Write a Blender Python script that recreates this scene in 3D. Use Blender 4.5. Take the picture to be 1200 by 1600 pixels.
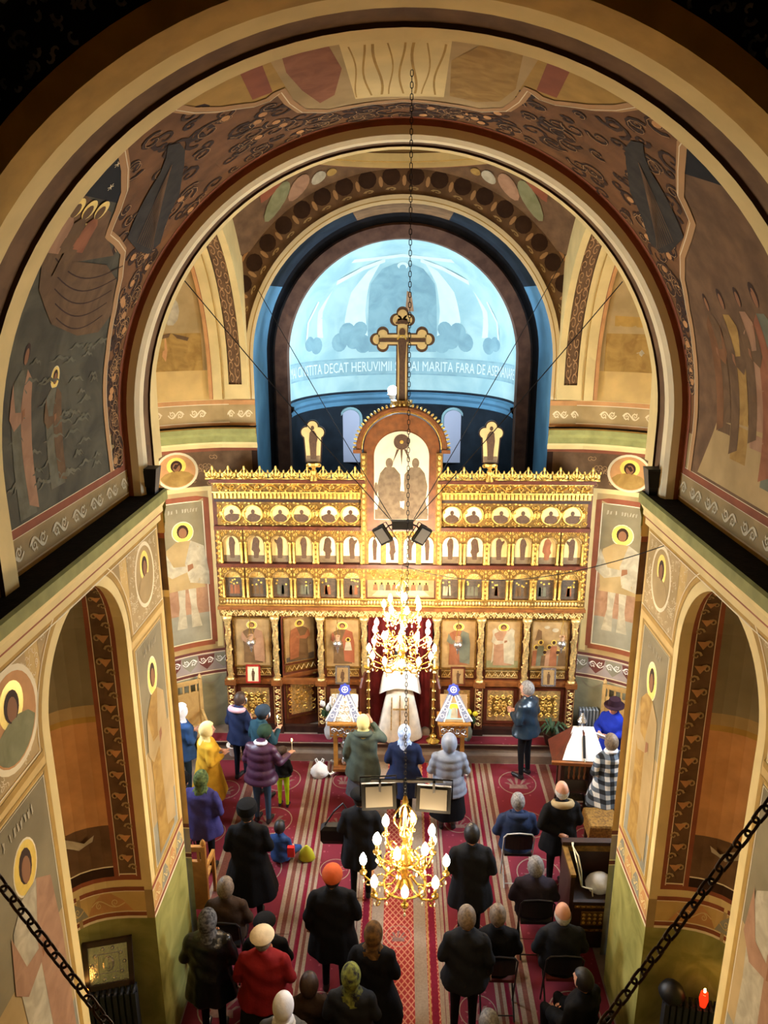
import bpy, bmesh, math, random
from mathutils import Vector, Matrix, Euler
random.seed(7)
PI = math.pi
for o in list(bpy.data.objects): bpy.data.objects.remove(o, do_unlink=True)
SC = bpy.context.scene
COL = SC.collection

# ---------------------------------------------------------------- camera
cam_data = bpy.data.cameras.new('camera')
cam = bpy.data.objects.new('camera', cam_data); COL.objects.link(cam)
cam.location = (0, 0, 8.0)
cam.rotation_euler = (math.radians(90 - 16), 0, math.radians(1.37))
cam_data.sensor_fit = 'VERTICAL'; cam_data.sensor_height = 36.0
cam_data.lens = 1170 / 1600 * 36.0
cam_data.clip_start = 0.05; cam_data.clip_end = 200
SC.camera = cam

# ---------------------------------------------------------------- world, light, exposure
world = bpy.data.worlds.new('world'); SC.world = world; world.use_nodes = True
world.node_tree.nodes['Background'].inputs[0].default_value = (0.62, 0.74, 0.95, 1)
world.node_tree.nodes['Background'].inputs[1].default_value = 0.35
SC.view_settings.view_transform = 'Standard'; SC.view_settings.look = 'None'
SC.view_settings.gamma = 1.0; SC.view_settings.use_curve_mapping = False
SC.view_settings.exposure = -0.1

BULB = 260.0          # candle bulbs of the two chandeliers
def daylight(name, loc, rot, sx, sy, power, col=(0.72, 0.84, 1.0)):
    l = bpy.data.lights.new(name, 'AREA'); l.shape = 'RECTANGLE'; l.size = sx; l.size_y = sy
    l.energy = power; l.color = col
    o = bpy.data.objects.new(name, l); COL.objects.link(o); o.location = loc; o.rotation_euler = rot
    return o
# daylight standing in the window openings of the two side apses, outside the panes, and in the drum of the dome
daylight('daylight_apse_window', (-5.45, 10.05, 3.9), (0, math.radians(-72), 0), 2.6, 1.3, 900)
daylight('daylight_apse_window', (5.45, 10.05, 3.9), (0, math.radians(72), 0), 2.6, 1.3, 900)
daylight('daylight_dome_drum', (0, 10.05, 13.2), (0, 0, 0), 3.2, 3.2, 60, (0.95, 0.93, 0.9))

# ---------------------------------------------------------------- materials
def lin(h):
    if isinstance(h, str):
        h = h.lstrip('#'); c = [int(h[i:i+2], 16) / 255 for i in (0, 2, 4)]
        return tuple(x / 12.92 if x <= .04045 else ((x + .055) / 1.055) ** 2.4 for x in c)
    return tuple(h)
MATS = {}
def mat(name, col, rough=.75, metal=0, var=.0, col2=None, scale=8, bump=0, bscale=None, detail=5, emit=None, estr=0, alpha=None, sheen=0, dist=0.0):
    if name in MATS: return MATS[name]
    m = bpy.data.materials.new(name); m.use_nodes = True; MATS[name] = m
    nt = m.node_tree; b = nt.nodes['Principled BSDF']
    c = lin(col)
    b.inputs['Roughness'].default_value = rough; b.inputs['Metallic'].default_value = metal
    b.inputs['Base Color'].default_value = (*c, 1)
    if rough >= .75 and not metal: b.inputs['Specular IOR Level'].default_value = .15
    if sheen: b.inputs['Sheen Weight'].default_value = sheen
    if var or col2:
        tc = nt.nodes.new('ShaderNodeTexCoord'); n = nt.nodes.new('ShaderNodeTexNoise')
        n.inputs['Scale'].default_value = scale; n.inputs['Detail'].default_value = detail
        n.inputs['Distortion'].default_value = dist
        nt.links.new(tc.outputs['Object'], n.inputs['Vector'])
        r = nt.nodes.new('ShaderNodeValToRGB')
        r.color_ramp.elements[0].position = .35; r.color_ramp.elements[1].position = .65
        ca = lin(col2) if col2 else tuple(x * (1 - var) for x in c)
        cb = c if col2 else tuple(min(1, x * (1 + var)) for x in c)
        r.color_ramp.elements[0].color = (*ca, 1); r.color_ramp.elements[1].color = (*cb, 1)
        nt.links.new(n.outputs['Fac'], r.inputs['Fac']); nt.links.new(r.outputs['Color'], b.inputs['Base Color'])
    if bump:
        tc = nt.nodes.new('ShaderNodeTexCoord'); n = nt.nodes.new('ShaderNodeTexNoise')
        n.inputs['Scale'].default_value = bscale or scale * 3; n.inputs['Detail'].default_value = 4
        nt.links.new(tc.outputs['Object'], n.inputs['Vector'])
        bp = nt.nodes.new('ShaderNodeBump'); bp.inputs['Strength'].default_value = bump; bp.inputs['Distance'].default_value = .02
        nt.links.new(n.outputs['Fac'], bp.inputs['Height']); nt.links.new(bp.outputs['Normal'], b.inputs['Normal'])
    if emit:
        b.inputs['Emission Color'].default_value = (*lin(emit), 1); b.inputs['Emission Strength'].default_value = estr
    if alpha is not None: b.inputs['Alpha'].default_value = alpha
    return m
# plaster and mural paint
mat('ochre', '#c9a765', .8, var=.10, scale=3, bump=.05)
mat('cream', '#d8bf80', .75, var=.08, scale=3)
mat('pale_cream', '#decb9c', .7, var=.06, scale=3)
mat('tan', '#a8843f', .8, var=.14, scale=5)
mat('mural_tan', '#b39765', .8, col2='#9c8354', scale=2.5)
mat('mural_brown', '#7c5430', .8, col2='#634222', scale=4)
mat('mural_dark', '#3a2618', .8, var=.2, scale=6)
mat('mural_umber', '#75583a', .8, col2='#5e452c', scale=5)
mat('scroll_line', '#b0885a', .8)
mat('oxide', '#8c5034', .8, var=.12, scale=5)
mat('oxide_orange', '#c08c56', .8, var=.12, scale=5)
mat('white_line', '#e6d6ae', .8)
mat('moss', '#8d8a50', .8, var=.15, scale=5)
mat('dado', '#7d7a3e', .75, col2='#a19a56', scale=2.2, dist=1.2)
mat('dado_grey', '#8a8a70', .8, col2='#a6a284', scale=2.2, dist=1.0)
mat('soot', '#14100c', .95, var=.4, scale=12, bump=.3)
mat('night', '#17171a', .8, var=.3, scale=4)
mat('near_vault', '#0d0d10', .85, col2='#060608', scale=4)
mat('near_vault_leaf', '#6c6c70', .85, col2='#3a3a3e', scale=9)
mat('slate', '#8a7d5c', .8, col2='#786c4e', scale=2)
mat('slate_blue', '#969079', .8, col2='#847e68', scale=3)
mat('sea', '#565240', .8, col2='#403c2e', scale=2.2, dist=1.5)
mat('sea_foam', '#6c6854', .8, col2='#58543f', scale=8)
mat('halo', '#e8c85a', .35, .35, var=.1, scale=10)
mat('skin_paint', '#8a5f3e', .8)
mat('hair_paint', '#3c281a', .8)
mat('robe_white', '#b8ab8c', .8, col2='#9d9276', scale=6, dist=1)
mat('robe_red', '#97603f', .8, col2='#825032', scale=5, dist=1)
mat('robe_rose', '#a67f5e', .8, col2='#926d50', scale=5, dist=1)
mat('robe_green', '#85825a', .8, col2='#75724c', scale=5, dist=1)
mat('robe_gold', '#ab8846', .8, col2='#8f6d34', scale=5, dist=1)
mat('robe_blue', '#74745e', .8, col2='#62624e', scale=5, dist=1)
mat('robe_brown', '#6e5436', .8, col2='#5c4429', scale=5, dist=1)
mat('peacock', '#2c2822', .8, col2='#3a342c', scale=8)
mat('rose_bg', '#a89a92', .8, col2='#8f8078', scale=1.5)
mat('grey_scroll', '#8f9296', .8)
mat('mauve_line', '#6d4038', .8)
mat('conch_blue', '#8fb4ba', .7, col2='#a9c8c8', scale=1.6, dist=.6)
mat('conch_pale', '#c9dfdc', .6, var=.06, scale=4)
mat('conch_figure', '#7397a2', .7, col2='#85aab2', scale=3, dist=1)
mat('conch_band', '#86a9b0', .7, var=.1, scale=5)
mat('conch_text', '#cfdede', .7)
mat('altar_blue', '#4f7f9c', .7, var=.15, scale=2)
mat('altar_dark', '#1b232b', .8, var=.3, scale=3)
mat('altar_arch', '#4a342a', .8, col2='#5d4436', scale=6)
# iconostasis and metal
mat('gold', '#e0b85e', .32, .85, var=.25, scale=26, bump=.5, bscale=70)
mat('gold_pale', '#e6c884', .36, .75, var=.25, scale=26, bump=.4, bscale=70)
mat('gold_dark', '#86642c', .5, .6, var=.3, scale=20)
mat('brass', '#e0bc62', .22, .95)
mat('silver', '#c9c9c6', .25, .9, bump=.3, bscale=60)
mat('wood_red', '#5a2a18', .38, var=.25, scale=9, bump=.06)
mat('wood_ledge', '#7d4a22', .4, var=.25, scale=9)
mat('wood_dark', '#2e1a12', .45, var=.3, scale=7)
mat('wood_honey', '#b98238', .45, col2='#9d6a2a', scale=3, dist=2)
mat('wood_pale', '#c9a566', .5, col2='#b48f52', scale=3, dist=2)
mat('icon_ground', '#e9cf8c', .4, .25, var=.06, scale=9)
mat('icon_cream_glare', '#f0dfb4', .45, .1, var=.05, scale=9)  # cream ground; on the saints near the centre it paints in glare
mat('icon_figure', '#5c4023', .7, col2='#4a3119', scale=30)
mat('icon_dim', '#7c6748', .6, col2='#665235', scale=12)
mat('icon_scene', '#5b4b38', .65, col2='#3f3428', scale=22, dist=1.2)
mat('icon_tan', '#a98a5a', .55, col2='#8e7146', scale=7)
mat('iron', '#191512', .6, .4, bump=.2)
mat('chain_rust', '#3a2a20', .65, .5, var=.3, scale=30)
mat('black_paint', '#0c0c0d', .5)
mat('lamp_face', '#8a8478', .3)
mat('radiator', '#33363c', .35, .4)
mat('radiator_steel', '#8a929a', .4, .4)
mat('white_paint', '#e8e6e0', .5)
mat('white_cloth', '#e9e7e2', .85, var=.05, scale=20, bump=.2)
mat('paper', '#f4f2ee', .7)
mat('bulb', '#fff2d0', .4, emit='#ffe2b8', estr=BULB*.75)
mat('bulb_far', '#fff2d0', .4, emit='#ffe9cc', estr=BULB*1.6)
mat('bulb_led', '#ffffff', .4, emit='#d8ecff', estr=350)
mat('flame', '#ffd080', .4, emit='#ffc060', estr=60)
mat('wax', '#e8dcb0', .6)
mat('red_glass', '#c02a14', .2, emit='#ff3010', estr=1.5)
mat('leaf', '#2f4a26', .6, var=.3, scale=20)
mat('petal_yellow', '#e8d020', .6)
mat('petal_white', '#ece9de', .6)
mat('glazed_pot', '#d4d2cc', .3)
mat('marble_stair', '#8a7868', .5, var=.15, scale=6)

def node_mat(name, build, rough=.9):
    m = bpy.data.materials.new(name); m.use_nodes = True; MATS[name] = m
    nt = m.node_tree; b = nt.nodes['Principled BSDF']; b.inputs['Roughness'].default_value = rough
    build(nt, b); return m
def glass_pane(nt, b):
    out = nt.nodes['Material Output']
    t = nt.nodes.new('ShaderNodeBsdfTransparent'); g = nt.nodes.new('ShaderNodeBsdfGlossy'); g.inputs['Roughness'].default_value = .05
    mx = nt.nodes.new('ShaderNodeMixShader'); mx.inputs[0].default_value = .08
    nt.links.new(t.outputs[0], mx.inputs[1]); nt.links.new(g.outputs[0], mx.inputs[2]); nt.links.new(mx.outputs[0], out.inputs[0])
node_mat('window_glass', glass_pane)

# ---------------------------------------------------------------- mesh helpers
class MB:
    """collects shapes, then links them as one mesh object"""
    def __init__(s): s.v = []; s.f = []; s.m = []; s.mats = []; s.cur = 0
    def use(s, name):
        if name not in s.mats: s.mats.append(name)
        s.cur = s.mats.index(name); return s
    def face(s, idx): s.f.append(tuple(idx)); s.m.append(s.cur)
    def poly(s, pts):
        i = len(s.v); s.v += [tuple(p) for p in pts]; s.face(range(i, i + len(pts))); return s
    def box(s, x0, x1, y0, y1, z0, z1):
        i = len(s.v)
        s.v += [(x0,y0,z0),(x1,y0,z0),(x1,y1,z0),(x0,y1,z0),(x0,y0,z1),(x1,y0,z1),(x1,y1,z1),(x0,y1,z1)]
        for q in ((0,3,2,1),(4,5,6,7),(0,1,5,4),(1,2,6,5),(2,3,7,6),(3,0,4,7)): s.face([i+k for k in q])
        return s
    def obox(s, M, hx, hy, hz):
        i = len(s.v)
        for sz in (-1,1):
            for sx, sy in ((-1,-1),(1,-1),(1,1),(-1,1)): s.v.append(tuple(M @ Vector((sx*hx, sy*hy, sz*hz))))
        for q in ((0,3,2,1),(4,5,6,7),(0,1,5,4),(1,2,6,5),(2,3,7,6),(3,0,4,7)): s.face([i+k for k in q])
        return s
    def rings(s, rings, cap0=True, cap1=True, closed=True):
        n = len(rings[0]); i = len(s.v)
        for r in rings: s.v += [tuple(p) for p in r]
        for a in range(len(rings) - 1):
            for k in range(n if closed else n - 1):
                k2 = (k + 1) % n
                s.face((i+a*n+k, i+a*n+k2, i+(a+1)*n+k2, i+(a+1)*n+k))
        if cap0 and n > 2: s.face([i+k for k in range(n)][::-1])
        if cap1 and n > 2: s.face([i+(len(rings)-1)*n+k for k in range(n)])
        return s
    def tube(s, pts, r, n=6, cap=True, flat=1.0, up=None):
        pts = [Vector(p) for p in pts]; m = len(pts)
        rr = r if isinstance(r, (list, tuple)) else [r] * m
        rings = []; ref = None
        for i, p in enumerate(pts):
            t = (pts[min(i+1, m-1)] - pts[max(i-1, 0)])
            if t.length < 1e-9: t = Vector((0,0,1))
            t.normalize()
            if ref is None:
                ref = Vector(up) if up else (Vector((0,0,1)) if abs(t.z) < .9 else Vector((1,0,0)))
            a = ref - t * ref.dot(t)
            if a.length < 1e-6: a = t.orthogonal()
            a.normalize(); b = t.cross(a); 
            if not up: ref = a
            rings.append([p + (a * math.cos(2*PI*k/n) * flat + b * math.sin(2*PI*k/n)) * rr[i] for k in range(n)])
        return s.rings(rings, cap, cap)
    def lathe(s, prof, c=(0,0,0), n=12, sx=1, sy=1):
        rings = [[(c[0] + r*math.cos(2*PI*k/n)*sx, c[1] + r*math.sin(2*PI*k/n)*sy, c[2] + z) for k in range(n)] for r, z in prof]
        return s.rings(rings)
    def ball(s, c, rx, ry=None, rz=None, n=10, m=6):
        ry = rx if ry is None else ry; rz = rx if rz is None else rz
        rings = []
        for j in range(m + 1):
            a = -PI/2 + PI * (j if 0 < j < m else (.12 if j == 0 else m - .12)) / m
            rings.append([(c[0]+rx*math.cos(a)*math.cos(2*PI*k/n), c[1]+ry*math.cos(a)*math.sin(2*PI*k/n), c[2]+rz*math.sin(a)) for k in range(n)])
        return s.rings(rings)
    def grid(s, fn, us, vs, matfn=None, flip=False):
        i = len(s.v); nv = len(vs)
        for u in us:
            for v in vs: s.v.append(tuple(fn(u, v)))
        for a in range(len(us)-1):
            for b in range(nv-1):
                if matfn:
                    mm = matfn((us[a]+us[a+1])/2, (vs[b]+vs[b+1])/2)
                    if mm is None: continue
                    s.use(mm)
                q = (i+a*nv+b, i+(a+1)*nv+b, i+(a+1)*nv+b+1, i+a*nv+b+1)
                s.face(q[::-1] if flip else q)
        return s
    def prism(s, poly, y0, y1, axis='y', M=None):
        """extrude an (a,b) outline; axis y: a=x, b=z"""
        def P(a, b, t):
            p = (a, t, b) if axis == 'y' else ((t, a, b) if axis == 'x' else (a, b, t))
            return tuple(M @ Vector(p)) if M else p
        n = len(poly); i = len(s.v)
        s.v += [P(a, b, y0) for a, b in poly] + [P(a, b, y1) for a, b in poly]
        s.face([i+k for k in range(n)]); s.face([i+n+k for k in range(n)][::-1])
        for k in range(n): s.face((i+k, i+n+k, i+n+(k+1)%n, i+(k+1)%n))
        return s
    def mesh(s, name, smooth=False):
        me = bpy.data.meshes.new(name); me.from_pydata(s.v, [], s.f)
        for mm in s.mats: me.materials.append(MATS[mm])
        if len(s.mats) > 1: me.polygons.foreach_set('material_index', s.m)
        if smooth: me.polygons.foreach_set('use_smooth', [True] * len(me.polygons))
        me.update(); return me
    def build(s, name, m=None, parent=None, smooth=False, loc=None, fixn=True):
        if m is not None and not isinstance(m, str): m = m.name
        if m and not s.mats: s.mats = [m]; s.m = [0] * len(s.f)
        me = s.mesh(name, smooth)
        if fixn:
            bm = bmesh.new(); bm.from_mesh(me); bmesh.ops.recalc_face_normals(bm, faces=bm.faces); bm.to_mesh(me); bm.free()
        if smooth:
            try: me.set_sharp_from_angle(angle=math.radians(50))
            except Exception: pass
        return link(name, me, parent, loc)
def link(name, me, parent=None, loc=None):
    o = bpy.data.objects.new(name, me); COL.objects.link(o)
    if parent: o.parent = parent
    if loc: o.location = loc
    return o
def empty(name, loc=(0,0,0), rz=0):
    o = bpy.data.objects.new(name, None); COL.objects.link(o); o.location = loc; o.rotation_euler = (0,0,rz)
    o.empty_display_size = .1; return o
def tag(o, label=None, cat=None, group=None, kind=None):
    if label: o['label'] = label
    if cat: o['category'] = cat
    if group: o['group'] = group
    if kind: o['kind'] = kind
    return o
def inst(src, parent=None, loc=None, rot=None, scale=None, name=None):
    o = src.copy(); COL.objects.link(o)
    o.parent = parent
    if loc is not None: o.location = loc
    if rot is not None: o.rotation_euler = rot
    if scale is not None: o.scale = (scale,)*3 if isinstance(scale, (int, float)) else scale
    return o
def copy_tree(o, parent=None):
    c = o.copy(); COL.objects.link(c); c.parent = parent
    for ch in list(o.children): copy_tree(ch, c)
    return c
def lerp(a, b, t): return a + (b - a) * t
def frange(a, b, n): return [a + (b - a) * i / n for i in range(n + 1)]
def arc(cx, cz, r, a0, a1, n): return [(cx + r*math.cos(lerp(a0, a1, i/n)), cz + r*math.sin(lerp(a0, a1, i/n))) for i in range(n + 1)]

# ================================================================ THE SETTING
RS, RV, ZS = 2.5, 2.65, 6.8      # radius of arch soffits, radius of the barrel vault, springing height
def structure(o, label, cat='wall'): return tag(o, label, cat, kind='structure')

floor = MB().box(-5.6, 5.6, -2.5, 17, -.12, 0).build('floor', 'marble_stair')
structure(floor, 'dark church floor under the red carpets', 'floor')

# ---- side walls of the nave with the blind arched niches
NY, NW, ND, NZ = 5.42, .77, .85, 5.0        # niche: centre, half width, depth, springing
def nd_(a): return ND * max(0, math.sin(a)) ** .6
def ny_(a): c = math.cos(a); return math.copysign(abs(c) ** .6, c) * NW
def ntop(y):
    t = (y - NY) / NW
    return NZ + NW * math.sqrt(max(0, 1 - t*t))
walls = {}
for sd, side in ((-1, 'left'), (1, 'right')):
    b = MB()
    yb = [-2.5, 3.0, NY - NW] 
    for y0, y1 in ((-2.5, 3.0), (3.0, NY-NW), (NY+NW, 7.25)):
        for z0, z1, mm in ((0, 1.87, 'dado'), (1.87, 6.0, 'ochre')):
            b.use(mm).poly([(sd*2.5, y0, z0), (sd*2.5, y1, z0), (sd*2.5, y1, z1), (sd*2.5, y0, z1)])
    b.use('ochre')
    ys = [NY + NW*math.cos(PI - PI*i/24) for i in range(25)]
    for y0, y1 in zip(ys, ys[1:]):
        b.poly([(sd*2.5, y0, ntop(y0)), (sd*2.5, y1, ntop(y1)), (sd*2.5, y1, 6.0), (sd*2.5, y0, 6.0)])
    # end of the pier and its return to the apse
    for z0, z1, mm in ((0, 1.87, 'dado'), (1.87, 6.2, 'ochre')):
        b.use(mm).poly([(sd*2.5, 7.25, z0), (sd*2.62, 7.62, z0), (sd*2.62, 7.62, z1), (sd*2.5, 7.25, z1)])
    # niche shell
    def nm(a, z):
        if z < 1.87: return 'dado'
        if z < 2.22: return 'mural_tan'
        if z < 2.34: return 'cream'
        s = math.sin(a)
        if s < .028: return 'cream'
        if z < 2.39: return 'oxide'
        if s < .05: return 'oxide'
        if s < .055: return 'white_line'
        if s < .19: return 'mural_umber' if z > 2.42 else ('white_line' if z > 2.405 else 'oxide')
        if s < .197: return 'white_line'
        if s < .245: return 'oxide'
        if z < 2.5: return 'mural_dark'
        if z < 2.515: return 'white_line'
        if z < 3.0: return 'mural_umber'
        if z < 4.15: return 'oxide_orange'
        if z < 4.21: return 'tan'
        if z < 4.33: return 'mural_tan'
        return 'slate'
    h_ = [math.asin(x) for x in (0, .01, .028, .05, .055, .09, .14, .19, .197, .245, .35, .5, .65, .8, .92)]
    avals = sorted(set(h_) | set(PI - t for t in h_) | {PI/2})
    zvals = [0, 1.87, 2.22, 2.34, 2.39, 2.405, 2.42, 2.5, 2.515, 3.0, 3.7, 4.15, 4.21, 4.33, 5.0]
    b.grid(lambda a, z: (sd*(2.5 + nd_(a)), NY - ny_(a), z), avals, zvals, nm)
    phis = [PI/2*t/10 for t in range(11)]; phis[-1] = PI/2 - .02
    b.grid(lambda a, p: (sd*(2.5 + math.cos(p)*nd_(a)), NY - math.cos(p)*ny_(a), NZ + NW*math.sin(p)), avals, phis, lambda a, p: nm(a, 5.5))
    # upper wall between cornice and vault
    b.use('mural_tan').poly([(sd*RV, -2.5, 6.1), (sd*RV, 7.0, 6.1), (sd*RV, 7.0, ZS), (sd*RV, -2.5, ZS)])
    w = b.build('wall_' + side, smooth=False); walls[side] = w
    structure(w, 'ochre painted nave wall with arched niche on the %s side' % side)
    # cornice: sooty ledge over green and yellow mouldings
    prof = [(2.5, 5.80), (2.47, 5.80), (2.47, 5.86), (2.44, 5.90), (2.44, 5.95), (2.40, 6.02), (2.38, 6.03), (2.38, 6.12), (2.40, 6.14), (2.66, 6.14)]
    pm = ['cream', 'cream', 'oxide', 'cream', 'cream', 'moss', 'moss', 'moss', 'soot']
    b = MB()
    for (x0, z0), (x1, z1), mm in zip(prof, prof[1:], pm):
        b.use(mm).poly([(sd*x0, -2.5, z0), (sd*x0, 7.32, z0), (sd*x1, 7.32, z1), (sd*x1, -2.5, z1)])
    b.use('moss').poly([(sd*x, 7.32, z) for x, z in prof] + [(sd*2.66, 7.32, 5.8)])
    c = b.build('trim_' + ('1' if sd < 0 else '2'))
    structure(c, 'sooty ledge and green moulding along the %s wall' % side, 'cornice')
    # upper ornamental band between two oxide lines
    b = MB()
    for z0, z1, mm in ((6.14, 6.17, 'tan'), (6.17, 6.185, 'white_line'), (6.185, 6.40, 'mural_tan'), (6.40, 6.405, 'white_line'), (6.405, 6.47, 'oxide'), (6.47, 6.475, 'white_line')):
        b.use(mm).poly([(sd*(RV-.004), 2.0, z0), (sd*(RV-.004), 7.0, z0), (sd*(RV-.004), 7.0, z1), (sd*(RV-.004), 2.0, z1)])
    b.build('painted_band', parent=w)

# ---- barrel vault between the two arches, dark vault over the gallery
def arcpts(R, z0=6.8, n=48, zc=ZS):
    return [(R*math.cos(PI - PI*i/n), zc + R*math.sin(PI - PI*i/n)) for i in range(n+1)]
b = MB(); ap = arcpts(RV)
for (x0, z0), (x1, z1) in zip(ap, ap[1:]):
    b.use('mural_brown').poly([(x0, 4.5, z0), (x1, 4.5, z1), (x1, 7.0, z1), (x0, 7.0, z0)])
vault = b.build('ceiling', smooth=True)
structure(vault, 'painted barrel vault between the two yellow arches', 'ceiling')
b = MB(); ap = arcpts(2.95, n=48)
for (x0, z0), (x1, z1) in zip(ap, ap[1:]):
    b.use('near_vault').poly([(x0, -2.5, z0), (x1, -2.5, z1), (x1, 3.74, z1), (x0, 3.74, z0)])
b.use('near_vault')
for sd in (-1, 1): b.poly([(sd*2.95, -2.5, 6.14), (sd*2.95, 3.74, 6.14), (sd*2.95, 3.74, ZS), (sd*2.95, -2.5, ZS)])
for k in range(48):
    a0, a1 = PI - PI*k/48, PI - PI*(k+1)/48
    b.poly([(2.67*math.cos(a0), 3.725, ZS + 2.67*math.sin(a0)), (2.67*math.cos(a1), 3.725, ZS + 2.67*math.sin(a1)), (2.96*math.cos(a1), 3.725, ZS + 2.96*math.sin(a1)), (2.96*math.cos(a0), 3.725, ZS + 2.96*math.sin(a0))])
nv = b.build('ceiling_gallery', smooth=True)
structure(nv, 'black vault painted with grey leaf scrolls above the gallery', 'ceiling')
back = MB().box(-3.2, 3.2, -2.6, -2.5, 0, 10).build('wall_back', 'ochre')
structure(back, 'plain wall behind the gallery')

# ---- the two arches: stepped rings with a sunken painted groove
def arch_ring(name, ys, radii, mats, Rface, label, zfoot, n=56):
    """ys/radii: soffit profile from front to back; faces follow it"""
    b = MB()
    pts = [(x / RS, z) for x, z in []]
    def path(R):
        p = [(-R, zfoot)] + [(R*math.cos(PI - PI*i/n), ZS + R*math.sin(PI - PI*i/n)) for i in range(n+1)] + [(R, zfoot)]
        return p
    for i in range(len(ys) - 1):
        pa, pb = path(radii[i]), path(radii[i+1]); b.use(mats[i])
        for k in range(len(pa) - 1):
            b.poly([(pa[k][0], ys[i], pa[k][1]), (pa[k+1][0], ys[i], pa[k+1][1]), (pb[k+1][0], ys[i+1], pb[k+1][1]), (pb[k][0], ys[i+1], pb[k][1])])
    o = b.build(name, smooth=True)
    structure(o, label, 'arch'); return o
arch_ring('trim_3', [3.72, 3.73, 3.98, 4.16, 4.17, 4.43, 4.44, 4.62, 4.63],
          [2.68, 2.56, 2.55, 2.55, 2.575, 2.575, 2.55, 2.55, 2.70],
          ['tan', 'tan', 'cream', 'mural_dark', 'mural_umber', 'mural_dark', 'cream', 'tan'], 2.9,
          'near arch with yellow edges and a brown marbled groove', 6.14)
arch_ring('trim_4', [6.985, 6.986, 6.995, 7.05, 7.16, 7.165, 7.36, 7.365, 7.50, 7.62],
          [2.66, 2.60, 2.53, RS, RS, RS+.02, RS+.02, RS, RS, 2.7],
          ['oxide', 'white_line', 'pale_cream', 'pale_cream', 'mural_dark', 'mural_umber', 'mural_dark', 'cream', 'cream'], 2.66,
          'second arch with cream edges and an oxide red outline', 6.14)

# ---- crossing: pendentive dome on four arches
CY, CH, CZ = 10.05, 2.55, 6.85        # centre, half side, springing
b = MB(); SR, PY = 3.89, 2.42
def pend(phi, v):
    """sphere carried by the four arches: phi azimuth (0 = altar), v 0..1 from the square's edge to the ring"""
    s_, c_ = math.sin(phi), math.cos(phi)
    rm = min(CH / max(1e-6, abs(s_)), PY / max(1e-6, abs(c_))); r = lerp(rm, PY, v)
    return (r*s_, CY + r*c_, CZ + math.sqrt(max(0, SR*SR - r*r)))
b.use('mural_umber').grid(pend, frange(0, 2*PI, 144), frange(0, 1, 8))
ring = [(PY*math.cos(2*PI*k/64), PY*math.sin(2*PI*k/64)) for k in range(65)]
for (r0, z0), (r1, z1), mm in zip([(1, 0), (.985, .0), (.985, .08), (.97, .09), (.97, .2), (.985, .22), (.985, 2.6)], [(.985, .0), (.985, .08), (.97, .09), (.97, .2), (.985, .22), (.985, 2.6), (.3, 3.6)], ['oxide', 'cream', 'tan', 'cream', 'mural_brown', 'mural_tan', 'mural_tan']):
    b.use(mm)
    for (xa, ya), (xb, yb) in zip(ring, ring[1:]):
        zz = CZ + 3.045
        b.poly([(xa*r0, CY+ya*r0, zz+z0), (xb*r0, CY+yb*r0, zz+z0), (xb*r1, CY+yb*r1, zz+z1), (xa*r1, CY+ya*r1, zz+z1)])
dome = b.build('ceiling_dome', smooth=True)
structure(dome, 'pendentives and drum of the dome over the crossing', 'ceiling')

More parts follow.
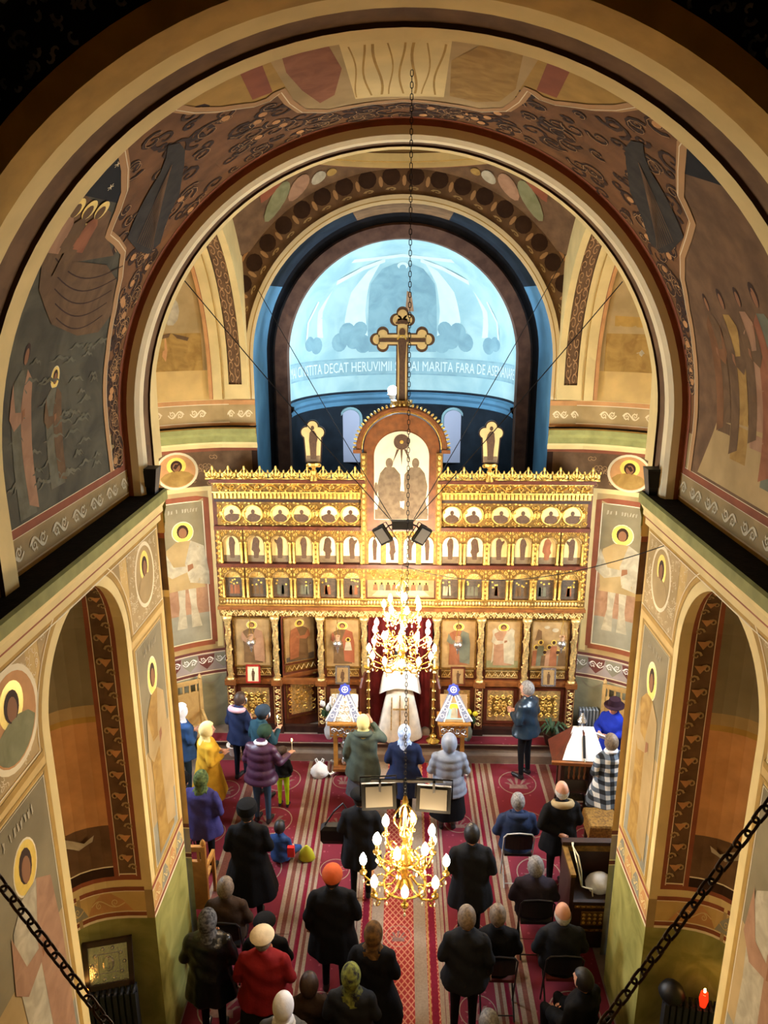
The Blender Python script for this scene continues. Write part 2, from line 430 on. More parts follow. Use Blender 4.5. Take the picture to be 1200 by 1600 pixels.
# ---- side apses: curved wall, window opening, conch and the big side arches
AR = 2.42
for sd, side in ((-1, 'left'), (1, 'right')):
    def am(t, z):
        if abs(t - PI/2) < .27 and 2.9 < z < 5.2: return None
        if z < 1.36: return 'dado_grey'
        if z < 1.375: return 'white_line'
        if z < 1.43: return 'mauve_line'
        if z < 1.445: return 'white_line'
        if z < 1.79: return 'rose_bg'
        if z < 1.805: return 'white_line'
        if z < 1.86: return 'mauve_line'
        if z < 4.82: return 'mural_tan'
        if z < 4.9: return 'cream'
        if z < 5.5: return 'mural_umber'
        if z < 5.56: return 'oxide'
        return 'ochre'
    ts = [PI*i/36 for i in range(37)]
    b = MB().grid(lambda t, z: (sd*(2.55 + AR*math.sin(t)), CY - AR*math.cos(t), z), ts, [0, 1.36, 1.375, 1.43, 1.445, 1.79, 1.805, 1.86, 2.9, 4.82, 4.9, 5.2, 5.5, 5.56, 6.4, CZ], am)
    ph = [PI/2*i/14 for i in range(15)]
    b.use('mural_tan')
    b.grid(lambda t, p: (sd*(2.55 + AR*math.cos(p)*math.sin(t)), CY - AR*math.cos(p)*math.cos(t), CZ + AR*math.sin(p)), ts, ph)
    # window reveal
    for z in (2.9, 5.2):
        b.use('cream').poly([(sd*(2.55+r*math.sin(PI/2+a)), CY-r*math.cos(PI/2+a), z) for r, a in ((AR, -.26), (AR, .26), (AR+.45, .22), (AR+.45, -.22))])
    for a in (-.262, .262):
        b.poly([(sd*(2.55+r*math.sin(PI/2+a)), CY-r*math.cos(PI/2+a), z) for r, z in ((AR, 2.9), (AR, 5.2), (AR+.45, 5.2), (AR+.45, 2.9))])
    w = b.build('wall_%s_apse' % side, smooth=True); walls[side + '_apse'] = w
    structure(w, 'curved wall of the %s side apse beside the icon screen' % side)
    # window
    xg = sd * (2.55 + AR + .3)
    win = empty('window_' + ('1' if sd < 0 else '2'), (xg, CY, 2.9)); structure(win, 'tall window in the %s side apse' % side, 'window')
    f = MB()
    for y0, y1, z0, z1 in ((-.66, -.58, 0, 2.3), (.58, .66, 0, 2.3), (-.66, .66, 0, .07), (-.66, .66, 2.23, 2.3)): f.box(-.04, .04, y0, y1, z0, z1)
    f.build('window_frame', 'white_paint', win)
    for y0 in (-.02, ): MB().box(-.03, .03, -.02, .02, .07, 2.23).build('mullion', 'white_paint', win)
    for z0 in (.75, 1.5): MB().box(-.03, .03, -.58, .58, z0, z0+.04).build('glazing_bar', 'white_paint', win)
    for y0, y1 in ((-.58, -.02), (.02, .58)):
        for z0, z1 in ((.07, .75), (.79, 1.5), (1.54, 2.23)):
            MB().box(-.004, .004, y0, y1, z0, z1).build('pane', 'window_glass', win)
    # side arch soffit over the apse opening, with recessed ornament panel
    def sarch(x0, x1, R0, R1, mm, bb, zf=6.38):
        n = 40
        def path(R): return [(CY - R, zf)] + [(CY - R*math.cos(PI*i/n), CZ + R*math.sin(PI*i/n)) for i in range(n+1)] + [(CY + R, zf)]
        pa, pb = path(R0), path(R1); bb.use(mm)
        for k in range(len(pa)-1): bb.poly([(sd*x0, *pa[k]), (sd*x0, *pa[k+1]), (sd*x1, *pb[k+1]), (sd*x1, *pb[k])])
    b = MB(); 
    sarch(2.55, 2.535, 3.0, 2.33, 'cream', b); sarch(2.535, 2.64, 2.33, 2.33, 'cream', b); sarch(2.64, 2.645, 2.33, 2.355, 'mural_dark', b)
    sarch(2.645, 2.85, 2.355, 2.355, 'mural_umber', b); sarch(2.85, 2.855, 2.355, 2.33, 'mural_dark', b); sarch(2.855, 2.96, 2.33, 2.33, 'cream', b)
    sarch(2.96, 2.965, 2.33, 2.29, 'tan', b); sarch(2.965, 3.12, 2.29, 2.29, 'cream', b); sarch(3.12, 3.125, 2.29, 2.275, 'oxide', b); sarch(3.125, 3.18, 2.275, 2.275, 'oxide_orange', b); sarch(3.18, 3.182, 2.275, 2.41, 'white_line', b)
    # solid filler closing the groove foot
    b.use('cream')
    for x0, x1, yy in ((2.535, 2.96, 2.33),):
        b.poly([(sd*x0, CY+yy-.002, 6.38), (sd*x1, CY+yy-.002, 6.38), (sd*x1, CY+yy-.002, 6.62), (sd*x0, CY+yy-.002, 6.62)])
    o = b.build('trim_' + ('5' if sd < 0 else '6'), smooth=True); structure(o, 'yellow side arch with brown ornament panel over the %s apse' % side, 'arch')
    # cornice and frieze that run round the apse
    b = MB()
    prof = [(.0, 5.56), (-.03, 5.56), (-.03, 5.62), (-.06, 5.66), (-.06, 5.76), (-.13, 5.82), (-.13, 5.90), (-.11, 5.92), (.0, 5.93)]
    pm = ['oxide', 'cream', 'cream', 'moss', 'moss', 'moss', 'tan', 'soot']
    fz = [(-.004, 5.93), (-.004, 5.98), (-.004, 5.99), (-.004, 6.28), (-.004, 6.29), (-.004, 6.36), (-.004, 6.37)]
    fm = ['oxide_orange', 'white_line', 'mural_tan', 'white_line', 'oxide_orange', 'cream']
    for pr_, mm_ in ((prof, pm), (fz, fm)):
        for (d0, z0), (d1, z1), mm in zip(pr_, pr_[1:], mm_):
            b.use(mm).grid(lambda t, v: (sd*(2.55 + lerp(AR+d0, AR+d1, v)*math.sin(t)), CY - lerp(AR+d0, AR+d1, v)*math.cos(t), lerp(z0, z1, v)), ts, [0, 1])
    o = b.build('trim_' + ('7' if sd < 0 else '8')); structure(o, 'green and orange cornice around the %s apse' % side, 'cornice')

# ---- altar wall, altar arch, altar apse with the blue conch
AW, AZ, AY = 2.45, 6.95, 12.5
b = MB()
n = 48
ring_in = [(AW*math.cos(PI - PI*i/n), AZ + AW*math.sin(PI - PI*i/n)) for i in range(n+1)]
def band(bb, r0, r1, y0, y1, mm, zf=None):
    bb.use(mm)
    pa = [(r0*math.cos(PI - PI*i/n), AZ + r0*math.sin(PI - PI*i/n)) for i in range(n+1)]
    pb = [(r1*math.cos(PI - PI*i/n), AZ + r1*math.sin(PI - PI*i/n)) for i in range(n+1)]
    if zf is not None: pa = [(-r0, zf)] + pa + [(r0, zf)]; pb = [(-r1, zf)] + pb + [(r1, zf)]
    for k in range(len(pa)-1): bb.poly([(pa[k][0], y0, pa[k][1]), (pa[k+1][0], y0, pa[k+1][1]), (pb[k+1][0], y1, pb[k+1][1]), (pb[k][0], y1, pb[k][1])])
band(b, 2.45, 2.50, 12.46, 12.455, 'pale_cream', 6.37); band(b, 2.50, 2.515, 12.455, 12.455, 'tan', 6.37); band(b, 2.515, 2.58, 12.455, 12.46, 'pale_cream', 6.37)
band(b, 2.58, 2.585, 12.46, 12.49, 'oxide')
band(b, 2.585, 3.2, 12.49, 12.49, 'mural_umber'); band(b, 3.0, 3.04, 12.47, 12.47, 'oxide_orange')
for sd in (-1, 1):
    for z0, z1, mm in ((0, 1.36, 'dado_grey'), (1.36, 5.0, 'mural_tan'), (5.0, 5.5, 'mural_dark'), (5.5, 5.56, 'oxide'), (5.56, 6.37, 'ochre'), (6.37, 6.6, 'cream')):
        b.use(mm).poly([(sd*2.45, 12.47, z0), (sd*3.3, 12.47, z0), (sd*3.3, 12.47, z1), (sd*2.45, 12.47, z1)])
    prof = [(.0, 5.56), (-.03, 5.56), (-.03, 5.62), (-.06, 5.66), (-.06, 5.76), (-.13, 5.82), (-.13, 5.90), (-.11, 5.92), (.0, 5.93)]
    pm = ['oxide', 'cream', 'cream', 'moss', 'moss', 'moss', 'tan', 'soot']
    for (d0, z0), (d1, z1), mm in zip(prof, prof[1:], pm):
        b.use(mm).poly([(sd*2.43, 12.42+d0, z0), (sd*3.1, 12.42+d0, z0), (sd*3.1, 12.42+d1, z1), (sd*2.43, 12.42+d1, z1)])
    for z0, z1, mm in ((5.93, 5.98, 'oxide_orange'), (5.98, 6.28, 'mural_tan'), (6.28, 6.36, 'oxide_orange')):
        b.use(mm).poly([(sd*2.45, 12.44, z0), (sd*3.1, 12.44, z0), (sd*3.1, 12.44, z1), (sd*2.45, 12.44, z1)])
wall_front = b.build('wall_front', smooth=False); structure(wall_front, 'painted wall and altar arch above the icon screen')
b = MB()
# bay behind the altar arch, then the inner dark arch
IR, IY, IZ = 2.08, 13.9, 6.9
pa = [(-2.45, 0), (-2.45, 6.0)] + ring_in + [(2.45, 6.0), (2.45, 0)]
for k in range(len(pa)-1):
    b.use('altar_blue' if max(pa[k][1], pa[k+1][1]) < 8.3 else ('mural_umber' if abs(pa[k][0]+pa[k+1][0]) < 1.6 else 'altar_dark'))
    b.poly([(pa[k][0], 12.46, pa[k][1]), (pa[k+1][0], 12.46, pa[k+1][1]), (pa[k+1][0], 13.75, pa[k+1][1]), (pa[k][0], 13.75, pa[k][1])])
def pl(R, zf): return [(-R, zf)] + [(R*math.cos(PI - PI*i/n), IZ + R*math.sin(PI - PI*i/n)) for i in range(n+1)] + [(R, zf)]
def band2(r0, r1, y0, y1, mm):
    b.use(mm); pa, pb = pl(r0, 0), pl(r1, 0)
    for k in range(len(pa)-1):
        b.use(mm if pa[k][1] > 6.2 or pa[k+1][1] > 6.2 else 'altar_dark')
        b.poly([(pa[k][0], y0, pa[k][1]), (pa[k+1][0], y0, pa[k+1][1]), (pb[k+1][0], y1, pb[k+1][1]), (pb[k][0], y1, pb[k][1])])
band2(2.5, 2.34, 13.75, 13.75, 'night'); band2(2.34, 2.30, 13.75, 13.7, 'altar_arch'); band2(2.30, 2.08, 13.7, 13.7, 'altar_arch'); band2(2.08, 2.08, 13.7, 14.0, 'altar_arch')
ts = [PI*i/36 for i in range(37)]
ER = 2.12
def em(t, z):
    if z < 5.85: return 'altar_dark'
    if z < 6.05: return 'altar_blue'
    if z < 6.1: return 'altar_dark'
    return 'conch_blue'
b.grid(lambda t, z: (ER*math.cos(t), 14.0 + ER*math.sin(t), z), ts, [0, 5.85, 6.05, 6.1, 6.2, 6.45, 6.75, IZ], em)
b.use('conch_blue').grid(lambda t, p: (ER*math.cos(p)*math.cos(t), 14.0 + ER*math.cos(p)*math.sin(t), IZ + ER*math.sin(p)), ts, [PI/2*i/16 for i in range(17)])
# ledge round the apse
b.use('altar_blue')
for (d0, z0), (d1, z1) in zip([(0, 5.8), (-.05, 5.82), (-.05, 5.9), (-.1, 5.96), (-.1, 6.02)], [(-.05, 5.82), (-.05, 5.9), (-.1, 5.96), (-.1, 6.02), (0, 6.04)]):
    b.grid(lambda t, v: (lerp(ER+d0, ER+d1, v)*math.cos(t), 14.0 + lerp(ER+d0, ER+d1, v)*math.sin(t), lerp(z0, z1, v)), ts, [0, 1])
altar = b.build('wall_altar_apse', smooth=True); structure(altar, 'altar apse with pale blue painted half dome')

# ================================================================ PAINTED DECORATION (paint on the walls, lifted a few millimetres)
_lay = [0]
def lay(off):          # every stroke lies a hair above the one before it
    _lay[0] += 1; return off + 2e-5 * (_lay[0] % 20)
def strip(b, M, pts, w, off=.004, closed=False):
    off = lay(off)
    if closed: pts = list(pts) + [pts[0]]
    P = [Vector(p) for p in pts]; n = len(P); L = []; Rr = []
    ww = w if isinstance(w, (list, tuple)) else [w] * n
    for i, p in enumerate(P):
        t = P[min(i+1, n-1)] - P[max(i-1, 0)]
        if closed and i in (0, n-1): t = P[1] - P[n-2]
        if t.length < 1e-9: t = Vector((1, 0))
        t.normalize(); q = Vector((-t.y, t.x)) * ww[i] / 2
        L.append(M(p.x + q.x, p.y + q.y, off)); Rr.append(M(p.x - q.x, p.y - q.y, off))
    for i in range(n - 1): b.poly([L[i], L[i+1], Rr[i+1], Rr[i]])
from mathutils.geometry import tessellate_polygon
def _tri(b, M, A, B, C, off, d):
    """split a painted triangle until it hugs the curved surface"""
    e = [(A, B), (B, C), (C, A)]; worst = None; wd = .0012
    for i, (p, q) in enumerate(e):
        m = ((p[0]+q[0])/2, (p[1]+q[1])/2)
        dv = (Vector(M(m[0], m[1], off)) - (Vector(M(p[0], p[1], off)) + Vector(M(q[0], q[1], off)))/2).length
        if dv > wd: worst, wd = i, dv
    if worst is None or d > 9: b.poly([M(p[0], p[1], off) for p in (A, B, C)]); return
    p, q = e[worst]; o = (C, A, B)[worst]; m = ((p[0]+q[0])/2, (p[1]+q[1])/2)
    _tri(b, M, p, m, o, off, d+1); _tri(b, M, m, q, o, off, d+1)
def patch(b, M, pts, off=.003):
    off = lay(off)
    P = [Vector(M(u, v, off)) for u, v in pts]; c = sum(P, Vector())/len(P)
    uc = sum(p[0] for p in pts)/len(pts); vc = sum(p[1] for p in pts)/len(pts)
    if (Vector(M(uc, vc, off)) - c).length < .0015 and len(pts) > 2:
        b.poly(P); return
    for t in tessellate_polygon([[Vector((u, v, 0)) for u, v in pts]]): _tri(b, M, pts[t[0]], pts[t[1]], pts[t[2]], off, 0)
def rect(b, M, u0, u1, v0, v1, off=.003, nu=1, nv=1):
    for i in range(nu):
        for j in range(nv):
            a0, a1 = lerp(u0, u1, i/nu), lerp(u0, u1, (i+1)/nu); c0, c1 = lerp(v0, v1, j/nv), lerp(v0, v1, (j+1)/nv)
            b.poly([M(a0, c0, off), M(a1, c0, off), M(a1, c1, off), M(a0, c1, off)])
def ell(cu, cv, ru, rv, n=20, a0=0, a1=2*PI): return [(cu + ru*math.cos(lerp(a0, a1, i/n)), cv + rv*math.sin(lerp(a0, a1, i/n))) for i in range(n + (0 if a1 - a0 > 6.28 else 1))]
def curl(b, M, cu, cv, r, w, turns=1.3, ph=0, dr=1, off=.006, n=14):
    pts = []
    for i in range(n + 1):
        t = i / n; a = ph + dr * t * turns * 2 * PI; rr = r * (1 - .85 * t)
        pts.append((cu + rr*math.cos(a), cv + rr*math.sin(a)))
    strip(b, M, pts, [w * (1 - .6 * i / n) for i in range(n + 1)], off)
def scroll_run(b, M, u0, u1, vc, h, n, w, off=.006, leaf=True):
    """running vine with a spiral in each wave"""
    L = (u1 - u0) / n
    strip(b, M, [(lerp(u0, u1, i/(n*6)), vc + h*.32*math.sin(i/6*PI)) for i in range(n*6 + 1)], w, off)
    for k in range(n):
        s = 1 if k % 2 == 0 else -1
        curl(b, M, u0 + L*(k+.5), vc - s*h*.05, h*.30*min(1, abs(L)/h*1.3), w*1.1, 1.4, s*PI/2, s, off)
        if leaf:
            for dx in (-.2, .12):
                x = u0 + L*(k+.5+dx); patch(b, M, [(x, vc - s*h*.18), (x + L*.1, vc - s*h*.38), (x + L*.2, vc - s*h*.22)], off)
def saint(M, u, v, h, robe, cloak, parent, su=1.0, face=1, name='painted_saint', halo=True, skirt=1.0, legs=None):
    """standing haloed figure painted on a wall; (u,v) the feet, h the height"""
    b = MB(); X = lambda a: u + a * h * su * face; Y = lambda a: v + a * h
    P = lambda pts: [(X(a), Y(c)) for a, c in pts]
    if halo:
        b.use('white_line'); patch(b, M, [(u + h*.094*su*math.cos(t), Y(.88) + h*.094*math.sin(t)) for t in frange(0, 2*PI, 22)[:-1]], .0035)
        b.use('halo'); patch(b, M, [(u + h*.087*su*math.cos(t), Y(.88) + h*.087*math.sin(t)) for t in frange(0, 2*PI, 22)[:-1]], .0045)
    b.use('hair_paint'); patch(b, M, [(u + h*.05*su*math.cos(t), Y(.885) + h*.06*math.sin(t)) for t in frange(0, 2*PI, 14)[:-1]], .0055)
    b.use('skin_paint'); patch(b, M, [(u + h*.034*su*math.cos(t), Y(.872) + h*.046*math.sin(t)) for t in frange(0, 2*PI, 14)[:-1]], .0065)
    if legs:
        b.use(legs)
        for s in (-1, 1): patch(b, M, P([(s*.02, .0), (s*.11, .0), (s*.075, .2), (s*.08, .4), (s*.01, .4), (s*.025, .2)]), .0045)
    b0 = .36 if legs else 0
    b.use(robe); patch(b, M, P([(-.16*skirt, b0), (.16*skirt, b0), (.15, .45), (.16, .62), (.15, .74), (.06, .8), (-.06, .8), (-.15, .74), (-.17, .6), (-.15, .4)]), .0055)
    b.use(cloak); patch(b, M, P([(.03, b0 + .06), (.2*skirt, b0 + .02), (.2, .5), (.17, .74), (.06, .8), (.0, .6)]), .0065)
    patch(b, M, P([(-.17, .74), (-.2, .55), (-.12, .48), (.02, .52), (.03, .57), (-.1, .58)]), .0072)
    b.use('skin_paint'); patch(b, M, P([(.02, .52), (.07, .55), (.065, .59), (.02, .58)]), .0085)
    return b.build(name, parent=parent, fixn=False)
def bust(M, u, v, ru, rv, robe, bg, parent, name='painted_medallion', ringm='pale_cream', hair='hair_paint'):
    b = MB()
    b.use(ringm); patch(b, M, ell(u, v, ru, rv, 28), .003)
    b.use(bg); patch(b, M, ell(u, v, ru*.88, rv*.88, 28), .004)
    b.use('halo'); patch(b, M, ell(u, v + rv*.28, ru*.45, rv*.45, 22), .005)
    b.use(robe); patch(b, M, [(u + ru*.84*math.cos(t), v + rv*.84*math.sin(t)) for t in frange(PI*1.12, PI*1.88, 10)] + [(u + ru*.55, v - rv*.1), (u + ru*.15, v + rv*.02), (u - ru*.15, v + rv*.02), (u - ru*.55, v - rv*.1)], .006)
    b.use(hair); patch(b, M, ell(u, v + rv*.26, ru*.27, rv*.31, 16), .007)
    b.use('skin_paint'); patch(b, M, ell(u, v + rv*.2, ru*.18, rv*.24, 14), .008)
    b.use(robe); patch(b, M, [(u - ru*.1, v - rv*.05), (u + ru*.1, v - rv*.05), (u + ru*.08, v + .0), (u - ru*.08, v + 0)], .009)
    return b.build(name, parent=parent, fixn=False)
def faint_letters(M, u, v, size, n, parent, du=1):
    """blurred, unreadable lettering beside a saint"""
    b = MB(); b.use('robe_white'); rnd = random.Random(int(abs(u*100)) + n); w = size*.55
    for k in range(n):
        x = u + du*(k - n/2)*w
        if k in (2, 4): continue
        for q in range(rnd.randint(2, 3)): strip(b, M, [(x + du*rnd.uniform(0, .6)*w, v + rnd.uniform(0, .2)*size), (x + du*rnd.uniform(.1, .7)*w, v + size*rnd.uniform(.7, .95))], size*.12, .006 + .0004*q)
    return b.build('painted_inscription', parent=parent, fixn=False)
def wall_text(txt, M, u, v, size, parent, mname='white_line', du=1, align='CENTER', name='painted_inscription', off=.006, vs=1.0):
    cu = bpy.data.curves.new('t', 'FONT'); cu.body = txt; cu.size = size; cu.align_x = align; cu.resolution_u = 2
    to = bpy.data.objects.new('t', cu); COL.objects.link(to)
    me = bpy.data.meshes.new_from_object(to); bpy.data.objects.remove(to, do_unlink=True)
    for p in me.vertices: p.co = Vector(M(u + du * p.co.x, v + p.co.y * vs, off))
    me.materials.clear(); me.materials.append(MATS[mname]); me.name = name
    return link(name, me, parent)

# ---- nave walls: panels, medallions, arch outlines, foot band
for sd, side in ((-1, 'left'), (1, 'right')):
    w = walls[side]
    M = lambda u, v, o, sd=sd: (sd*(2.5 - o), u, v)
    # arch outline: cream rim, thin white line, tan line running on along the band
    b = MB(); b.use('cream')
    rim = [(NY + (NW+.05)*math.cos(t), NZ + (NW+.05)*math.sin(t)) for t in frange(PI, 0, 30)]
    strip(b, M, [(NY-NW-.05, 2.3)] + rim + [(NY+NW+.05, 2.3)], .10, .002)
    b.use('tan')
    lo = [(3.2, 4.88), (NY-NW-.13, 4.93)] + [(NY + (NW+.13)*math.cos(t), NZ + (NW+.13)*math.sin(t)) for t in frange(PI, 0, 30)] + [(NY+NW+.13, 4.93), (7.24, 4.93)]
    strip(b, M, lo, .05, .004)
    strip(b, M, [(3.2, 5.775), (7.24, 5.775)], .045, .0046)
    b.use('white_line')
    lo2 = [(3.2, 4.96), (NY-NW-.17, 4.97)] + [(NY + (NW+.165)*math.cos(t), NZ + (NW+.165)*math.sin(t)) for t in frange(PI, 0, 30)] + [(NY+NW+.17, 4.97), (7.24, 4.97)]
    strip(b, M, lo2, .01, .005); strip(b, M, [(3.2, 5.74), (7.24, 5.74)], .01, .005)
    b.build('painted_border', parent=w, fixn=False)
    # scratched grey ornament between arch and cornice
    b = MB(); b.use('mural_tan')
    for u0, u1 in ((3.3, NY-NW-.18), (NY+NW+.18, 7.22)): rect(b, M, u0, u1, 4.98, 5.73, .0015)
    for y0, y1 in zip(ys, ys[1:]):
        z0 = lambda y: NZ + math.sqrt(max(0, (NW+.18)**2 - (y-NY)**2))
        patch(b, M, [(y0, z0(y0)), (y1, z0(y1)), (y1, 5.73), (y0, 5.73)], .0015)
    b.build('painted_ground', parent=w, fixn=False)
    b = MB(); b.use('pale_cream'); rnd = random.Random(3)
    for k in range(900):
        u = rnd.uniform(3.4, 7.2); v = rnd.uniform(5.0, 5.72)
        if math.hypot(u - NY, v - NZ) < NW + .22: continue
        curl(b, M, u, v, rnd.uniform(.015, .035), .006, .8, rnd.uniform(0, 6.28), rnd.choice((-1, 1)), .0025, 6)
    tag(b.build('scroll_pattern', parent=w, fixn=False), kind='stuff')
    bust(M, 4.22, 5.38, .34, .36, 'robe_green', 'oxide_orange', w)
    bust(M, 6.80, 5.40, .27, .33, 'mural_tan', 'mural_tan', w)
    # saint panels
    for u0, u1, rb, ck, tx in ((3.32, 4.52, 'robe_white', 'robe_rose', 0), (6.33, 7.15, 'robe_gold', 'mural_tan', 1)):
        b = MB(); b.use('tan'); strip(b, M, [(u0, 2.3), (u0, 4.82), (u1, 4.82), (u1, 2.3)], .06, .003, True)
        b.use('slate'); rect(b, M, u0+.03, u1-.03, 3.6, 4.79, .002)
        b.use('mural_tan'); rect(b, M, u0+.03, u1-.03, 2.75, 3.65, .0025)
        b.use('slate_blue'); rect(b, M, u0+.03, u1-.03, 2.33, 2.8, .003)
        b.use('white_line'); strip(b, M, [(u0+.04, 2.34), (u0+.04, 4.78), (u1-.04, 4.78), (u1-.04, 2.34)], .01, .0035, True)
        b.build('painted_panel', parent=w, fixn=False)
        saint(M, (u0+u1)/2 + (.18 if u0 < 5 else 0), 2.4, 2.2, rb, ck, w, .75 if u0 < 5 else .7, -sd)
        faint_letters(M, (u0+u1)/2 + (.1 if u0 < 5 else 0), 4.62, .085, 12 if u0 < 5 else 8, w, -sd)
    # foot band under the panels, continued round the niche
    def Mn(u, v, o, sd=sd): return (sd*(2.5 + nd_(u)*(1 - o)), NY - ny_(u)*(1 - o/NW), v)
    b = MB()
    for MM, u0, u1, nu in ((M, 3.2, NY-NW, 1), (M, NY+NW, 7.25, 1), (Mn, 0.02, PI-.02, 24)):
        for v0, v1, mm in ((1.87, 1.9, 'white_line'), (1.9, 1.95, 'oxide'), (1.95, 1.96, 'white_line'), (1.96, 2.2, 'ochre'), (2.2, 2.21, 'white_line'), (2.21, 2.26, 'oxide')):
            b.use(mm); rect(b, MM, u0, u1, v0, v1, .003, nu)
    b.build('painted_band', parent=w, fixn=False)
    b = MB()
    for MM, u0, u1, n_ in ((M, 3.3, NY-NW, 4), (M, NY+NW, 7.2, 4), (Mn, .2, PI-.1, 5)):
        L = (u1-u0)/n_
        for k in range(n_):
            c = u0 + L*(k+.5); b.use('slate_blue' if k % 2 else 'oxide_orange')
            pts = [(c - L*.5, 1.97), (c + L*.5, 1.97), (c + L*.35, 2.1), (c + L*.12, 2.19), (c - L*.12, 2.19), (c - L*.35, 2.1)]
            patch(b, MM, pts, .005)
            b.use('cream'); scroll_run(b, MM, c - L*.38, c + L*.38, 2.07, .15, 2, .012, .007, False)
    b.build('scroll_pattern', parent=w, fixn=False)
    # ornament on the reveals of the niche
    b = MB()
    for e_ in (-1, 1):
        def Mr(u, v, o, e_=e_, sd=sd):          # u: depth into the wall, v: height (climbs round the arch)
            a = math.asin(min(1, (max(.001, u) / ND) ** (1/.6)))
            if e_ > 0: a = PI - a
            if v <= NZ: return (sd*(2.5 + nd_(a)), NY - ny_(a)*(1 - o/NW), v)
            p = (v - NZ) / NW; k = 1 - o/NW
            return (sd*(2.5 + math.cos(p)*nd_(a)), NY - math.cos(p)*ny_(a)*k, NZ + NW*k*math.sin(p))
        for k in range(15):
            v = 2.5 + k*.24
            b.use('mural_tan'); sc = max(.25, math.cos(max(0, v - NZ)/NW))
            curl(b, Mr, .215 - .05, v, .045, .022, 1.1, 0, 1, .006, 9); curl(b, Mr, .215 + .05, v + .11, .045, .022, 1.1, PI, -1, .006, 9)
            b.use('oxide_orange'); patch(b, Mr, [(.215 - .06, v+.14), (.215 + .06, v+.14), (.215, v+.06)], .007)
    b.build('scroll_pattern', parent=w, fixn=False)
    # figure remnant on the back of the niche
    b = MB(); b.use('robe_gold'); patch(b, Mn, [(PI*.45, 3.05), (PI*.72, 3.0), (PI*.7, 3.6), (PI*.68, 4.2), (PI*.62, 4.55), (PI*.45, 4.6)], .03)
    b.use('robe_white'); patch(b, Mn, [(PI*.66, 2.95), (PI*.78, 2.8), (PI*.85, 2.86), (PI*.86, 2.93), (PI*.81, 2.86), (PI*.7, 3.0)], .036)
    b.build('painted_saint', parent=w, fixn=False)
    # band under the vault
    Mu = lambda u, v, o, sd=sd: (sd*(RV - .004 - o), u, v)
    b = MB(); b.use('pale_cream'); 
    for k in range(11):
        u = 3.2 + k*.36; scroll_run(b, Mu, u, u + .27, 6.29, .15, 2, .018, .004)
    b.build('scroll_pattern', parent=w, fixn=False)

# ---- barrel vault: brown ground with scrolls, three scenes behind a curved border
def MVt(q, y, o):
    R = RV - o
    if q < 0: return (-R, y, ZS + q)
    if q > PI*RV: return (R, y, ZS - (q - PI*RV))
    a = PI - q / RV
    return (R*math.cos(a), y, ZS + R*math.sin(a))
mir = lambda p: (PI*RV - p[0], p[1])
bl = [(2.46,4.5),(2.35,4.83),(2.25,5.08),(2.11,5.33),(1.96,5.46),(1.76,5.57),(1.72,5.79),(1.65,6.03),(1.43,6.25),(1.15,6.4),(.79,6.5),(.47,6.54),(.12,6.59),(-.33,6.61)]
bt = [(2.68,4.5),(2.74,4.86),(2.8,5.07),(2.92,5.31),(3.12,5.56),(3.23,5.59),(3.33,5.5),(3.34,5.82),(3.39,6.15),(3.56,6.37),(3.81,6.39),(4.01,6.37),(4.16,6.35)]
br = [(2.46,4.5),(2.38,4.9),(2.24,5.2),(2.08,5.5),(1.86,5.63),(1.76,5.85),(1.62,6.18),(1.43,6.42),(1.15,6.58),(.79,6.68),(.4,6.74),(-.33,6.78)]
def fill_to(b, edge, y0, M=MVt, off=.003, ns=8):
    for (q0, a0), (q1, a1) in zip(edge, edge[1:]):
        for i in range(ns):
            t0, t1 = i/ns, (i+1)/ns
            patch(b, M, [(q0, lerp(y0, a0, t0)), (q1, lerp(y0, a1, t0)), (q1, lerp(y0, a1, t1)), (q0, lerp(y0, a0, t1))], off)
def dense(pts, n=4):
    out = []
    for p, q in zip(pts, pts[1:]): out += [(lerp(p[0], q[0], i/n), lerp(p[1], q[1], i/n)) for i in range(n)]
    return out + [pts[-1]]
b = MB(); b.use('sea'); fill_to(b, dense(bl), 4.4, ns=1)
b.use('night'); patch(b, MVt, [(2.44,4.5),(2.35,4.83),(2.25,5.08),(2.11,5.33),(2.0,5.42),(1.98,4.9),(1.9,4.5)], .005)
b.use('mural_umber'); patch(b, MVt, [(1.98,4.9),(1.92,5.4),(1.76,5.55),(1.6,5.9),(1.5,5.2),(1.6,4.6),(1.9,4.5)], .0055)
b.build('painted_ground', parent=vault, fixn=False)
b = MB(); b.use('robe_brown'); hull = [(1.64,4.75),(1.52,5.15),(1.52,5.85),(1.4,6.2),(1.1,6.38),(.95,6.2),(.94,5.8),(1.05,5.3),(1.3,4.95)]
patch(b, MVt, hull, .008); b.use('mural_dark')
for k in range(5): strip(b, MVt, [(1.56 - k*.11 - (.16 - .01*k)*math.sin(PI*(i+1)/16), 4.98 + k*.09 + (1.2 - k*.09)*i/14) for i in range(15)], .010, .010)
b.build('painted_boat', parent=vault, fixn=False)
Msc = lambda u, v, o: MVt(v, u, o)          # u along the vault, v up the wall
for (q, y), rb in zip(((1.86,4.88),(1.87,5.05),(1.89,5.22),(1.70,5.14)), ('robe_rose', 'robe_brown', 'robe_red', 'robe_brown')):
    b = MB(); b.use('halo'); patch(b, Msc, ell(y, q + .03, .075, .075, 16), .012)
    b.use('robe_brown'); patch(b, Msc, ell(y, q + .01, .05, .055, 12), .013)
    b.use(rb); patch(b, Msc, [(y-.1, q-.3), (y+.1, q-.3), (y+.08, q-.08), (y+.03, q-.04), (y-.03, q-.04), (y-.08, q-.08)], .0135)
    b.build('painted_apostle', parent=vault, fixn=False)
saint(Msc, 5.55, -.2, .95, 'sea_foam', 'robe_brown', vault, .8); saint(Msc, 5.05, -.3, 1.3, 'sea_foam', 'robe_rose', vault, .6, halo=False)
b = MB(); b.use('sea_foam'); rnd = random.Random(11)
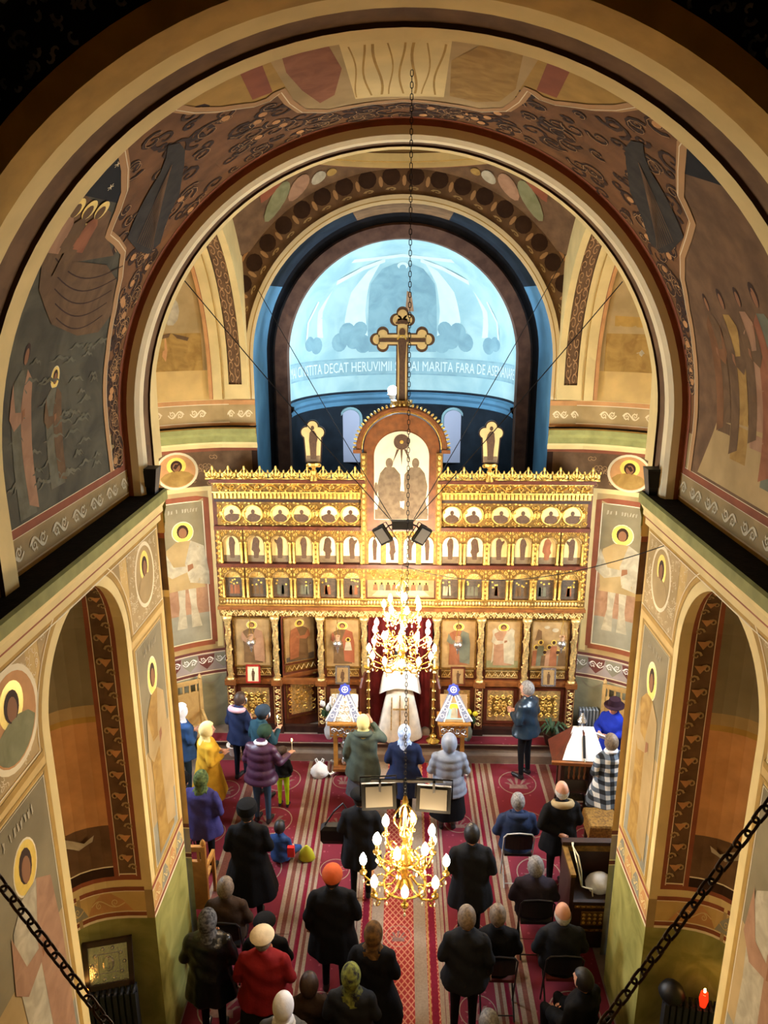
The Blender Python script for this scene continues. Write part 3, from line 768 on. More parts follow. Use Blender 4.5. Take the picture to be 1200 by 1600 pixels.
for k in range(46):
    q = rnd.uniform(-.25, .85); y = rnd.uniform(4.9, 6.35); L = rnd.uniform(.16, .36); ph = rnd.uniform(0, 3)
    strip(b, MVt, [(q + .035*math.sin(PI*i/12) + .010*math.sin(i*1.3 + ph), y + L*(i/12 - .5)) for i in range(13)], [.003 + .022*math.sin(PI*i/12) for i in range(13)], .007)
b.build('painted_waves', parent=vault, fixn=False)
b = MB(); b.use('white_line')
for q, y in ((2.2,4.75),(2.12,4.85),(2.09,5.11),(2.03,4.72),(2.25,4.95)):
    for a in (0, PI/3, 2*PI/3): strip(b, MVt, [(q - .03*math.cos(a), y - .03*math.sin(a)), (q + .03*math.cos(a), y + .03*math.sin(a))], .006, .008)
b.build('painted_stars', parent=vault, fixn=False)
b = MB(); b.use('mural_umber'); fill_to(b, [mir(p) for p in dense(br)], 4.4, ns=1)
b.use('mural_tan'); patch(b, MVt, [mir(p) for p in ((-.3,4.6),(-.3,6.6),(.2,6.3),(.3,5.4),(.1,4.6))], .005)
b.use('night'); patch(b, MVt, [mir(p) for p in ((2.44,4.5),(2.34,5.0),(2.2,5.2),(1.95,4.7),(1.9,4.5))], .005)
b.build('painted_ground', parent=vault, fixn=False)
Msr = lambda u, v, o: MVt(PI*RV - v, u, o)
for u, v, h, rb, ck in ((6.15, .1, 1.25, 'robe_brown', 'mural_brown'), (5.85, -.05, 1.45, 'robe_gold', 'robe_brown'), (5.55, .1, 1.3, 'robe_rose', 'robe_brown'), (5.28, -.15, 1.6, 'robe_blue', 'robe_red'), (4.95, -.1, 1.6, 'robe_green', 'robe_blue')):
    saint(Msr, u, v, h, rb, ck, vault, .6, halo=False)
b = MB(); b.use('tan'); ct = bt + [mir(p) for p in bt[::-1]]; fill_to(b, dense(ct), 4.4, ns=1)
b.use('mural_tan'); patch(b, MVt, [(3.36,4.5),(3.38,6.1),(3.56,6.34),(4.16,6.32),(4.77,6.34),(4.94,6.1),(4.96,4.5)], .005)
for s in (0, 1):
    pts = [(3.2,4.5),(3.34,4.5),(3.28,5.48),(3.14,5.46)]; b.use('oxide'); patch(b, MVt, [mir(p) for p in pts] if s else pts, .006)
b.build('painted_ground', parent=vault, fixn=False)
b = MB(); b.use('robe_red'); patch(b, MVt, [(3.46,4.6),(3.7,4.7),(3.76,5.4),(3.66,5.98),(3.54,6.1),(3.46,5.66),(3.42,5.2)], .007); b.build('painted_robe', parent=vault, fixn=False)
b = MB(); b.use('robe_gold'); patch(b, MVt, [(4.46,5.3),(4.66,4.8),(4.86,4.9),(4.92,5.6),(4.86,6.0),(4.7,6.18),(4.5,6.14)], .007); b.build('painted_robe', parent=vault, fixn=False)
b = MB(); b.use('cream'); patch(b, MVt, [(3.78,4.9),(4.44,4.9),(4.46,6.2),(4.16,6.25),(3.8,6.2)], .006)
b.use('tan')
for k in range(8): q = 3.83 + k*.08; strip(b, MVt, [(q + .02*math.sin(k*2 + i*.5), 5.0 + i*.115) for i in range(11)], .010 + .004*(k % 3), .008)
b.build('painted_cloth', parent=vault, fixn=False)
b = MB(); b.use('scroll_line')
for edge in (bl, [mir(p) for p in br], ct): strip(b, MVt, dense(edge), .075, .009)
b.use('white_line')
for edge in (bl, [mir(p) for p in br], ct): strip(b, MVt, [(q, y + .04) for q, y in dense(edge)], .008, .011)
b.use('oxide'); strip(b, MVt, [(lerp(-.33, PI*RV + .33, i/80), 6.95) for i in range(81)], .10, .004)
b.build('painted_border', parent=vault, fixn=False)
# scroll work and the two peacocks on the brown ground
def edge_y(q):
    q2 = q if q < PI*RV/2 else PI*RV - q
    best = 4.5
    for e in ((bl if q < PI*RV/2 else br), bt):
        for (q0, a0), (q1, a1) in zip(e, e[1:]):
            if min(q0, q1) <= q2 <= max(q0, q1) and abs(q1-q0) > 1e-6: best = max(best, lerp(a0, a1, (q2-q0)/(q1-q0)))
    return best
b = MB(); b2 = MB(); b3 = MB(); b.use('mural_dark'); b2.use('scroll_line'); b3.use('oxide_orange'); rnd = random.Random(2)
for k in range(420):
    q = rnd.uniform(-.3, PI*RV + .3); y0 = edge_y(q) + .12; y1 = 6.86
    if y1 < y0: continue
    y = rnd.uniform(y0, y1); r = rnd.uniform(.05, .13); ph = rnd.uniform(0, 6.28); d = rnd.choice((-1, 1))
    curl(b, MVt, q, y, r, .04, 1.2, ph, d, .004 + .0001*(k % 9), 12)
    if k % 2: curl(b2, MVt, q + .01, y + .01, r, .007, 1.2, ph, d, .0056 + .0001*(k % 9), 12)
    if k % 9 == 0: patch(b3, MVt, ell(q, y, .035, .05, 8), .0048)
tag(b.build('scroll_pattern', parent=vault, fixn=False), kind='stuff'); tag(b2.build('scroll_pattern', parent=vault, fixn=False), kind='stuff'); b3.build('painted_leaves', parent=vault, fixn=False)
pk = [(2.52,5.31),(2.58,5.42),(2.56,5.6),(2.46,5.85),(2.25,6.27),(2.01,6.49),(1.78,6.72),(1.66,6.6),(1.67,6.34),(1.76,5.95),(2.1,5.75),(2.32,5.62),(2.44,5.47)]
for s in (0, 1):
    f = (lambda p: mir(p)) if s else (lambda p: p)
    b = MB(); b.use('peacock'); patch(b, MVt, [f(p) for p in pk], .008)
    b.use('mural_umber')
    for k in range(9): strip(b, MVt, [f((2.42 - .02*k, 5.65 + .03*k)), f((2.0 - .03*k + .06, 6.0 + .06*k)), f((1.74 - .005*k, 6.2 + .055*k))], .008, .010)
    b.build('painted_peacock', parent=vault, fixn=False)
# marbling in the grooves is left to the material; leaf scrolls on the black vault
b = MB(); b.use('near_vault_leaf'); rnd = random.Random(8)
MN = lambda q, y, o: ((2.95-o)*math.cos(PI - q/2.95), y, ZS + (2.95-o)*math.sin(PI - q/2.95))
for k in range(520):
    q = rnd.uniform(.3, PI*2.95 - .3); y = rnd.uniform(1.9, 3.7)
    curl(b, MN, q, y, rnd.uniform(.04, .09), .035, .6, rnd.uniform(0, 6.28), rnd.choice((-1, 1)), .005, 6)
MFa = lambda u, v, o: (u, 3.725 - o, v)
for k in range(420):
    a = rnd.uniform(.05, PI - .05); r = rnd.uniform(2.72, 2.94)
    curl(b, MFa, r*math.cos(a), ZS + r*math.sin(a), rnd.uniform(.02, .045), .02, .55, rnd.uniform(0, 6.28), rnd.choice((-1, 1)), .004, 6)
tag(b.build('leaf_pattern', parent=nv, fixn=False), kind='stuff')

# ---- apse walls: saint panels, medallions, friezes
for sd, side in ((-1, 'left'), (1, 'right')):
    w = walls[side + '_apse']
    # u: arc length from the altar end, v: height
    M = lambda u, v, o, sd=sd: (sd*(2.55 + (AR-o)*math.sin(PI - u/AR)), CY - (AR-o)*math.cos(PI - u/AR), v)
    u0, u1 = .82, 1.72
    b = MB()
    b.use('cream'); rect(b, M, u0-.14, u0-.04, 1.9, 4.82, .002)
    b.use('oxide'); strip(b, M, dense([(u0, 2.0), (u1, 2.0)], 6) + dense([(u1, 2.0), (u1, 4.7)], 2) + dense([(u1, 4.7), (u0, 4.7)], 6) + [(u0, 2.0)], .09, .004)
    b.use('slate'); rect(b, M, u0+.045, u1-.045, 3.75, 4.66, .003, 6)
    b.use('robe_rose'); rect(b, M, u0+.045, u1-.045, 2.6, 3.75, .003, 6)
    b.use('slate_blue'); rect(b, M, u0+.045, u1-.045, 2.05, 2.6, .003, 6)
    b.use('white_line'); strip(b, M, dense([(u0+.06, 2.06), (u1-.06, 2.06)], 6) + dense([(u1-.06, 2.06), (u1-.06, 4.65)], 2) + dense([(u1-.06, 4.65), (u0+.06, 4.65)], 6) + [(u0+.06, 2.06)], .014, .0055)
    b.build('painted_panel', parent=w, fixn=False)
    saint(M, (u0+u1)/2 - .02, 2.35, 2.02, 'mural_tan', 'robe_white', w, 1.0, sd, legs='robe_white')
    faint_letters(M, (u0+u1)/2 - .05, 4.46, .085, 11, w, sd)
    bust(M, 1.27, 5.2, .36, .32, 'robe_gold', 'oxide_orange', w)
    b = MB(); b.use('scroll_line'); rnd = random.Random(4)
    for k in range(60): curl(b, M, rnd.uniform(.6, 2.2), rnd.uniform(4.95, 5.45), .05, .012, 1, rnd.uniform(0, 6), rnd.choice((-1, 1)), .0025, 8)
    b.build('scroll_pattern', parent=w, fixn=False)
    b = MB(); b.use('pale_cream')
    for k in range(5): scroll_run(b, M, .72 + k*.36, .98 + k*.36, 6.14, .17, 2, .02, .010)
    b.use('grey_scroll')
    for k in range(6):
        u = .7 + k*.3
        b.use('mauve_line' if k % 2 else 'slate_blue'); patch(b, M, [(u-.15, 1.77), (u+.15, 1.77), (u+.12, 1.6), (u, 1.48), (u-.12, 1.6)], .003)
        b.use('petal_white'); scroll_run(b, M, u - .13, u + .13, 1.66, .17, 2, .014, .006)
    b.build('scroll_pattern', parent=w, fixn=False)
    # swags of the painted drape
    b = MB(); b.use('slate_blue')
    for k in range(4): strip(b, M, [(.75 + k*.4 + .4*i/10, 1.33 - .14*math.sin(PI*i/10)) for i in range(11)], .03, .003)
    b.build('painted_drape', parent=w, fixn=False)
    # conch scene behind the side arch
    Mq = lambda t, p, o, sd=sd: (sd*(2.55 + (AR-o)*math.cos(p)*math.sin(PI - t)), CY - (AR-o)*math.cos(p)*math.cos(PI - t), CZ + (AR-o)*math.sin(p))
    b = MB()
    b.use('robe_gold'); rect(b, Mq, .3, 1.0, -.0, .25, .004, 6, 2)
    if sd > 0:
        b.use('robe_white'); patch(b, Mq, ell(.62, .12, .13, .06, 14), .006); patch(b, Mq, ell(.48, .16, .045, .05, 10), .007); strip(b, Mq, [(.52, .1), (.49, .02)], .02, .006); strip(b, Mq, [(.7, .1), (.72, .02)], .02, .006)
        b.use('tan'); patch(b, Mq, [(.35, .3), (.9, .28), (.9, .34), (.35, .37)], .005)
    else:
        b.use('robe_brown'); strip(b, Mq, [(.35, .2), (.5, .24), (.7, .2)], .025, .006); b.use('oxide_orange'); strip(b, Mq, [(.55, .23), (.54, .14), (.56, .04)], .03, .007); b.use('robe_white'); patch(b, Mq, ell(.5, .4, .06, .1, 10), .006)
    b.build('painted_scene', parent=w, fixn=False)
# brown leaf garland on the face of the altar arch
MFt = lambda a, r, o: (r*math.cos(a), 12.49 - o, AZ + r*math.sin(a))
b = MB(); 
for k in range(24):
    a = PI*(k+.5)/24
    b.use('mural_dark'); patch(b, MFt, [(a + .05*math.cos(t), 2.84 + .13*math.sin(t)) for t in frange(0, 2*PI, 12)[:-1]], .003)
    b.use('scroll_line'); patch(b, MFt, [(a + .06 + .012*math.cos(t), 2.78 + .08*math.sin(t)) for t in frange(0, 2*PI, 8)[:-1]], .004)
    b.use('mural_tan'); curl(b, MFt, a + .0, 2.66, .03, .02, 1, 0, 1, .004, 8)
b.build('leaf_garland', parent=wall_front, fixn=False)
b = MB(); b.use('pale_cream')
for sd in (-1, 1):
    Mf = lambda u, v, o: (u, 12.44 - o, v)
    scroll_run(b, Mf, sd*2.5, sd*2.75, 6.13, .17, 2, .02, .004); scroll_run(b, Mf, sd*2.8, sd*3.02, 6.13, .17, 2, .02, .004)
b.build('scroll_pattern', parent=wall_front, fixn=False)
# pendentive scenes and side-arch ornament
b = MB()
for uu in (-1, 1):
    def Mp(u, v, o):
        p = Vector(pend(u, v)); d = (Vector((0, CY, CZ)) - p).normalized(); return tuple(p + d*(.012 + o))
    for (u, v, ru, rv, mm) in ((.62, .45, .05, .3, 'robe_rose'), (.72, .4, .05, .28, 'robe_green'), (.52, .55, .04, .25, 'robe_white'), (.8, .7, .06, .2, 'oxide'), (.45, .7, .03, .2, 'robe_gold')):
        b.use(mm); patch(b, Mp, [(uu*(u + ru*math.cos(t)), v + rv*math.sin(t)) for t in frange(0, 2*PI, 14)[:-1]], .002)
b.build('painted_scene', parent=dome, fixn=False)
for sd in (-1, 1):
    b = MB(); b.use('scroll_line')
    def Ms(u, v, o, sd=sd):
        R = 2.355 - o
        return (sd*v, CY + R*math.cos(u), CZ + R*math.sin(u)) if u > 0 else (sd*v, CY + R, CZ + u*2.4)
    for k in range(16):
        u = -.1 + k*.085
        curl(b, Ms, u, 2.70, .05, .012, 1.1, k, 1, .004, 9); curl(b, Ms, u + .04, 2.80, .05, .012, 1.1, k + 2, -1, .004, 9)
    b.build('scroll_pattern', parent=bpy.data.objects['trim_5' if sd < 0 else 'trim_6'], fixn=False)

# ---- altar conch: pale glory, enthroned figure, cloud banks, inscription band
def MC(t, p, o):
    R = ER - o
    return (R*math.cos(p)*math.cos(PI - t), 14.0 + R*math.cos(p)*math.sin(PI - t), IZ + R*math.sin(p))
def MCw(t, z, o): return ((ER-o)*math.cos(PI - t), 14.0 + (ER-o)*math.sin(PI - t), z)
b = MB()
b.use('conch_pale')
for s in (-1, 1):
    patch(b, MC, [(PI/2 + s*a, p) for a, p in ((.34, .1), (.52, .1), (.62, .3), (.62, .6), (.5, .85), (.36, .95), (.42, .7), (.40, .4))], .004)
    patch(b, MC, [(PI/2 + s*a, p) for a, p in ((.86, .15), (.94, .15), (1.0, .4), (.9, .62), (.93, .4))], .004)
    strip(b, MC, [(PI/2 + s*a, p) for a, p in ((.3, 1.0), (.6, .88), (.9, .7))], .06, .004)
    strip(b, MC, [(PI/2 + s*a, p) for a, p in ((1.1, .12), (1.12, .3), (1.05, .5))], .03, .004)
strip(b, MC, [(PI/2 + a, 1.08 - .12*abs(a)) for a in frange(-.9, .9, 16)], .05, .005)
b.build('painted_glory', parent=altar, fixn=False)
b = MB(); b.use('conch_figure')
patch(b, MC, [(PI/2 + a, p) for a, p in ((-.34, .0), (.34, .0), (.36, .35), (.4, .7), (.3, .88), (.14, .95), (0, .97), (-.14, .95), (-.3, .88), (-.4, .7), (-.36, .35))], .006)
for s in (-1, 1):
    for a, p, r in ((.5, .12, .09), (.58, .2, .09), (.44, .22, .08), (.66, .1, .09), (.95, .08, .08), (1.05, .1, .07), (.4, .08, .09)):
        patch(b, MC, [(PI/2 + s*a + r*math.cos(t), p + r*math.sin(t)) for t in frange(0, 2*PI, 14)[:-1]], .007 + a*.001)
b.use('conch_pale'); patch(b, MC, [(PI/2 + .085*math.cos(t), .93 + .05*math.sin(t)) for t in frange(0, 2*PI, 16)[:-1]], .009)
b.use('conch_figure'); patch(b, MC, [(PI/2 + .05*math.cos(t), .90 + .045*math.sin(t)) for t in frange(0, 2*PI, 14)[:-1]], .010)
b.use('robe_rose'); patch(b, MC, [(PI/2 + a, p) for a, p in ((.03, .4), (.12, .4), (.1, .6), (.05, .62))], .011)
b.build('painted_enthroned_figure', parent=altar, fixn=False)
b = MB(); b.use('conch_band'); rect(b, MCw, .12, PI-.12, 6.42, 6.78, .004, 30)
b.use('conch_figure'); rect(b, MCw, .12, PI-.12, 6.75, 6.77, .006, 30); rect(b, MCw, .12, PI-.12, 6.42, 6.45, .006, 30)
b.build('painted_band', parent=altar, fixn=False)
wall_text('MAI CINSTITA DECAT HERUVIMII SI MAI MARITA FARA DE ASEMANARE', lambda u, v, o: MCw(u/ER, v, o), ER*PI/2, 6.50, .195, altar, 'conch_text', 1, off=.010, vs=1.5)

# ================================================================ SOLEA STEPS
plat = MB()
plat.use('marble_stair').box(-3.6, 3.6, 11.76, 12.75, 0.0, .29)
plat = plat.build('trim_9'); structure(plat, 'low stone platform with a front step before the icon screen', 'step')
MB().box(-3.6, 3.6, 11.66, 11.76, 0, .15).build('step_tread', 'marble_stair', plat)
MB().box(-3.6, 3.6, 11.74, 11.755, .24, .30).build('step_nosing', 'wood_dark', plat)

# ================================================================ ICON SCREEN
IY0, IB = 12.15, .29
icon = empty('icon_screen', (0, IY0, IB))
tag(icon, 'carved gilded icon screen with tiers of saints filling the altar front', 'icon screen')
def loc(b):   # author in (x, y from front plane, world z), store relative to the base
    b.v = [(x, y, z - IB) for x, y, z in b.v]; return b
def part(b, name, m=None, parent=None, smooth=False, fixn=True):
    return loc(b).build(name, m, parent or icon, smooth, fixn=fixn)
COLX = [-3.06, -2.22, -1.42, -.64, .64, 1.42, 2.22, 3.06]
BX = [-3.12, -2.28, -1.46, -.64, .64, 1.46, 2.28, 3.12]
def spir(cx, cz, r, turns, ph, d, y=-.0, n=12, r1=.15):
    return [(cx + r*(1-(1-r1)*i/n)*math.cos(ph + d*turns*2*PI*i/n), y, cz + r*(1-(1-r1)*i/n)*math.sin(ph + d*turns*2*PI*i/n)) for i in range(n+1)]
def vine(b, x0, x1, zc, h, n, y, r):
    L = (x1-x0)/n
    b.tube([(lerp(x0, x1, i/(n*6)), y, zc + h*.3*math.sin(i/6*PI)) for i in range(n*6+1)], r, 4)
    for k in range(n):
        s = 1 if k % 2 == 0 else -1
        b.tube(spir(x0+L*(k+.5), zc - s*h*.04, h*.3, 1.3, s*PI/2, s, y-.004, 9), r*.9, 4)
        for dx, dz in ((.05, .34), (.95, -.34), (.5, -.42), (.28, .3), (.75, .34)):
            b.ball((x0+L*(k+dx), y, zc + s*h*dz), h*.1, .012, h*.13, 6, 4)
# --- lower tier boards (openings for the doors in bays 1 and 3)
for x0, x1 in ((-3.15, -2.22), (-1.42, -.64), (.64, 1.42), (1.42, 2.22), (2.22, 3.15)):
    part(MB().box(x0, x1, .04, .12, IB, 2.62), 'board', 'wood_red')
part(MB().box(-3.2, 3.2, .02, .27, 2.60, 5.04), 'upper_board', 'wood_red')
for x0, x1 in ((-3.16, -.62), (.62, 3.16)):
    part(MB().box(x0, x1, -.04, .04, IB, .42), 'plinth', 'wood_dark')
    part(MB().box(x0, x1, -.03, .05, 1.27, 1.36), 'dado_rail', 'wood_ledge')
# --- twisted columns on carved pedestals
def col_mesh():
    b = MB(); rings = []; N = 40
    for i in range(N+1):
        z = 1.40 + 1.06*i/N
        rings.append([((.048 + .010*math.cos(3*(2*PI*k/12) - z*22))*math.cos(2*PI*k/12), (.048 + .010*math.cos(3*(2*PI*k/12) - z*22))*math.sin(2*PI*k/12), z) for k in range(12)])
    b.rings(rings)
    b.lathe([(.075, 1.36), (.075, 1.39), (.055, 1.41)], n=12); b.lathe([(.05, 2.44), (.06, 2.46), (.052, 2.48), (.085, 2.56), (.085, 2.60)], n=12)
    for k in range(10): b.ball((.055*math.cos(k*1.3), .055*math.sin(k*1.3), 1.45 + k*.1), .016, .016, .024, 6, 4)
    return loc(b).mesh('twisted_column', True)
colm = col_mesh(); colm.materials.append(MATS['gold_pale'])
def ped_mesh():
    b = MB(); b.use('wood_red').box(-.075, .075, -.06, .05, .42, 1.27); b.use('wood_ledge').box(-.10, .10, -.10, .05, 1.27, 1.37); b.use('wood_dark').box(-.09, .09, -.08, .05, IB, .42)
    b.use('gold_pale')
    for k in range(6):
        z = .53 + k*.125
        b.tube(spir(0, z, .045, 1.2, k*PI, 1 if k % 2 else -1, -.066, 8), .012, 4); b.ball((.03*(-1)**k, -.066, z+.06), .02, .012, .02, 6, 4); b.ball((-.035*(-1)**k, -.066, z), .016, .012, .03, 6, 4)
    for x in (-.062, .062): b.box(x-.006, x+.006, -.068, -.06, .46, 1.24)
    return loc(b).mesh('pedestal')
pedm = ped_mesh()
for x in COLX:
    o = link('twisted_column', colm, icon, (x, -.03, 0)); link('pedestal', pedm, icon, (x, 0, 0))
MI = lambda y0: (lambda u, v, o: (u, y0 - o, v - IB))
# --- bay fillings of the lower tier
def rosette(b, cx, cz, s, y):
    for i in range(4):
        for j in range(4):
            x = cx + s*(i-1.5)/2; z = cz + s*(j-1.5)/2
            b.tube(spir(x, z, s*.2, 1.1, (i+j)*1.57, 1 if (i+j) % 2 else -1, y, 8), s*.05, 4)
    b.ball((cx, y, cz), s*.2, .02, s*.2, 8, 5)
    for k in range(8): b.ball((cx + s*.42*math.cos(k*PI/4), y, cz + s*.42*math.sin(k*PI/4)), s*.13, .014, s*.13, 6, 4)
def lower_panel(parent, x0, x1, y, z0=.48, z1=1.24, off=None):
    cx = (x0+x1)/2; b = MB()
    w = (x1-x0)/2
    for d, yy, mm in ((.0, .0, 'gold_dark'), (.012, -.012, 'wood_red'), (.075, -.02, 'gold_pale'), (.085, -.012, 'wood_dark'), (.10, -.018, 'wood_red')):
        b.use(mm).box(cx-w+d, cx+w-d, y+yy, y+yy+.02, z0+d, z1-d)
    zc = (z0+z1)/2; b.use('gold_pale').box(cx-.165, cx+.165, y-.022, y, zc-.185, zc+.185); b.use('gold_dark').box(cx-.152, cx+.152, y-.026, y, zc-.172, zc+.172)
    p = part(b, 'lower_panel', parent=parent)
    b = MB(); rosette(b, cx, (z0+z1)/2, .24, y-.028); part(b, 'carved_rosette', 'gold', p)
def main_icon(parent, x0, x1, z0, z1, y, ground, robe, cloak, lname, child=False, scene=False, wings=False):
    """painted icon board in a gilt frame, plaque below"""
    b = MB(); b.use('gold_dark')
    for a in ((x0-.03, x0, z0-.03, z1+.03), (x1, x1+.03, z0-.03, z1+.03), (x0, x1, z1, z1+.03), (x0, x1, z0-.03, z0)): b.box(a[0], a[1], y-.03, y+.02, a[2], a[3])
    b.use(ground).box(x0, x1, y-.012, y+.02, z0, z1)
    p = part(b, 'icon_panel', parent=parent)
    M = MI(y-.016); cx = (x0+x1)/2; h = (z1-z0)
    if scene:
        rnd = random.Random(6); b = MB()
        for k in range(7):
            cxx = x0 + .08 + (x1-x0-.16)*k/6; zz = z0 + h*(.35 + .12*math.sin(k*2.1))
            b.use('halo'); patch(b, M, ell(cxx, zz + .1, .05, .05, 12), .002); b.use('hair_paint'); patch(b, M, ell(cxx, zz + .095, .03, .036, 10), .004)
            b.use(('robe_red', 'robe_blue', 'robe_brown', 'robe_rose')[k % 4]); patch(b, M, [(cxx-.07, z0 + .05), (cxx+.07, z0+.05), (cxx+.055, zz+.03), (cxx-.055, zz+.03)], .003)
        b.use('robe_brown'); patch(b, M, [(x0+.05, z0+h*.6), (x0+.17, z0+h*.62), (x0+.16, z0+h*.8), (x0+.1, z0+h*.84)], .003)
        b.use('robe_white'); patch(b, M, ell(x0+.4, z0+h*.82, .06, .04, 10), .003); b.use('robe_white'); patch(b, M, ell(x0+.25, z0+h*.88, .05, .03, 10), .003)
        b.build('painted_figures', parent=p, fixn=False)
    else:
        if wings:
            b = MB(); b.use('robe_white')
            for s in (-1, 1): patch(b, M, [(cx+s*.04, z0+h*.72), (cx+s*.14, z0+h*.86), (cx+s*.2, z0+h*.8), (cx+s*.17, z0+h*.6), (cx+s*.2, z0+h*.1), (cx+s*.08, z0+h*.3)], .0015)
            b.use('robe_green'); patch(b, M, [(x0+.01, z0+.01), (x1-.01, z0+.01), (x1-.01, z0+h*.16), (x0+.01, z0+h*.16)], .001)
            b.build('painted_wings', parent=p, fixn=False)
        saint(M, cx, z0+h*.06, h*.92, robe, cloak, p, 1.25, 1)
        if child: 
            b = MB(); b.use('halo'); patch(b, M, ell(cx+.1, z0+h*.58, .045, .045, 12), .009); b.use('hair_paint'); patch(b, M, ell(cx+.1, z0+h*.58, .028, .032, 10), .010); b.use('robe_white'); patch(b, M, [(cx+.03, z0+h*.35), (cx+.17, z0+h*.35), (cx+.14, z0+h*.53), (cx+.06, z0+h*.53)], .009)
            b.build('painted_child', parent=p, fixn=False)
    return p
def plaque(parent, x0, x1, y, z0=1.43, z1=1.56):
    b = MB(); b.use('gold_dark').box(x0, x1, y-.01, y+.02, z0, z1); b.use('gold_pale')
    n = 5
    for k in range(n):
        cx = x0 + (x1-x0)*(k+.5)/n; b.tube([(cx-.05, y-.014, z0+.02), (cx, y-.014, z1-.02), (cx+.05, y-.014, z0+.02)], .009, 4); b.ball((cx, y-.014, z0+.045), .02, .01, .02, 6, 4)
    b.box(x0, x1, y-.02, y, z0-.01, z0+.012); b.box(x0, x1, y-.02, y, z1-.012, z1+.01)
    part(b, 'carved_plaque', parent=parent)
bays = [(-2.95, -2.33, 'icon_tan', 'robe_brown', 'robe_rose', {}), (-1.32, -.74, 'icon_tan', 'robe_brown', 'oxide', {'child': True}),
        (.74, 1.32, 'icon_tan', 'robe_red', 'robe_blue', {}), (1.53, 2.11, 'icon_tan', 'robe_rose', 'robe_white', {'wings': True}), (2.33, 2.95, 'icon_tan', 'robe_red', 'robe_blue', {'scene': True})]
for x0, x1, g, rb, ck, kw in bays:
    main_icon(icon, x0, x1, 1.62, 2.53, .03, g, rb, ck, '', **kw); plaque(icon, x0, x1, .03); lower_panel(icon, x0-.02, x1+.02, .035)
# --- open north door, hinged at its left edge and swung into the altar
door = empty('deacon_door', (-2.13, .06, 0)); door.parent = icon; door.rotation_euler = (0, 0, math.radians(24))
def dloc(b, name, m=None, parent=None):
    b.v = [(x, y, z - IB) for x, y, z in b.v]; return b.build(name, m, parent or door)
dloc(MB().box(0, .66, 0, .04, IB+.02, 2.56), 'door_leaf', 'wood_red')
b = MB(); b.use('gold_dark').box(.04, .62, -.02, 0, 1.62, 2.52); b.use('icon_tan').box(.06, .60, -.026, 0, 1.64, 2.5); p = dloc(b, 'icon_panel')
saint(MI(-.03), .33, 1.68, .8, 'robe_brown', 'robe_red', p, 1.2, -1)
b = MB(); b.use('icon_scene'); patch(b, MI(-.028), [(.07, 1.65), (.59, 1.65), (.59, 1.78), (.07, 1.74)], .001); b.build('painted_ground', parent=p, fixn=False)
b = MB(); b.use('gold_dark').box(.05, .61, -.015, 0, 1.45, 1.58); b.use('gold_pale')
for k in range(6): b.tube([(.08+k*.09, -.02, 1.47), (.125+k*.09, -.02, 1.56), (.17+k*.09, -.02, 1.47)], .008, 4)
dloc(b, 'carved_plaque'); dloc(MB().box(.0, .66, -.03, 0, 1.33, 1.40), 'door_rail', 'wood_ledge')
b = MB()
for d, yy, mm in ((0, -.012, 'gold_dark'), (.02, -.02, 'wood_red'), (.08, -.028, 'gold_pale'), (.09, -.018, 'wood_dark')): b.use(mm).box(.05+d, .61-d, yy, 0, .5+d, 1.27-d)
p = dloc(b, 'lower_panel'); b = MB(); rosette(b, .33, .885, .28, -.024); dloc(b, 'carved_rosette', 'gold', p)
dloc(MB().tube([(.6, -.02, 1.36), (.6, -.06, 1.36), (.55, -.065, 1.36)], .012, 6), 'door_handle', 'brass')
# --- royal doorway: curtain, low doors folded back
b = MB()
for i in range(24): pass
ptsc = [(-.58 + 1.16*i/48, .16 + .025*math.sin(i*1.05)) for i in range(49)]
b.grid(lambda i, z: (ptsc[int(i)][0], ptsc[int(i)][1], z), list(range(49)), [IB+.02, 1.4, 2.6])
part(b, 'altar_curtain', mat('curtain_red', '#5e1a1a', .85, var=.2, scale=5), fixn=False)
for s in (-1, 1):
    b = MB(); b.use('wood_red'); b.prism([(0, IB+.03), (.4, IB+.03), (.4, 1.35), (.3, 1.5), (.12, 1.62), (0, 1.64)], 0, .035, M=Matrix.Translation((s*.57, .1, 0)) @ Matrix.Rotation(s*math.radians(112), 4, 'Z') @ Matrix.Scale(-s, 4, (1, 0, 0)))
    part(b, 'royal_door')
# --- shelves and friezes running across
def across(z0, z1, y0, name, m, x=3.18): return part(MB().box(-x, x, y0, .03, z0, z1), name, m)
across(2.60, 2.735, -.03, 'vine_frieze', 'gold_dark')
across(2.745, 2.80, -.10, 'ledge', 'wood_ledge', 3.2); across(2.80, 2.945, -.02, 'bead_frieze', 'gold_dark')
across(3.525, 3.59, -.08, 'ledge', 'wood_red'); across(4.20, 4.265, -.08, 'ledge', 'wood_red')
b = MB()
for k in range(12): vine(b, -3.16 + k*.527, -3.16 + (k+1)*.527, 2.668, .13, 5, -.04, .011)
part(b, 'carved_vine', 'gold_pale')
bm_ = MB(); bm_.ball((0, 0, 0), .026, .02, .042, 6, 4); bead = bm_.mesh('bead', True); bead.materials.append(MATS['gold_pale'])
bf = bpy.data.objects['bead_frieze']
for k in range(118):
    x = -3.14 + k*.0537
    link('bead', bead, bf, (x, -.03, 2.873 - IB))
for z in (2.815, 2.935): part(MB().box(-3.18, 3.18, -.035, -.0, z-.012, z+.012), 'gilt_fillet', 'gold')
for x in BX: part(MB().box(x-.045, x+.045, -.045, 0, 2.82, 2.93), 'bead_block', 'gold_dark')
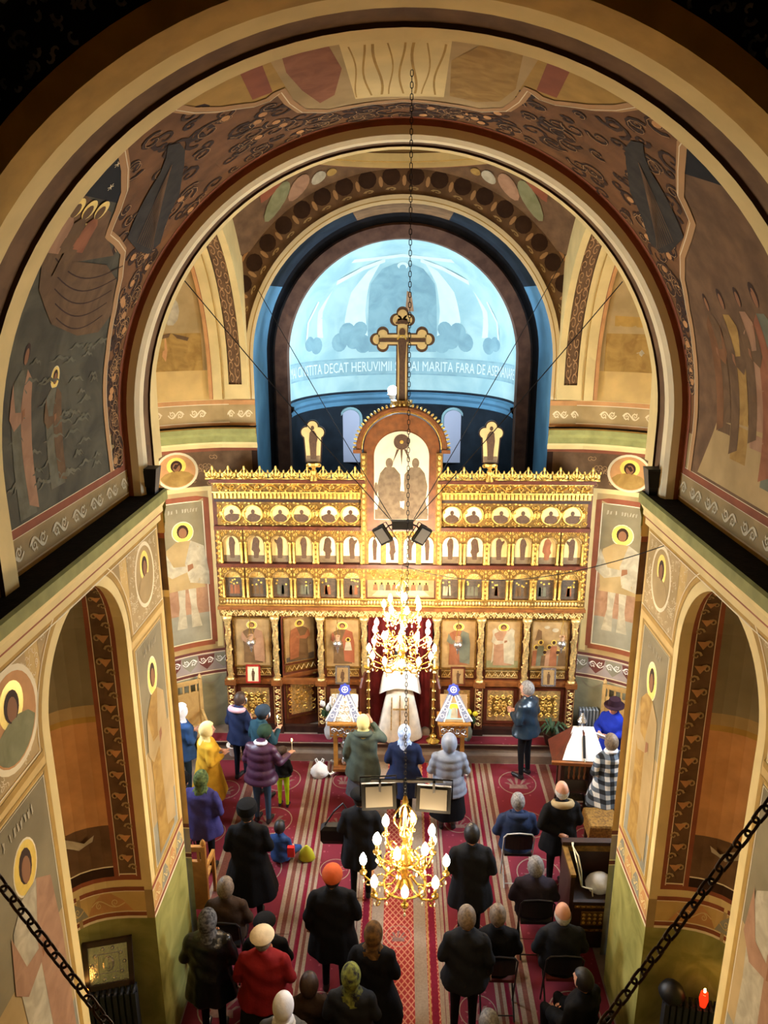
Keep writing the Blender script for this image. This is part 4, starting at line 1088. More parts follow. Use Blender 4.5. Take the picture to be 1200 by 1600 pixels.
# --- arched tiers
def arch_plate(w, h, hs, iw, m, y0=-.03, y1=.0, n=14):
    """plate w x h with an arched opening iw wide that springs at hs; base at z=0"""
    b = MB(); b.use(m); r = iw/2
    pa = [(-r, 0), (-r, hs)] + [(r*math.cos(t), hs + r*.95*math.sin(t)) for t in frange(PI, 0, n)][1:-1] + [(r, hs), (r, 0)]
    for (xa, za), (xb, zb) in zip(pa, pa[1:]):
        if za < hs and zb <= hs and xa == xb: continue
        b.poly([(xa, y0, za), (xb, y0, zb), (xb, y0, h), (xa, y0, h)])
    for (xa, za), (xb, zb) in zip(pa, pa[1:]): b.poly([(xa, y0, za), (xb, y0, zb), (xb, y1, zb), (xa, y1, za)])
    for s in (-1, 1): b.poly([(s*r, y0, 0), (s*w/2, y0, 0), (s*w/2, y0, h), (s*r, y0, h)])
    b.tube([(x, y0-.004, z) for x, z in pa[1:-1]], .010, 5)
    return b
def icon_arch(w, h, hs, iw):
    b = arch_plate(w, h, hs, iw, 'gold_dark'); b.use('gold')
    for s in (-1, 1):
        b.tube(spir(s*w*.36, h*.86, w*.1, 1.3, PI/2, s, -.034, 9), .009, 4); b.tube(spir(s*w*.17, h*.93, w*.06, 1.2, -PI/2, s, -.034, 8), .008, 4)
        b.ball((s*w*.45, -.034, h*.94), .02, .012, .02, 6, 4); b.ball((s*w*.44, -.034, h*.76), .016, .012, .03, 6, 4)
    b.ball((0, -.036, h*.955), .02, .014, .02, 6, 4)
    k = 11
    for i in range(k): b.ball((-w/2 + w*(i+.5)/k, -.036, h - .008), .012, .01, .009, 5, 3)
    return b.mesh('carved_arch')
def minicol(h, r=.017):
    b = MB(); b.lathe([(r*1.6, 0), (r*1.6, .03), (r, .045), (r*1.25, h*.5), (r, h-.05), (r*1.7, h-.02), (r*1.7, h)], n=8); m = b.mesh('small_column', True); m.materials.append(MATS['gold']); return m
def silhouette(kind, flip):
    s = -1 if flip else 1
    base = {0: [(-.07, 0), (.08, 0), (.085, .25), (.1, .45), (.13, .55), (.09, .68), (.035, .76), (-.04, .76), (-.08, .7), (-.1, .5), (-.08, .25)],
            1: [(-.09, 0), (.06, 0), (.1, .2), (.14, .26), (.1, .4), (.13, .62), (.08, .72), (.03, .76), (-.03, .76), (-.09, .7), (-.13, .5), (-.16, .3), (-.09, .22)],
            2: [(-.06, 0), (.1, 0), (.09, .3), (.12, .52), (.19, .62), (.19, .7), (.1, .66), (.04, .76), (-.035, .76), (-.09, .68), (-.09, .4)]}[kind]
    pts = [(s*a, c) for a, c in base]; head = [(.045*math.cos(t), .83 + .06*math.sin(t)) for t in frange(0, 2*PI, 10)[:-1]]
    return pts, head
def fig_mesh(kind, flip, h, m='icon_figure', bustonly=False):
    b = MB(); b.use(m); pts, head = silhouette(kind, flip)
    if bustonly:
        s = -1 if flip else 1
        pts = [[(-.4, -.3), (.4, -.3), (.36, 0), (.14, .16), (-.14, .16), (-.36, .0)], [(-.38, -.3), (.4, -.3), (.42, .05), (.3, .1), (.12, .17), (-.14, .17), (-.3, .05)], [(-.4, -.3), (.36, -.3), (.38, .02), (.14, .16), (-.12, .16), (-.42, .14), (-.44, .0)]][kind]
        pts = [(s*a, c) for a, c in pts]; head = [(.11*math.cos(t), .28 + .14*math.sin(t)) for t in frange(0, 2*PI, 10)[:-1]]
    b.poly([(a*h, 0, c*h) for a, c in pts]); b.poly([(a*h, 0, c*h) for a, c in head])
    return b.mesh('painted_saint')
figA = [[fig_mesh(k, f, .5) for f in (0, 1)] for k in range(3)]
figB = [[fig_mesh(k, f, .30, bustonly=True) for f in (0, 1)] for k in range(3)]
figRed = fig_mesh(1, 0, .5, 'robe_red')
W = .405; 
apm = icon_arch(W, .60, .37, .285); fem = icon_arch(W, .575, .36, .285)
mc1 = minicol(.39); mc2 = minicol(.375)
for m_ in (apm, fem): pass
gb = MB().use('icon_ground').box(-.145, .145, -.004, .004, 0, .53).mesh('saint_icon'); gb2 = MB().use('icon_cream_glare').box(-.145, .145, -.004, .004, 0, .53).mesh('saint_icon')
base_ = MB().use('icon_dim').box(-.145, .145, -.007, .0, 0, .12).mesh('painted_ground')
def fe_scene(i):
    b = MB(); b.use('icon_scene').box(-.145, .145, -.004, .004, 0, .37); rnd = random.Random(i)
    b.use('halo')
    for k in range(rnd.randint(3, 6)): b.poly([(x, -.007, z) for x, z in ell(rnd.uniform(-.11, .11), rnd.uniform(.2, .33), .017, .017, 8)])
    b.use(rnd.choice(('robe_red', 'robe_blue', 'robe_white', 'robe_brown')))
    for k in range(3): x = rnd.uniform(-.09, .09); b.poly([(x-.03, -.006, .05), (x+.03, -.006, .05), (x+.02, -.006, .22), (x-.02, -.006, .22)])
    return b.mesh('feast_icon')
lun = MB(); lun.use('gold_pale').poly([(x, 0, z) for x, z in [(-.142, 0)] + [(.142*math.cos(t), .142*.95*math.sin(t)) for t in frange(PI, 0, 14)] + [(.142, 0)]])
for k in range(7):
    t = PI*(k+.5)/7; lun.use('gold').tube([(.03*math.cos(t), -.004, .03*math.sin(t)), (.12*math.cos(t), -.004, .115*math.sin(t))], .007, 4)
lun = lun.mesh('carved_lunette')
n_icon = 0
for bi in (0, 1, 2, 4, 5, 6):
    x0, x1 = BX[bi], BX[bi+1]
    for j in (0, 1):
        cx = x0 + (x1-x0)*(.25 + .5*j); k = n_icon % 3; f = (n_icon // 2) % 2
        z = 3.595 - IB
        o = link('carved_arch', apm, icon, (cx, -.01, z))
        g = link('saint_icon', gb2 if abs(cx) < 1.4 else gb, icon, (cx, .008, z + .01)); link('painted_ground', base_, g, (0, 0, 0)); link('painted_saint', figRed if bi == 6 and j == 0 else figA[k][f], g, (0, -.010, .07))  # icons nearer the middle take the paler ground, glare put into the colour
        for s in (-1, 1): link('small_column', mc1, icon, (cx + s*W*.425, -.045, z))
        z = 2.95 - IB
        o = link('carved_arch', fem, icon, (cx, -.01, z)); link('feast_icon', fe_scene(n_icon), icon, (cx, .008, z + .01)); link('carved_lunette', lun, icon, (cx, -.004, z + .365))
        for s in (-1, 1): link('small_column', mc2, icon, (cx + s*W*.425, -.045, z))
        n_icon += 1
for x in BX:
    for z0, z1 in ((2.95, 3.525), (3.59, 4.2)):
        p = part(MB().box(x-.035, x+.035, -.055, .0, z0, z1), 'tier_pilaster', 'gold_dark')
        b = MB()
        for k in range(7): b.ball((x, -.058, z0 + .05 + k*(z1-z0-.1)/6), .018, .012, .03, 6, 4)
        part(b, 'carved_leaves', 'gold', p)
for s in (-1, 1):
    for z0, z1 in ((2.95, 3.525), (3.59, 4.2)):
        b = MB(); 
        for k in range(5): b.tube(spir(s*3.14, z0 + .07 + k*.11, .03, 1.2, k*PI, s, -.06, 8), .008, 4)
        part(b, 'carved_leaves', 'gold')
# centre of the two arched tiers: a row of saints above, a supper scene below
for k in range(4):
    cx = -.45 + k*.3
    o = link('carved_arch', apm, icon, (cx, -.012, 3.595-IB)); o.scale = (.74, 1, 1)
    g = link('saint_icon', gb2, icon, (cx, .008, 3.605-IB)); g.scale = (.74, 1, 1); link('painted_saint', figA[k % 3][k % 2], g, (0, -.010, .05))
b = MB(); b.use('icon_tan').box(-.58, .58, -.004, .01, 2.97, 3.3); p = part(b, 'supper_icon'); b = MB(); M = MI(-.008)
b.use('robe_white'); patch(b, M, [(-.5, 3.0), (.5, 3.0), (.4, 3.1), (-.4, 3.1)], .002)
for k in range(9):
    cx = -.44 + k*.11; b.use('halo'); patch(b, M, ell(cx, 3.23, .035, .035, 10), .002); b.use('hair_paint'); patch(b, M, ell(cx, 3.23, .02, .025, 8), .003); b.use(('robe_red', 'robe_blue', 'robe_brown')[k % 3]); patch(b, M, [(cx-.045, 3.1), (cx+.045, 3.1), (cx+.03, 3.21), (cx-.03, 3.21)], .0025)
b.build('painted_figures', parent=p, fixn=False)
b = MB(); b.use('gold_dark').box(-.6, .6, -.03, .0, 3.3, 3.52); b.use('gold'); vine(b, -.58, .58, 3.41, .18, 5, -.035, .014); part(b, 'carved_canopy')
# --- medallion tier
for x0, x1 in ((-3.12, -.64), (.64, 3.12)): tier = part(MB().use('gold_dark').box(x0, x1, -.02, .02, 4.27, 4.68), 'medallion_tier')
ring_m = MB().use('gold'); rings_ = []
for i in range(25):
    t = 2*PI*i/24; rings_.append([((.158 + .014*math.cos(a))*math.cos(t), .016*math.sin(a), (.158 + .014*math.cos(a))*math.sin(t)) for a in frange(0, 2*PI, 6)[:-1]])
ring_m.rings(rings_, False, False); ring_m = ring_m.mesh('medallion_frame', True)
disc_m = [MB().use(mm).poly([(x, 0, z) for x, z in ell(0, 0, .155, .155, 24)]).mesh('saint_medallion') for mm in ('icon_ground', 'icon_cream_glare')]
k = 0
for s in (-1, 1):
    for bi in range(3):
        x0 = s*(.64 + bi*.827)
        for j in (.26, .70):
            cx = x0 + s*.827*j
            d = link('saint_medallion', disc_m[1 if bi == 0 else 0], icon, (cx, -.028, 4.475-IB)); link('medallion_frame', ring_m, d, (0, -.004, 0)); link('painted_saint', figB[k % 3][k % 2], d, (0, -.006, -.045)); k += 1  # innermost medallions use the paler disc, with glare in its colour
b = MB(); rnd = random.Random(1)
for s in (-1, 1):
    for bi in range(3):
        for j in (.02, .48, .94):
            cx = s*(.66 + (bi + j)*.815)
            for q in range(4): b.tube(spir(cx + .03*(-1)**q, 4.34 + q*.09, .04, 1.2, q*PI/2, 1 if q % 2 else -1, -.03, 8), .010, 4)
            b.ball((cx, -.03, 4.475), .03, .015, .05, 6, 4)
        for j in (.26, .70):
            cx = s*(.64 + (bi + j)*.827)
            for dz in (-1, 1):
                for q in range(5): b.ball((cx + (q-2)*.065, -.024, 4.475 + dz*(.195 - .012*(2-abs(q-2)))), .022, .012, .014, 5, 3)
part(b, 'carved_leaves', 'gold', tier)
# --- upper cornice, frieze and cresting
for x0, x1 in ((-3.16, -.60), (.60, 3.16)):
    s = -1 if x0 < 0 else 1
    part(MB().box(x0, x1, -.02, .03, 4.68, 4.75), 'dark_recess', 'wood_dark')
    d = part(MB().box(x0, x1, -.07, .03, 4.745, 4.86), 'dentil_course', 'gold_dark')
    b = MB(); b.box(-.022, .022, -.025, 0, 0, .085); dm = b.mesh('dentil'); dm.materials.append(MATS['gold'])
    n = 38
    for k in range(n): link('dentil', dm, d, (lerp(x0+.04, x1-.04, k/(n-1)), -.07, 4.765-IB))
    part(MB().box(x0, x1, -.12, .03, 4.86, 4.885), 'gilt_fillet', 'gold')
    f = part(MB().box(x0, x1, -.10, .03, 4.885, 5.03), 'scroll_frieze', 'gold_dark')
    b = MB(); vine(b, x0+.03, x1-.03, 4.958, .16, 12, -.11, .014); part(b, 'carved_scroll', 'gold', f)
    part(MB().box(x0, x1, -.15, .03, 5.03, 5.05), 'gilt_fillet', 'gold')
    part(MB().box(x0-.02*(s<0), x1+.02*(s>0), -.20, .05, 5.05, 5.11), 'ledge', 'wood_red')
cr = MB(); cr.use('gold')
cr.box(-.128, .128, -.012, .012, 0, .03)
for s in (-1, 1):
    cr.tube(spir(s*.055, .085, .052, 1.3, -PI/2, s, 0, 11), .016, 5); cr.tube([(s*.02, 0, .03), (s*.06, 0, .13), (s*.03, 0, .18)], [.014, .018, .006], 5)
    cr.ball((s*.105, 0, .08), .022, .014, .05, 6, 4); cr.ball((s*.128, 0, .14), .012, .012, .03, 6, 4)
cr.ball((0, 0, .1), .022, .016, .07, 6, 4); cr.ball((0, 0, .19), .022, .016, .05, 6, 5); cr.ball((0, -.015, .04), .03, .014, .02, 6, 4)
crm = cr.mesh('crest_leaf', True)
for s in (-1, 1):
    for k in range(10): link('crest_leaf', crm, icon, (s*(.76 + k*.262), -.17, 5.105-IB))
# --- tall central icon with round arch
def archline(R, zs, zb, n=24): return [(-R, zb), (-R, zs)] + [(R*math.cos(t), zs + R*.92*math.sin(t)) for t in frange(PI, 0, n)][1:-1] + [(R, zs), (R, zb)]
b = MB(); b.use('wood_ledge').prism(archline(.62, 5.62, 4.25), -.12, .1); cen = part(b, 'central_shrine')
b = MB(); b.use('icon_cream_glare').prism(archline(.45, 5.5, 4.42), -.135, -.12)
p = part(b, 'central_icon', parent=icon); M = MI(-.137)
b = MB(); b.use('icon_dim')
for cx, s in ((-.2, 1), (.23, -1)):
    patch(b, M, [(cx + s*a, z) for a, z in ((-.22, 4.5), (.2, 4.46), (.17, 4.8), (.19, 5.05), (.18, 5.2), (.08, 5.32), (-.07, 5.32), (-.15, 5.22), (-.2, 5.0), (-.17, 4.75))], .002); patch(b, M, ell(cx, 5.39, .06, .085, 14), .002)
patch(b, M, [(-.44, 4.43), (.44, 4.43), (.44, 4.62), (.1, 4.56), (0, 4.64), (-.15, 4.58), (-.44, 4.6)], .003)
patch(b, M, ell(-.42, 4.95, .03, .12, 10), .003); patch(b, M, ell(.0, 4.83, .12, .09, 12), .0035)
b.build('painted_figures', parent=p, fixn=False)
b = MB(); b.use('icon_figure'); patch(b, M, ell(0, 5.74, .13, .13, 20), .003)
for a in (-.5, 0, .5): patch(b, M, [(-.02 + .12*math.sin(a), 5.62), (.02 + .12*math.sin(a), 5.62), (.32*math.sin(a), 5.62 - .28*math.cos(a))], .003)
b.use('gold'); patch(b, M, ell(0, 5.74, .03, .03, 10), .005)
b.build('painted_sun_disc', parent=p, fixn=False)
b = MB(); al = [(.70*math.cos(t), 5.62 + .66*math.sin(t)) for t in frange(PI, 0, 28)]
b.use('wood_ledge').tube([(x, -.14, z) for x, z in al], .045, 6); b.use('gold').tube([(x*.93, -.15, 5.62 + (z-5.62)*.93) for x, z in al], .014, 5)
part(b, 'arch_moulding')
tooth = MB(); tooth.use('gold').ball((0, 0, .02), .02, .02, .035, 6, 4); tooth = tooth.mesh('arch_tooth', True)
for k in range(34):
    t = PI*(k+.5)/34; o = link('arch_tooth', tooth, icon, (.745*math.cos(t), -.14, 5.62 + .705*math.sin(t) - IB)); o.rotation_euler = (0, PI/2 - t, 0)
for s in (-1, 1):
    part(MB().box(s*.72-.07, s*.72+.07, -.2, .08, 5.56, 5.62), 'impost', 'wood_ledge')
    b = MB(); b.use('gold_dark').box(s*.62-.05, s*.62+.05, -.17, -.1, 4.2, 5.56); b.use('gold')
    for k in range(14): b.ball((s*.62, -.175, 4.27 + k*.094), .026, .014, .04, 6, 4)
    part(b, 'shrine_pilaster')
b = MB(); b.use('gold_pale').box(-.17, .17, -.1, .1, 6.24, 6.30); b.lathe([(.12, 6.30), (.17, 6.36), (.17, 6.40)], n=12, sx=1, sy=.6)
for k in range(6): b.ball((-.13 + k*.052, -.1, 6.36), .02, .012, .03, 6, 4)
part(b, 'cross_base')
# --- crucifix with trefoil ends
def trefoil(b, cx, cz, ax, az, r, y0, y1):
    for dx, dz in ((ax, az), (az*.95, ax*.95), (-az*.95, -ax*.95)):
        b.prism(ell(cx + dx*r*1.1, cz + dz*r*1.1, r, r, 18), y0, y1)
b = MB()
for gro, mm, y0, y1 in ((.022, 'icon_figure', -.03, .03), (0, 'icon_ground', -.036, -.028)):
    b.use(mm); a = .075 + gro
    b.prism([(-a, 6.38), (a, 6.38), (a, 7.68), (-a, 7.68)], y0, y1); b.prism([(-.36, 7.36-a), (.36, 7.36-a), (.36, 7.36+a), (-.36, 7.36+a)], y0 - .0005, y1)
    trefoil(b, -.31, 7.36, -1, 0, .075 + gro, y0, y1); trefoil(b, .31, 7.36, 1, 0, .075 + gro, y0, y1); trefoil(b, 0, 7.66, 0, 1, .075 + gro, y0, y1)
cross = part(b, 'crucifix')
b = MB(); b.use('icon_figure'); M = MI(-.042)
patch(b, M, [(-.37, 7.32), (.37, 7.32), (.37, 7.38), (-.37, 7.38)], 0); patch(b, M, [(-.05, 6.4), (.05, 6.4), (.045, 7.0), (.06, 7.2), (.07, 7.36), (-.07, 7.36), (-.06, 7.2), (-.045, 7.0)], .002); patch(b, M, ell(0, 7.47, .05, .065, 12), .002); patch(b, M, ell(0, 7.6, .11, .06, 14, 0, PI), .002)
b.use('halo'); strip(b, M, [(-.08, 7.36), (-.03, 7.42), (.03, 7.42), (.06, 7.36)], .02, .003); b.build('painted_corpus', parent=cross, fixn=False)
# --- two side finials: small trefoil icons on stems
for s in (-1, 1):
    cx = s*1.44; b = MB()
    b.use('icon_figure')
    for gro, mm, y0, y1 in ((.02, 'wood_dark', -.19, -.15), (0, 'icon_ground', -.196, -.188)):
        b.use(mm); b.prism([(cx-.11-gro, 5.42-gro), (cx+.11+gro, 5.42-gro), (cx+.14+gro, 5.9), (cx-.14-gro, 5.9)], y0, y1)
        for dx, dz in ((-.1, 5.9), (.1, 5.9), (0, 6.0)): b.prism(ell(cx+dx, dz, .085+gro, .085+gro, 16), y0-.0004*abs(dx), y1)
    fin = part(b, 'finial_icon')
    link('painted_saint', fig_mesh(0, s > 0, .62), fin, (cx, -.2, 5.46-IB)); b = MB(); b.use('icon_dim'); patch(b, MI(-.197), [(cx-.11, 5.42), (cx+.11, 5.42), (cx+.11, 5.52), (cx-.11, 5.52)], .001); b.build('painted_ground', parent=fin, fixn=False)
    b = MB(); b.use('gold').lathe([(.07, 5.1), (.03, 5.2), (.05, 5.26), (.025, 5.3), (.10, 5.36), (.10, 5.40)], c=(cx, -.17, 0), n=10)
    for q in (-1, 1): b.tube(spir(cx+q*.09, 5.36, .05, 1.2, PI/2, q, -.17, 9), .014, 5)
    part(b, 'finial_stem', parent=fin)
# --- the bluish lamp behind the cross
lamp = empty('altar_lamp', (-.16, 12.62, 6.42)); tag(lamp, 'small bright bluish lamp at the foot of the crucifix', 'lamp')
MB().lathe([(.03, -.5), (.03, -.06), (.05, -.05), (.05, 0)], n=10).build('lamp_holder', 'white_paint', lamp); MB().ball((0, 0, .08), .08, n=14, m=10).build('lamp_bulb', 'bulb_led', lamp, True)
MB().lathe([(.02, -.03), (.08, 0), (.085, .02), (.02, -.02)], n=14).build('added_reflector', 'white_paint', lamp, True)  # dish made up to go with the added spot
ld = bpy.data.lights.new('added_conch_spot', 'SPOT'); ld.energy = 520; ld.color = (.80, .90, 1.0); ld.spot_size = math.radians(150); ld.spot_blend = .5; ld.shadow_soft_size = .05  # spot added behind the bulb to throw its light onto the half dome
lo_ = bpy.data.objects.new('added_conch_spot', ld); COL.objects.link(lo_); lo_.parent = lamp; lo_.location = (0, .14, .1); lo_.rotation_euler = (math.radians(115), 0, 0)
# --- stone windows far in the altar
for s in (-1, 1):
    x = s*1.08; b = MB(); b.use('conch_band'); yy = 14.0 + math.sqrt(ER*ER - x*x) - .1
    aw = empty('window_' + ('3' if s < 0 else '4'), (x, yy, 5.0)); structure(aw, 'small pale arched window in the %s half of the altar apse' % ('left' if s < 0 else 'right'), 'window')
    b = MB(); b.prism([(a, c) for a, c in archline(.2, .55, -.4, 12)], -.01, .02); b.build('pane', mat('milk_glass', '#a9b2c8', .4, emit='#b8c4e0', estr=.05), aw)
    b = MB(); b.tube([(a, -.01, c) for a, c in archline(.22, .55, -.4, 12)], .03, 6); b.build('window_frame', 'conch_band', aw)

# ================================================================ CARPETS
def carpet_nodes(cols, kx, ky):
    """red pile with a fine speckle"""
    def build(nt, b):
        tc = nt.nodes.new('ShaderNodeTexCoord'); n = nt.nodes.new('ShaderNodeTexVoronoi'); n.inputs['Scale'].default_value = kx
        nt.links.new(tc.outputs['Object'], n.inputs['Vector'])
        r = nt.nodes.new('ShaderNodeValToRGB'); r.color_ramp.interpolation = 'CONSTANT'
        r.color_ramp.elements[0].position = 0; r.color_ramp.elements[0].color = (*lin(cols[1]), 1); r.color_ramp.elements[1].position = .16; r.color_ramp.elements[1].color = (*lin(cols[0]), 1)
        nt.links.new(n.outputs['Distance'], r.inputs['Fac']); nt.links.new(r.outputs['Color'], b.inputs['Base Color'])
    return build
node_mat('carpet_red', carpet_nodes(('#701626', '#8c3c48'), 9, 9), .95)
def lattice(nt, b):
    tc = nt.nodes.new('ShaderNodeTexCoord'); sp = nt.nodes.new('ShaderNodeSeparateXYZ'); nt.links.new(tc.outputs['Object'], sp.inputs[0])
    outs = []
    for sg in (1, -1):
        m = nt.nodes.new('ShaderNodeMath'); m.operation = 'MULTIPLY_ADD'; nt.links.new(sp.outputs[0], m.inputs[0]); m.inputs[1].default_value = sg*1.35; nt.links.new(sp.outputs[1], m.inputs[2])
        k = nt.nodes.new('ShaderNodeMath'); k.operation = 'MULTIPLY'; nt.links.new(m.outputs[0], k.inputs[0]); k.inputs[1].default_value = 9.5
        f = nt.nodes.new('ShaderNodeMath'); f.operation = 'FRACT'; nt.links.new(k.outputs[0], f.inputs[0])
        g = nt.nodes.new('ShaderNodeMath'); g.operation = 'LESS_THAN'; nt.links.new(f.outputs[0], g.inputs[0]); g.inputs[1].default_value = .24; outs.append(g)
    a = nt.nodes.new('ShaderNodeMath'); a.operation = 'MAXIMUM'; nt.links.new(outs[0].outputs[0], a.inputs[0]); nt.links.new(outs[1].outputs[0], a.inputs[1])
    mx = nt.nodes.new('ShaderNodeMix'); mx.data_type = 'RGBA'; nt.links.new(a.outputs[0], mx.inputs[0]); mx.inputs[6].default_value = (*lin('#94261f'), 1); mx.inputs[7].default_value = (*lin('#c07a5c'), 1)
    nt.links.new(mx.outputs[2], b.inputs['Base Color'])
node_mat('carpet_lattice', lattice, .95)
mat('carpet_beige', '#94806c', .95, var=.1, scale=40); mat('carpet_brown', '#6e4236', .95, var=.1, scale=40); mat('carpet_gold', '#a8804c', .95, var=.1, scale=40); mat('carpet_motif', '#8c6e62', .95, col2='#74544c', scale=14); mat('carpet_wine', '#74182a', .95, var=.1, scale=30)
def carpet(x0, x1, y0, y1, label, stripes, meds, field='carpet_red', z=.006):
    root = empty('carpet', ((x0+x1)/2, (y0+y1)/2, 0)); tag(root, label, 'carpet', 'carpets along the nave floor')
    cx, cy = (x0+x1)/2, (y0+y1)/2; B = lambda b, n, m=None: (setattr(b, 'v', [(x-cx, y-cy, zz) for x, y, zz in b.v]), b.build(n, m, root, fixn=True))[1]
    B(MB().box(x0, x1, y0, y1, 0, z), 'pile', field)
    for a, c, mm in stripes: B(MB().box(a, c, y0, y1, z-.004, z+.0015), 'stripe', mm)
    for mx, my, r in meds:
        b = MB(); b.use('carpet_beige')
        pts = [(mx + r*math.cos(t), my + r*math.sin(t)) for t in frange(0, 2*PI, 28)]
        for (xa, ya), (xb, yb) in zip(pts, pts[1:]):
            k = .95; b.poly([(xa, ya, z+.002), (xb, yb, z+.002), (mx+(xb-mx)*k, my+(yb-my)*k, z+.002), (mx+(xa-mx)*k, my+(ya-my)*k, z+.002)])
        b.use('carpet_motif')
        for k in range(5):
            a = PI*(k)/4; b.poly([(mx + .12*r*math.cos(a+1), my - .45*r + .0, z+.003), (mx + .75*r*math.cos(a)*.8 - .1*r, my + .45*r*math.sin(a), z+.003), (mx + .75*r*math.cos(a)*.8 + .12*r, my + .5*r*math.sin(a), z+.003)])
        b.poly([(mx - .5*r, my - .5*r, z+.0025), (mx + .5*r, my - .5*r, z+.0025), (mx + .42*r, my - .15*r, z+.0025), (mx - .42*r, my - .15*r, z+.0025)])
        B(b, 'medallion')
    return root
Y0, Y1 = 4.6, 11.64
def pair(s, xs): return [tuple(sorted((s*a, s*c))) + (m,) for a, c, m in xs]
st_in = [(1.16, 1.2, 'carpet_beige'), (1.2, 1.24, 'carpet_brown'), (1.24, 1.28, 'carpet_beige'), (1.28, 1.32, 'carpet_wine'), (1.34, 1.4, 'carpet_beige'), (.56, .6, 'carpet_beige'), (.62, .66, 'carpet_beige')]
st_out = [(1.43, 1.49, 'carpet_beige'), (1.49, 1.55, 'carpet_brown'), (1.55, 1.61, 'carpet_beige'), (2.42, 2.47, 'carpet_beige'), (2.47, 2.6, 'carpet_brown'), (2.6, 2.65, 'carpet_beige')]
my = [11.1, 10.05, 9.0, 7.9, 6.8, 5.7]
carpet(-1.41, -.555, Y0, Y1, 'red carpet with beige stripes left of the central runner', pair(-1, st_in), [(-.93, y, .22) for y in my])
carpet(.555, 1.41, Y0, Y1, 'red carpet with beige stripes right of the central runner', pair(1, st_in), [(.93, y, .22) for y in my])
carpet(-2.48, -1.415, Y0, 7.84, 'dark red carpet end along the left wall near the gallery', pair(-1, st_out[:3]), [(-2.05, y, .3) for y in my[4:]])
carpet(1.415, 2.48, Y0, 7.84, 'dark red carpet end along the right wall near the gallery', pair(1, st_out[:3]), [(2.05, y, .3) for y in my[4:]])
carpet(-3.3, -1.415, 7.85, Y1, 'wide red carpet with grey striped border before the left stalls', pair(-1, st_out), [(-2.02, y, .32) for y in my[:3]] + [(-2.95, y - .3, .25) for y in my[:2]])
carpet(1.415, 3.3, 7.85, Y1, 'wide red carpet with grey striped border around the lectern', pair(1, st_out), [(2.02, y, .32) for y in my[:3]] + [(2.95, y - .3, .25) for y in my[:2]])
run = carpet(-.55, .55, Y0, Y1, 'central runner with orange diamond lattice and gold border', [(-.55, -.5, 'carpet_beige'), (-.48, -.4, 'carpet_wine'), (-.36, -.2, 'carpet_beige'), (.2, .36, 'carpet_beige'), (.4, .48, 'carpet_wine'), (.5, .55, 'carpet_beige'), (-.39, -.37, 'carpet_gold'), (.37, .39, 'carpet_gold')], [(0, 7.85, .17), (0, 10.5, .17)], 'carpet_lattice', .0065)
b = MB(); b.box(-3.5, 3.5, 11.80, 12.04, .29, .302); o = b.build('platform_carpet', 'carpet_red'); tag(o, 'long red carpet laid on the platform at the foot of the icon screen', 'carpet')

# ================================================================ CHAINS, WIRES, CHANDELIERS
def link_mesh(L, w, r, m):
    b = MB(); n = 14; c = []
    for i in range(n):
        t = 2*PI*i/n; c.append((w*math.cos(t), 0, (L-w)*(1 if math.sin(t) > 0.01 else (-1 if math.sin(t) < -.01 else 0)) + w*math.sin(t)))
    rings = []
    for i in range(n+1):
        p = Vector(c[i % n]); q = Vector(c[(i+1) % n]); pm = Vector(c[(i-1) % n]); t = (q-pm).normalized(); a = Vector((0,1,0)); bb = t.cross(a)
        rings.append([p + (a*math.cos(2*PI*k/5) + bb*math.sin(2*PI*k/5))*r for k in range(5)])
    b.use(m).rings(rings, False, False); return b.mesh('chain_link', True)
def chain(root, P, Q, me, pitch):
    """links as parts of root (root unrotated at its own location)"""
    P, Q = Vector(P), Vector(Q); d = Q - P; n = max(1, int(d.length / pitch)); q = d.normalized().to_track_quat('Z', 'Y'); L = root.location
    for i in range(n):
        o = link('chain_link', me, root, P + d*(i+.5)/n - L); o.rotation_mode = 'QUATERNION'
        from mathutils import Quaternion
        o.rotation_quaternion = q @ Quaternion((0, 0, 1), PI/2 * (i % 2))
big = link_mesh(.044, .021, .0066, 'chain_rust')
c1 = empty('chain', (-.25, 2.6, 2.67)); tag(c1, 'rusty iron chain slanting down at the lower left before the wall saint', 'chain', 'gallery chains'); chain(c1, (-2.60, 2.6, 7.40), (-.25, 2.6, 2.67), big, .066)
MB().tube([(.05*math.cos(t), 0, .05*math.sin(t)-.03) for t in frange(0, 2*PI, 12)], .01, 5).build('ring', 'chain_rust', c1)
c2 = empty('chain', (-.14, 2.6, 2.74)); tag(c2, 'rusty iron chain slanting down at the lower right before the wall', 'chain', 'gallery chains'); chain(c2, (2.44, 2.6, 8.0), (-.14, 2.6, 2.74), big, .066)
small = link_mesh(.019, .009, .0028, 'iron')
def flame_bulb():
    b = MB(); b.lathe([(.004, 0), (.024, .016), (.032, .045), (.027, .078), (.012, .108), (.002, .125)], n=10); m = b.mesh('bulb', True); return m
BM = {}
for q in ('bulb', 'bulb_far'): BM[q] = flame_bulb(); BM[q].materials.append(MATS[q])
def sleeve_mesh():
    b = MB(); b.lathe([(.006, -.05), (.03, -.035), (.034, -.02), (.014, -.015), (.013, 0), (.013, .055)], n=10); m = b.mesh('candle_cup', True); m.materials.append(MATS['brass']); return m
SMm = sleeve_mesh()
drop = MB(); drop.lathe([(.001, -.035), (.011, -.018), (.008, 0), (.001, .012)], n=6); drop = drop.mesh('crystal_drop', True); drop.materials.append(mat('crystal', '#f4efe0', .08, .3))
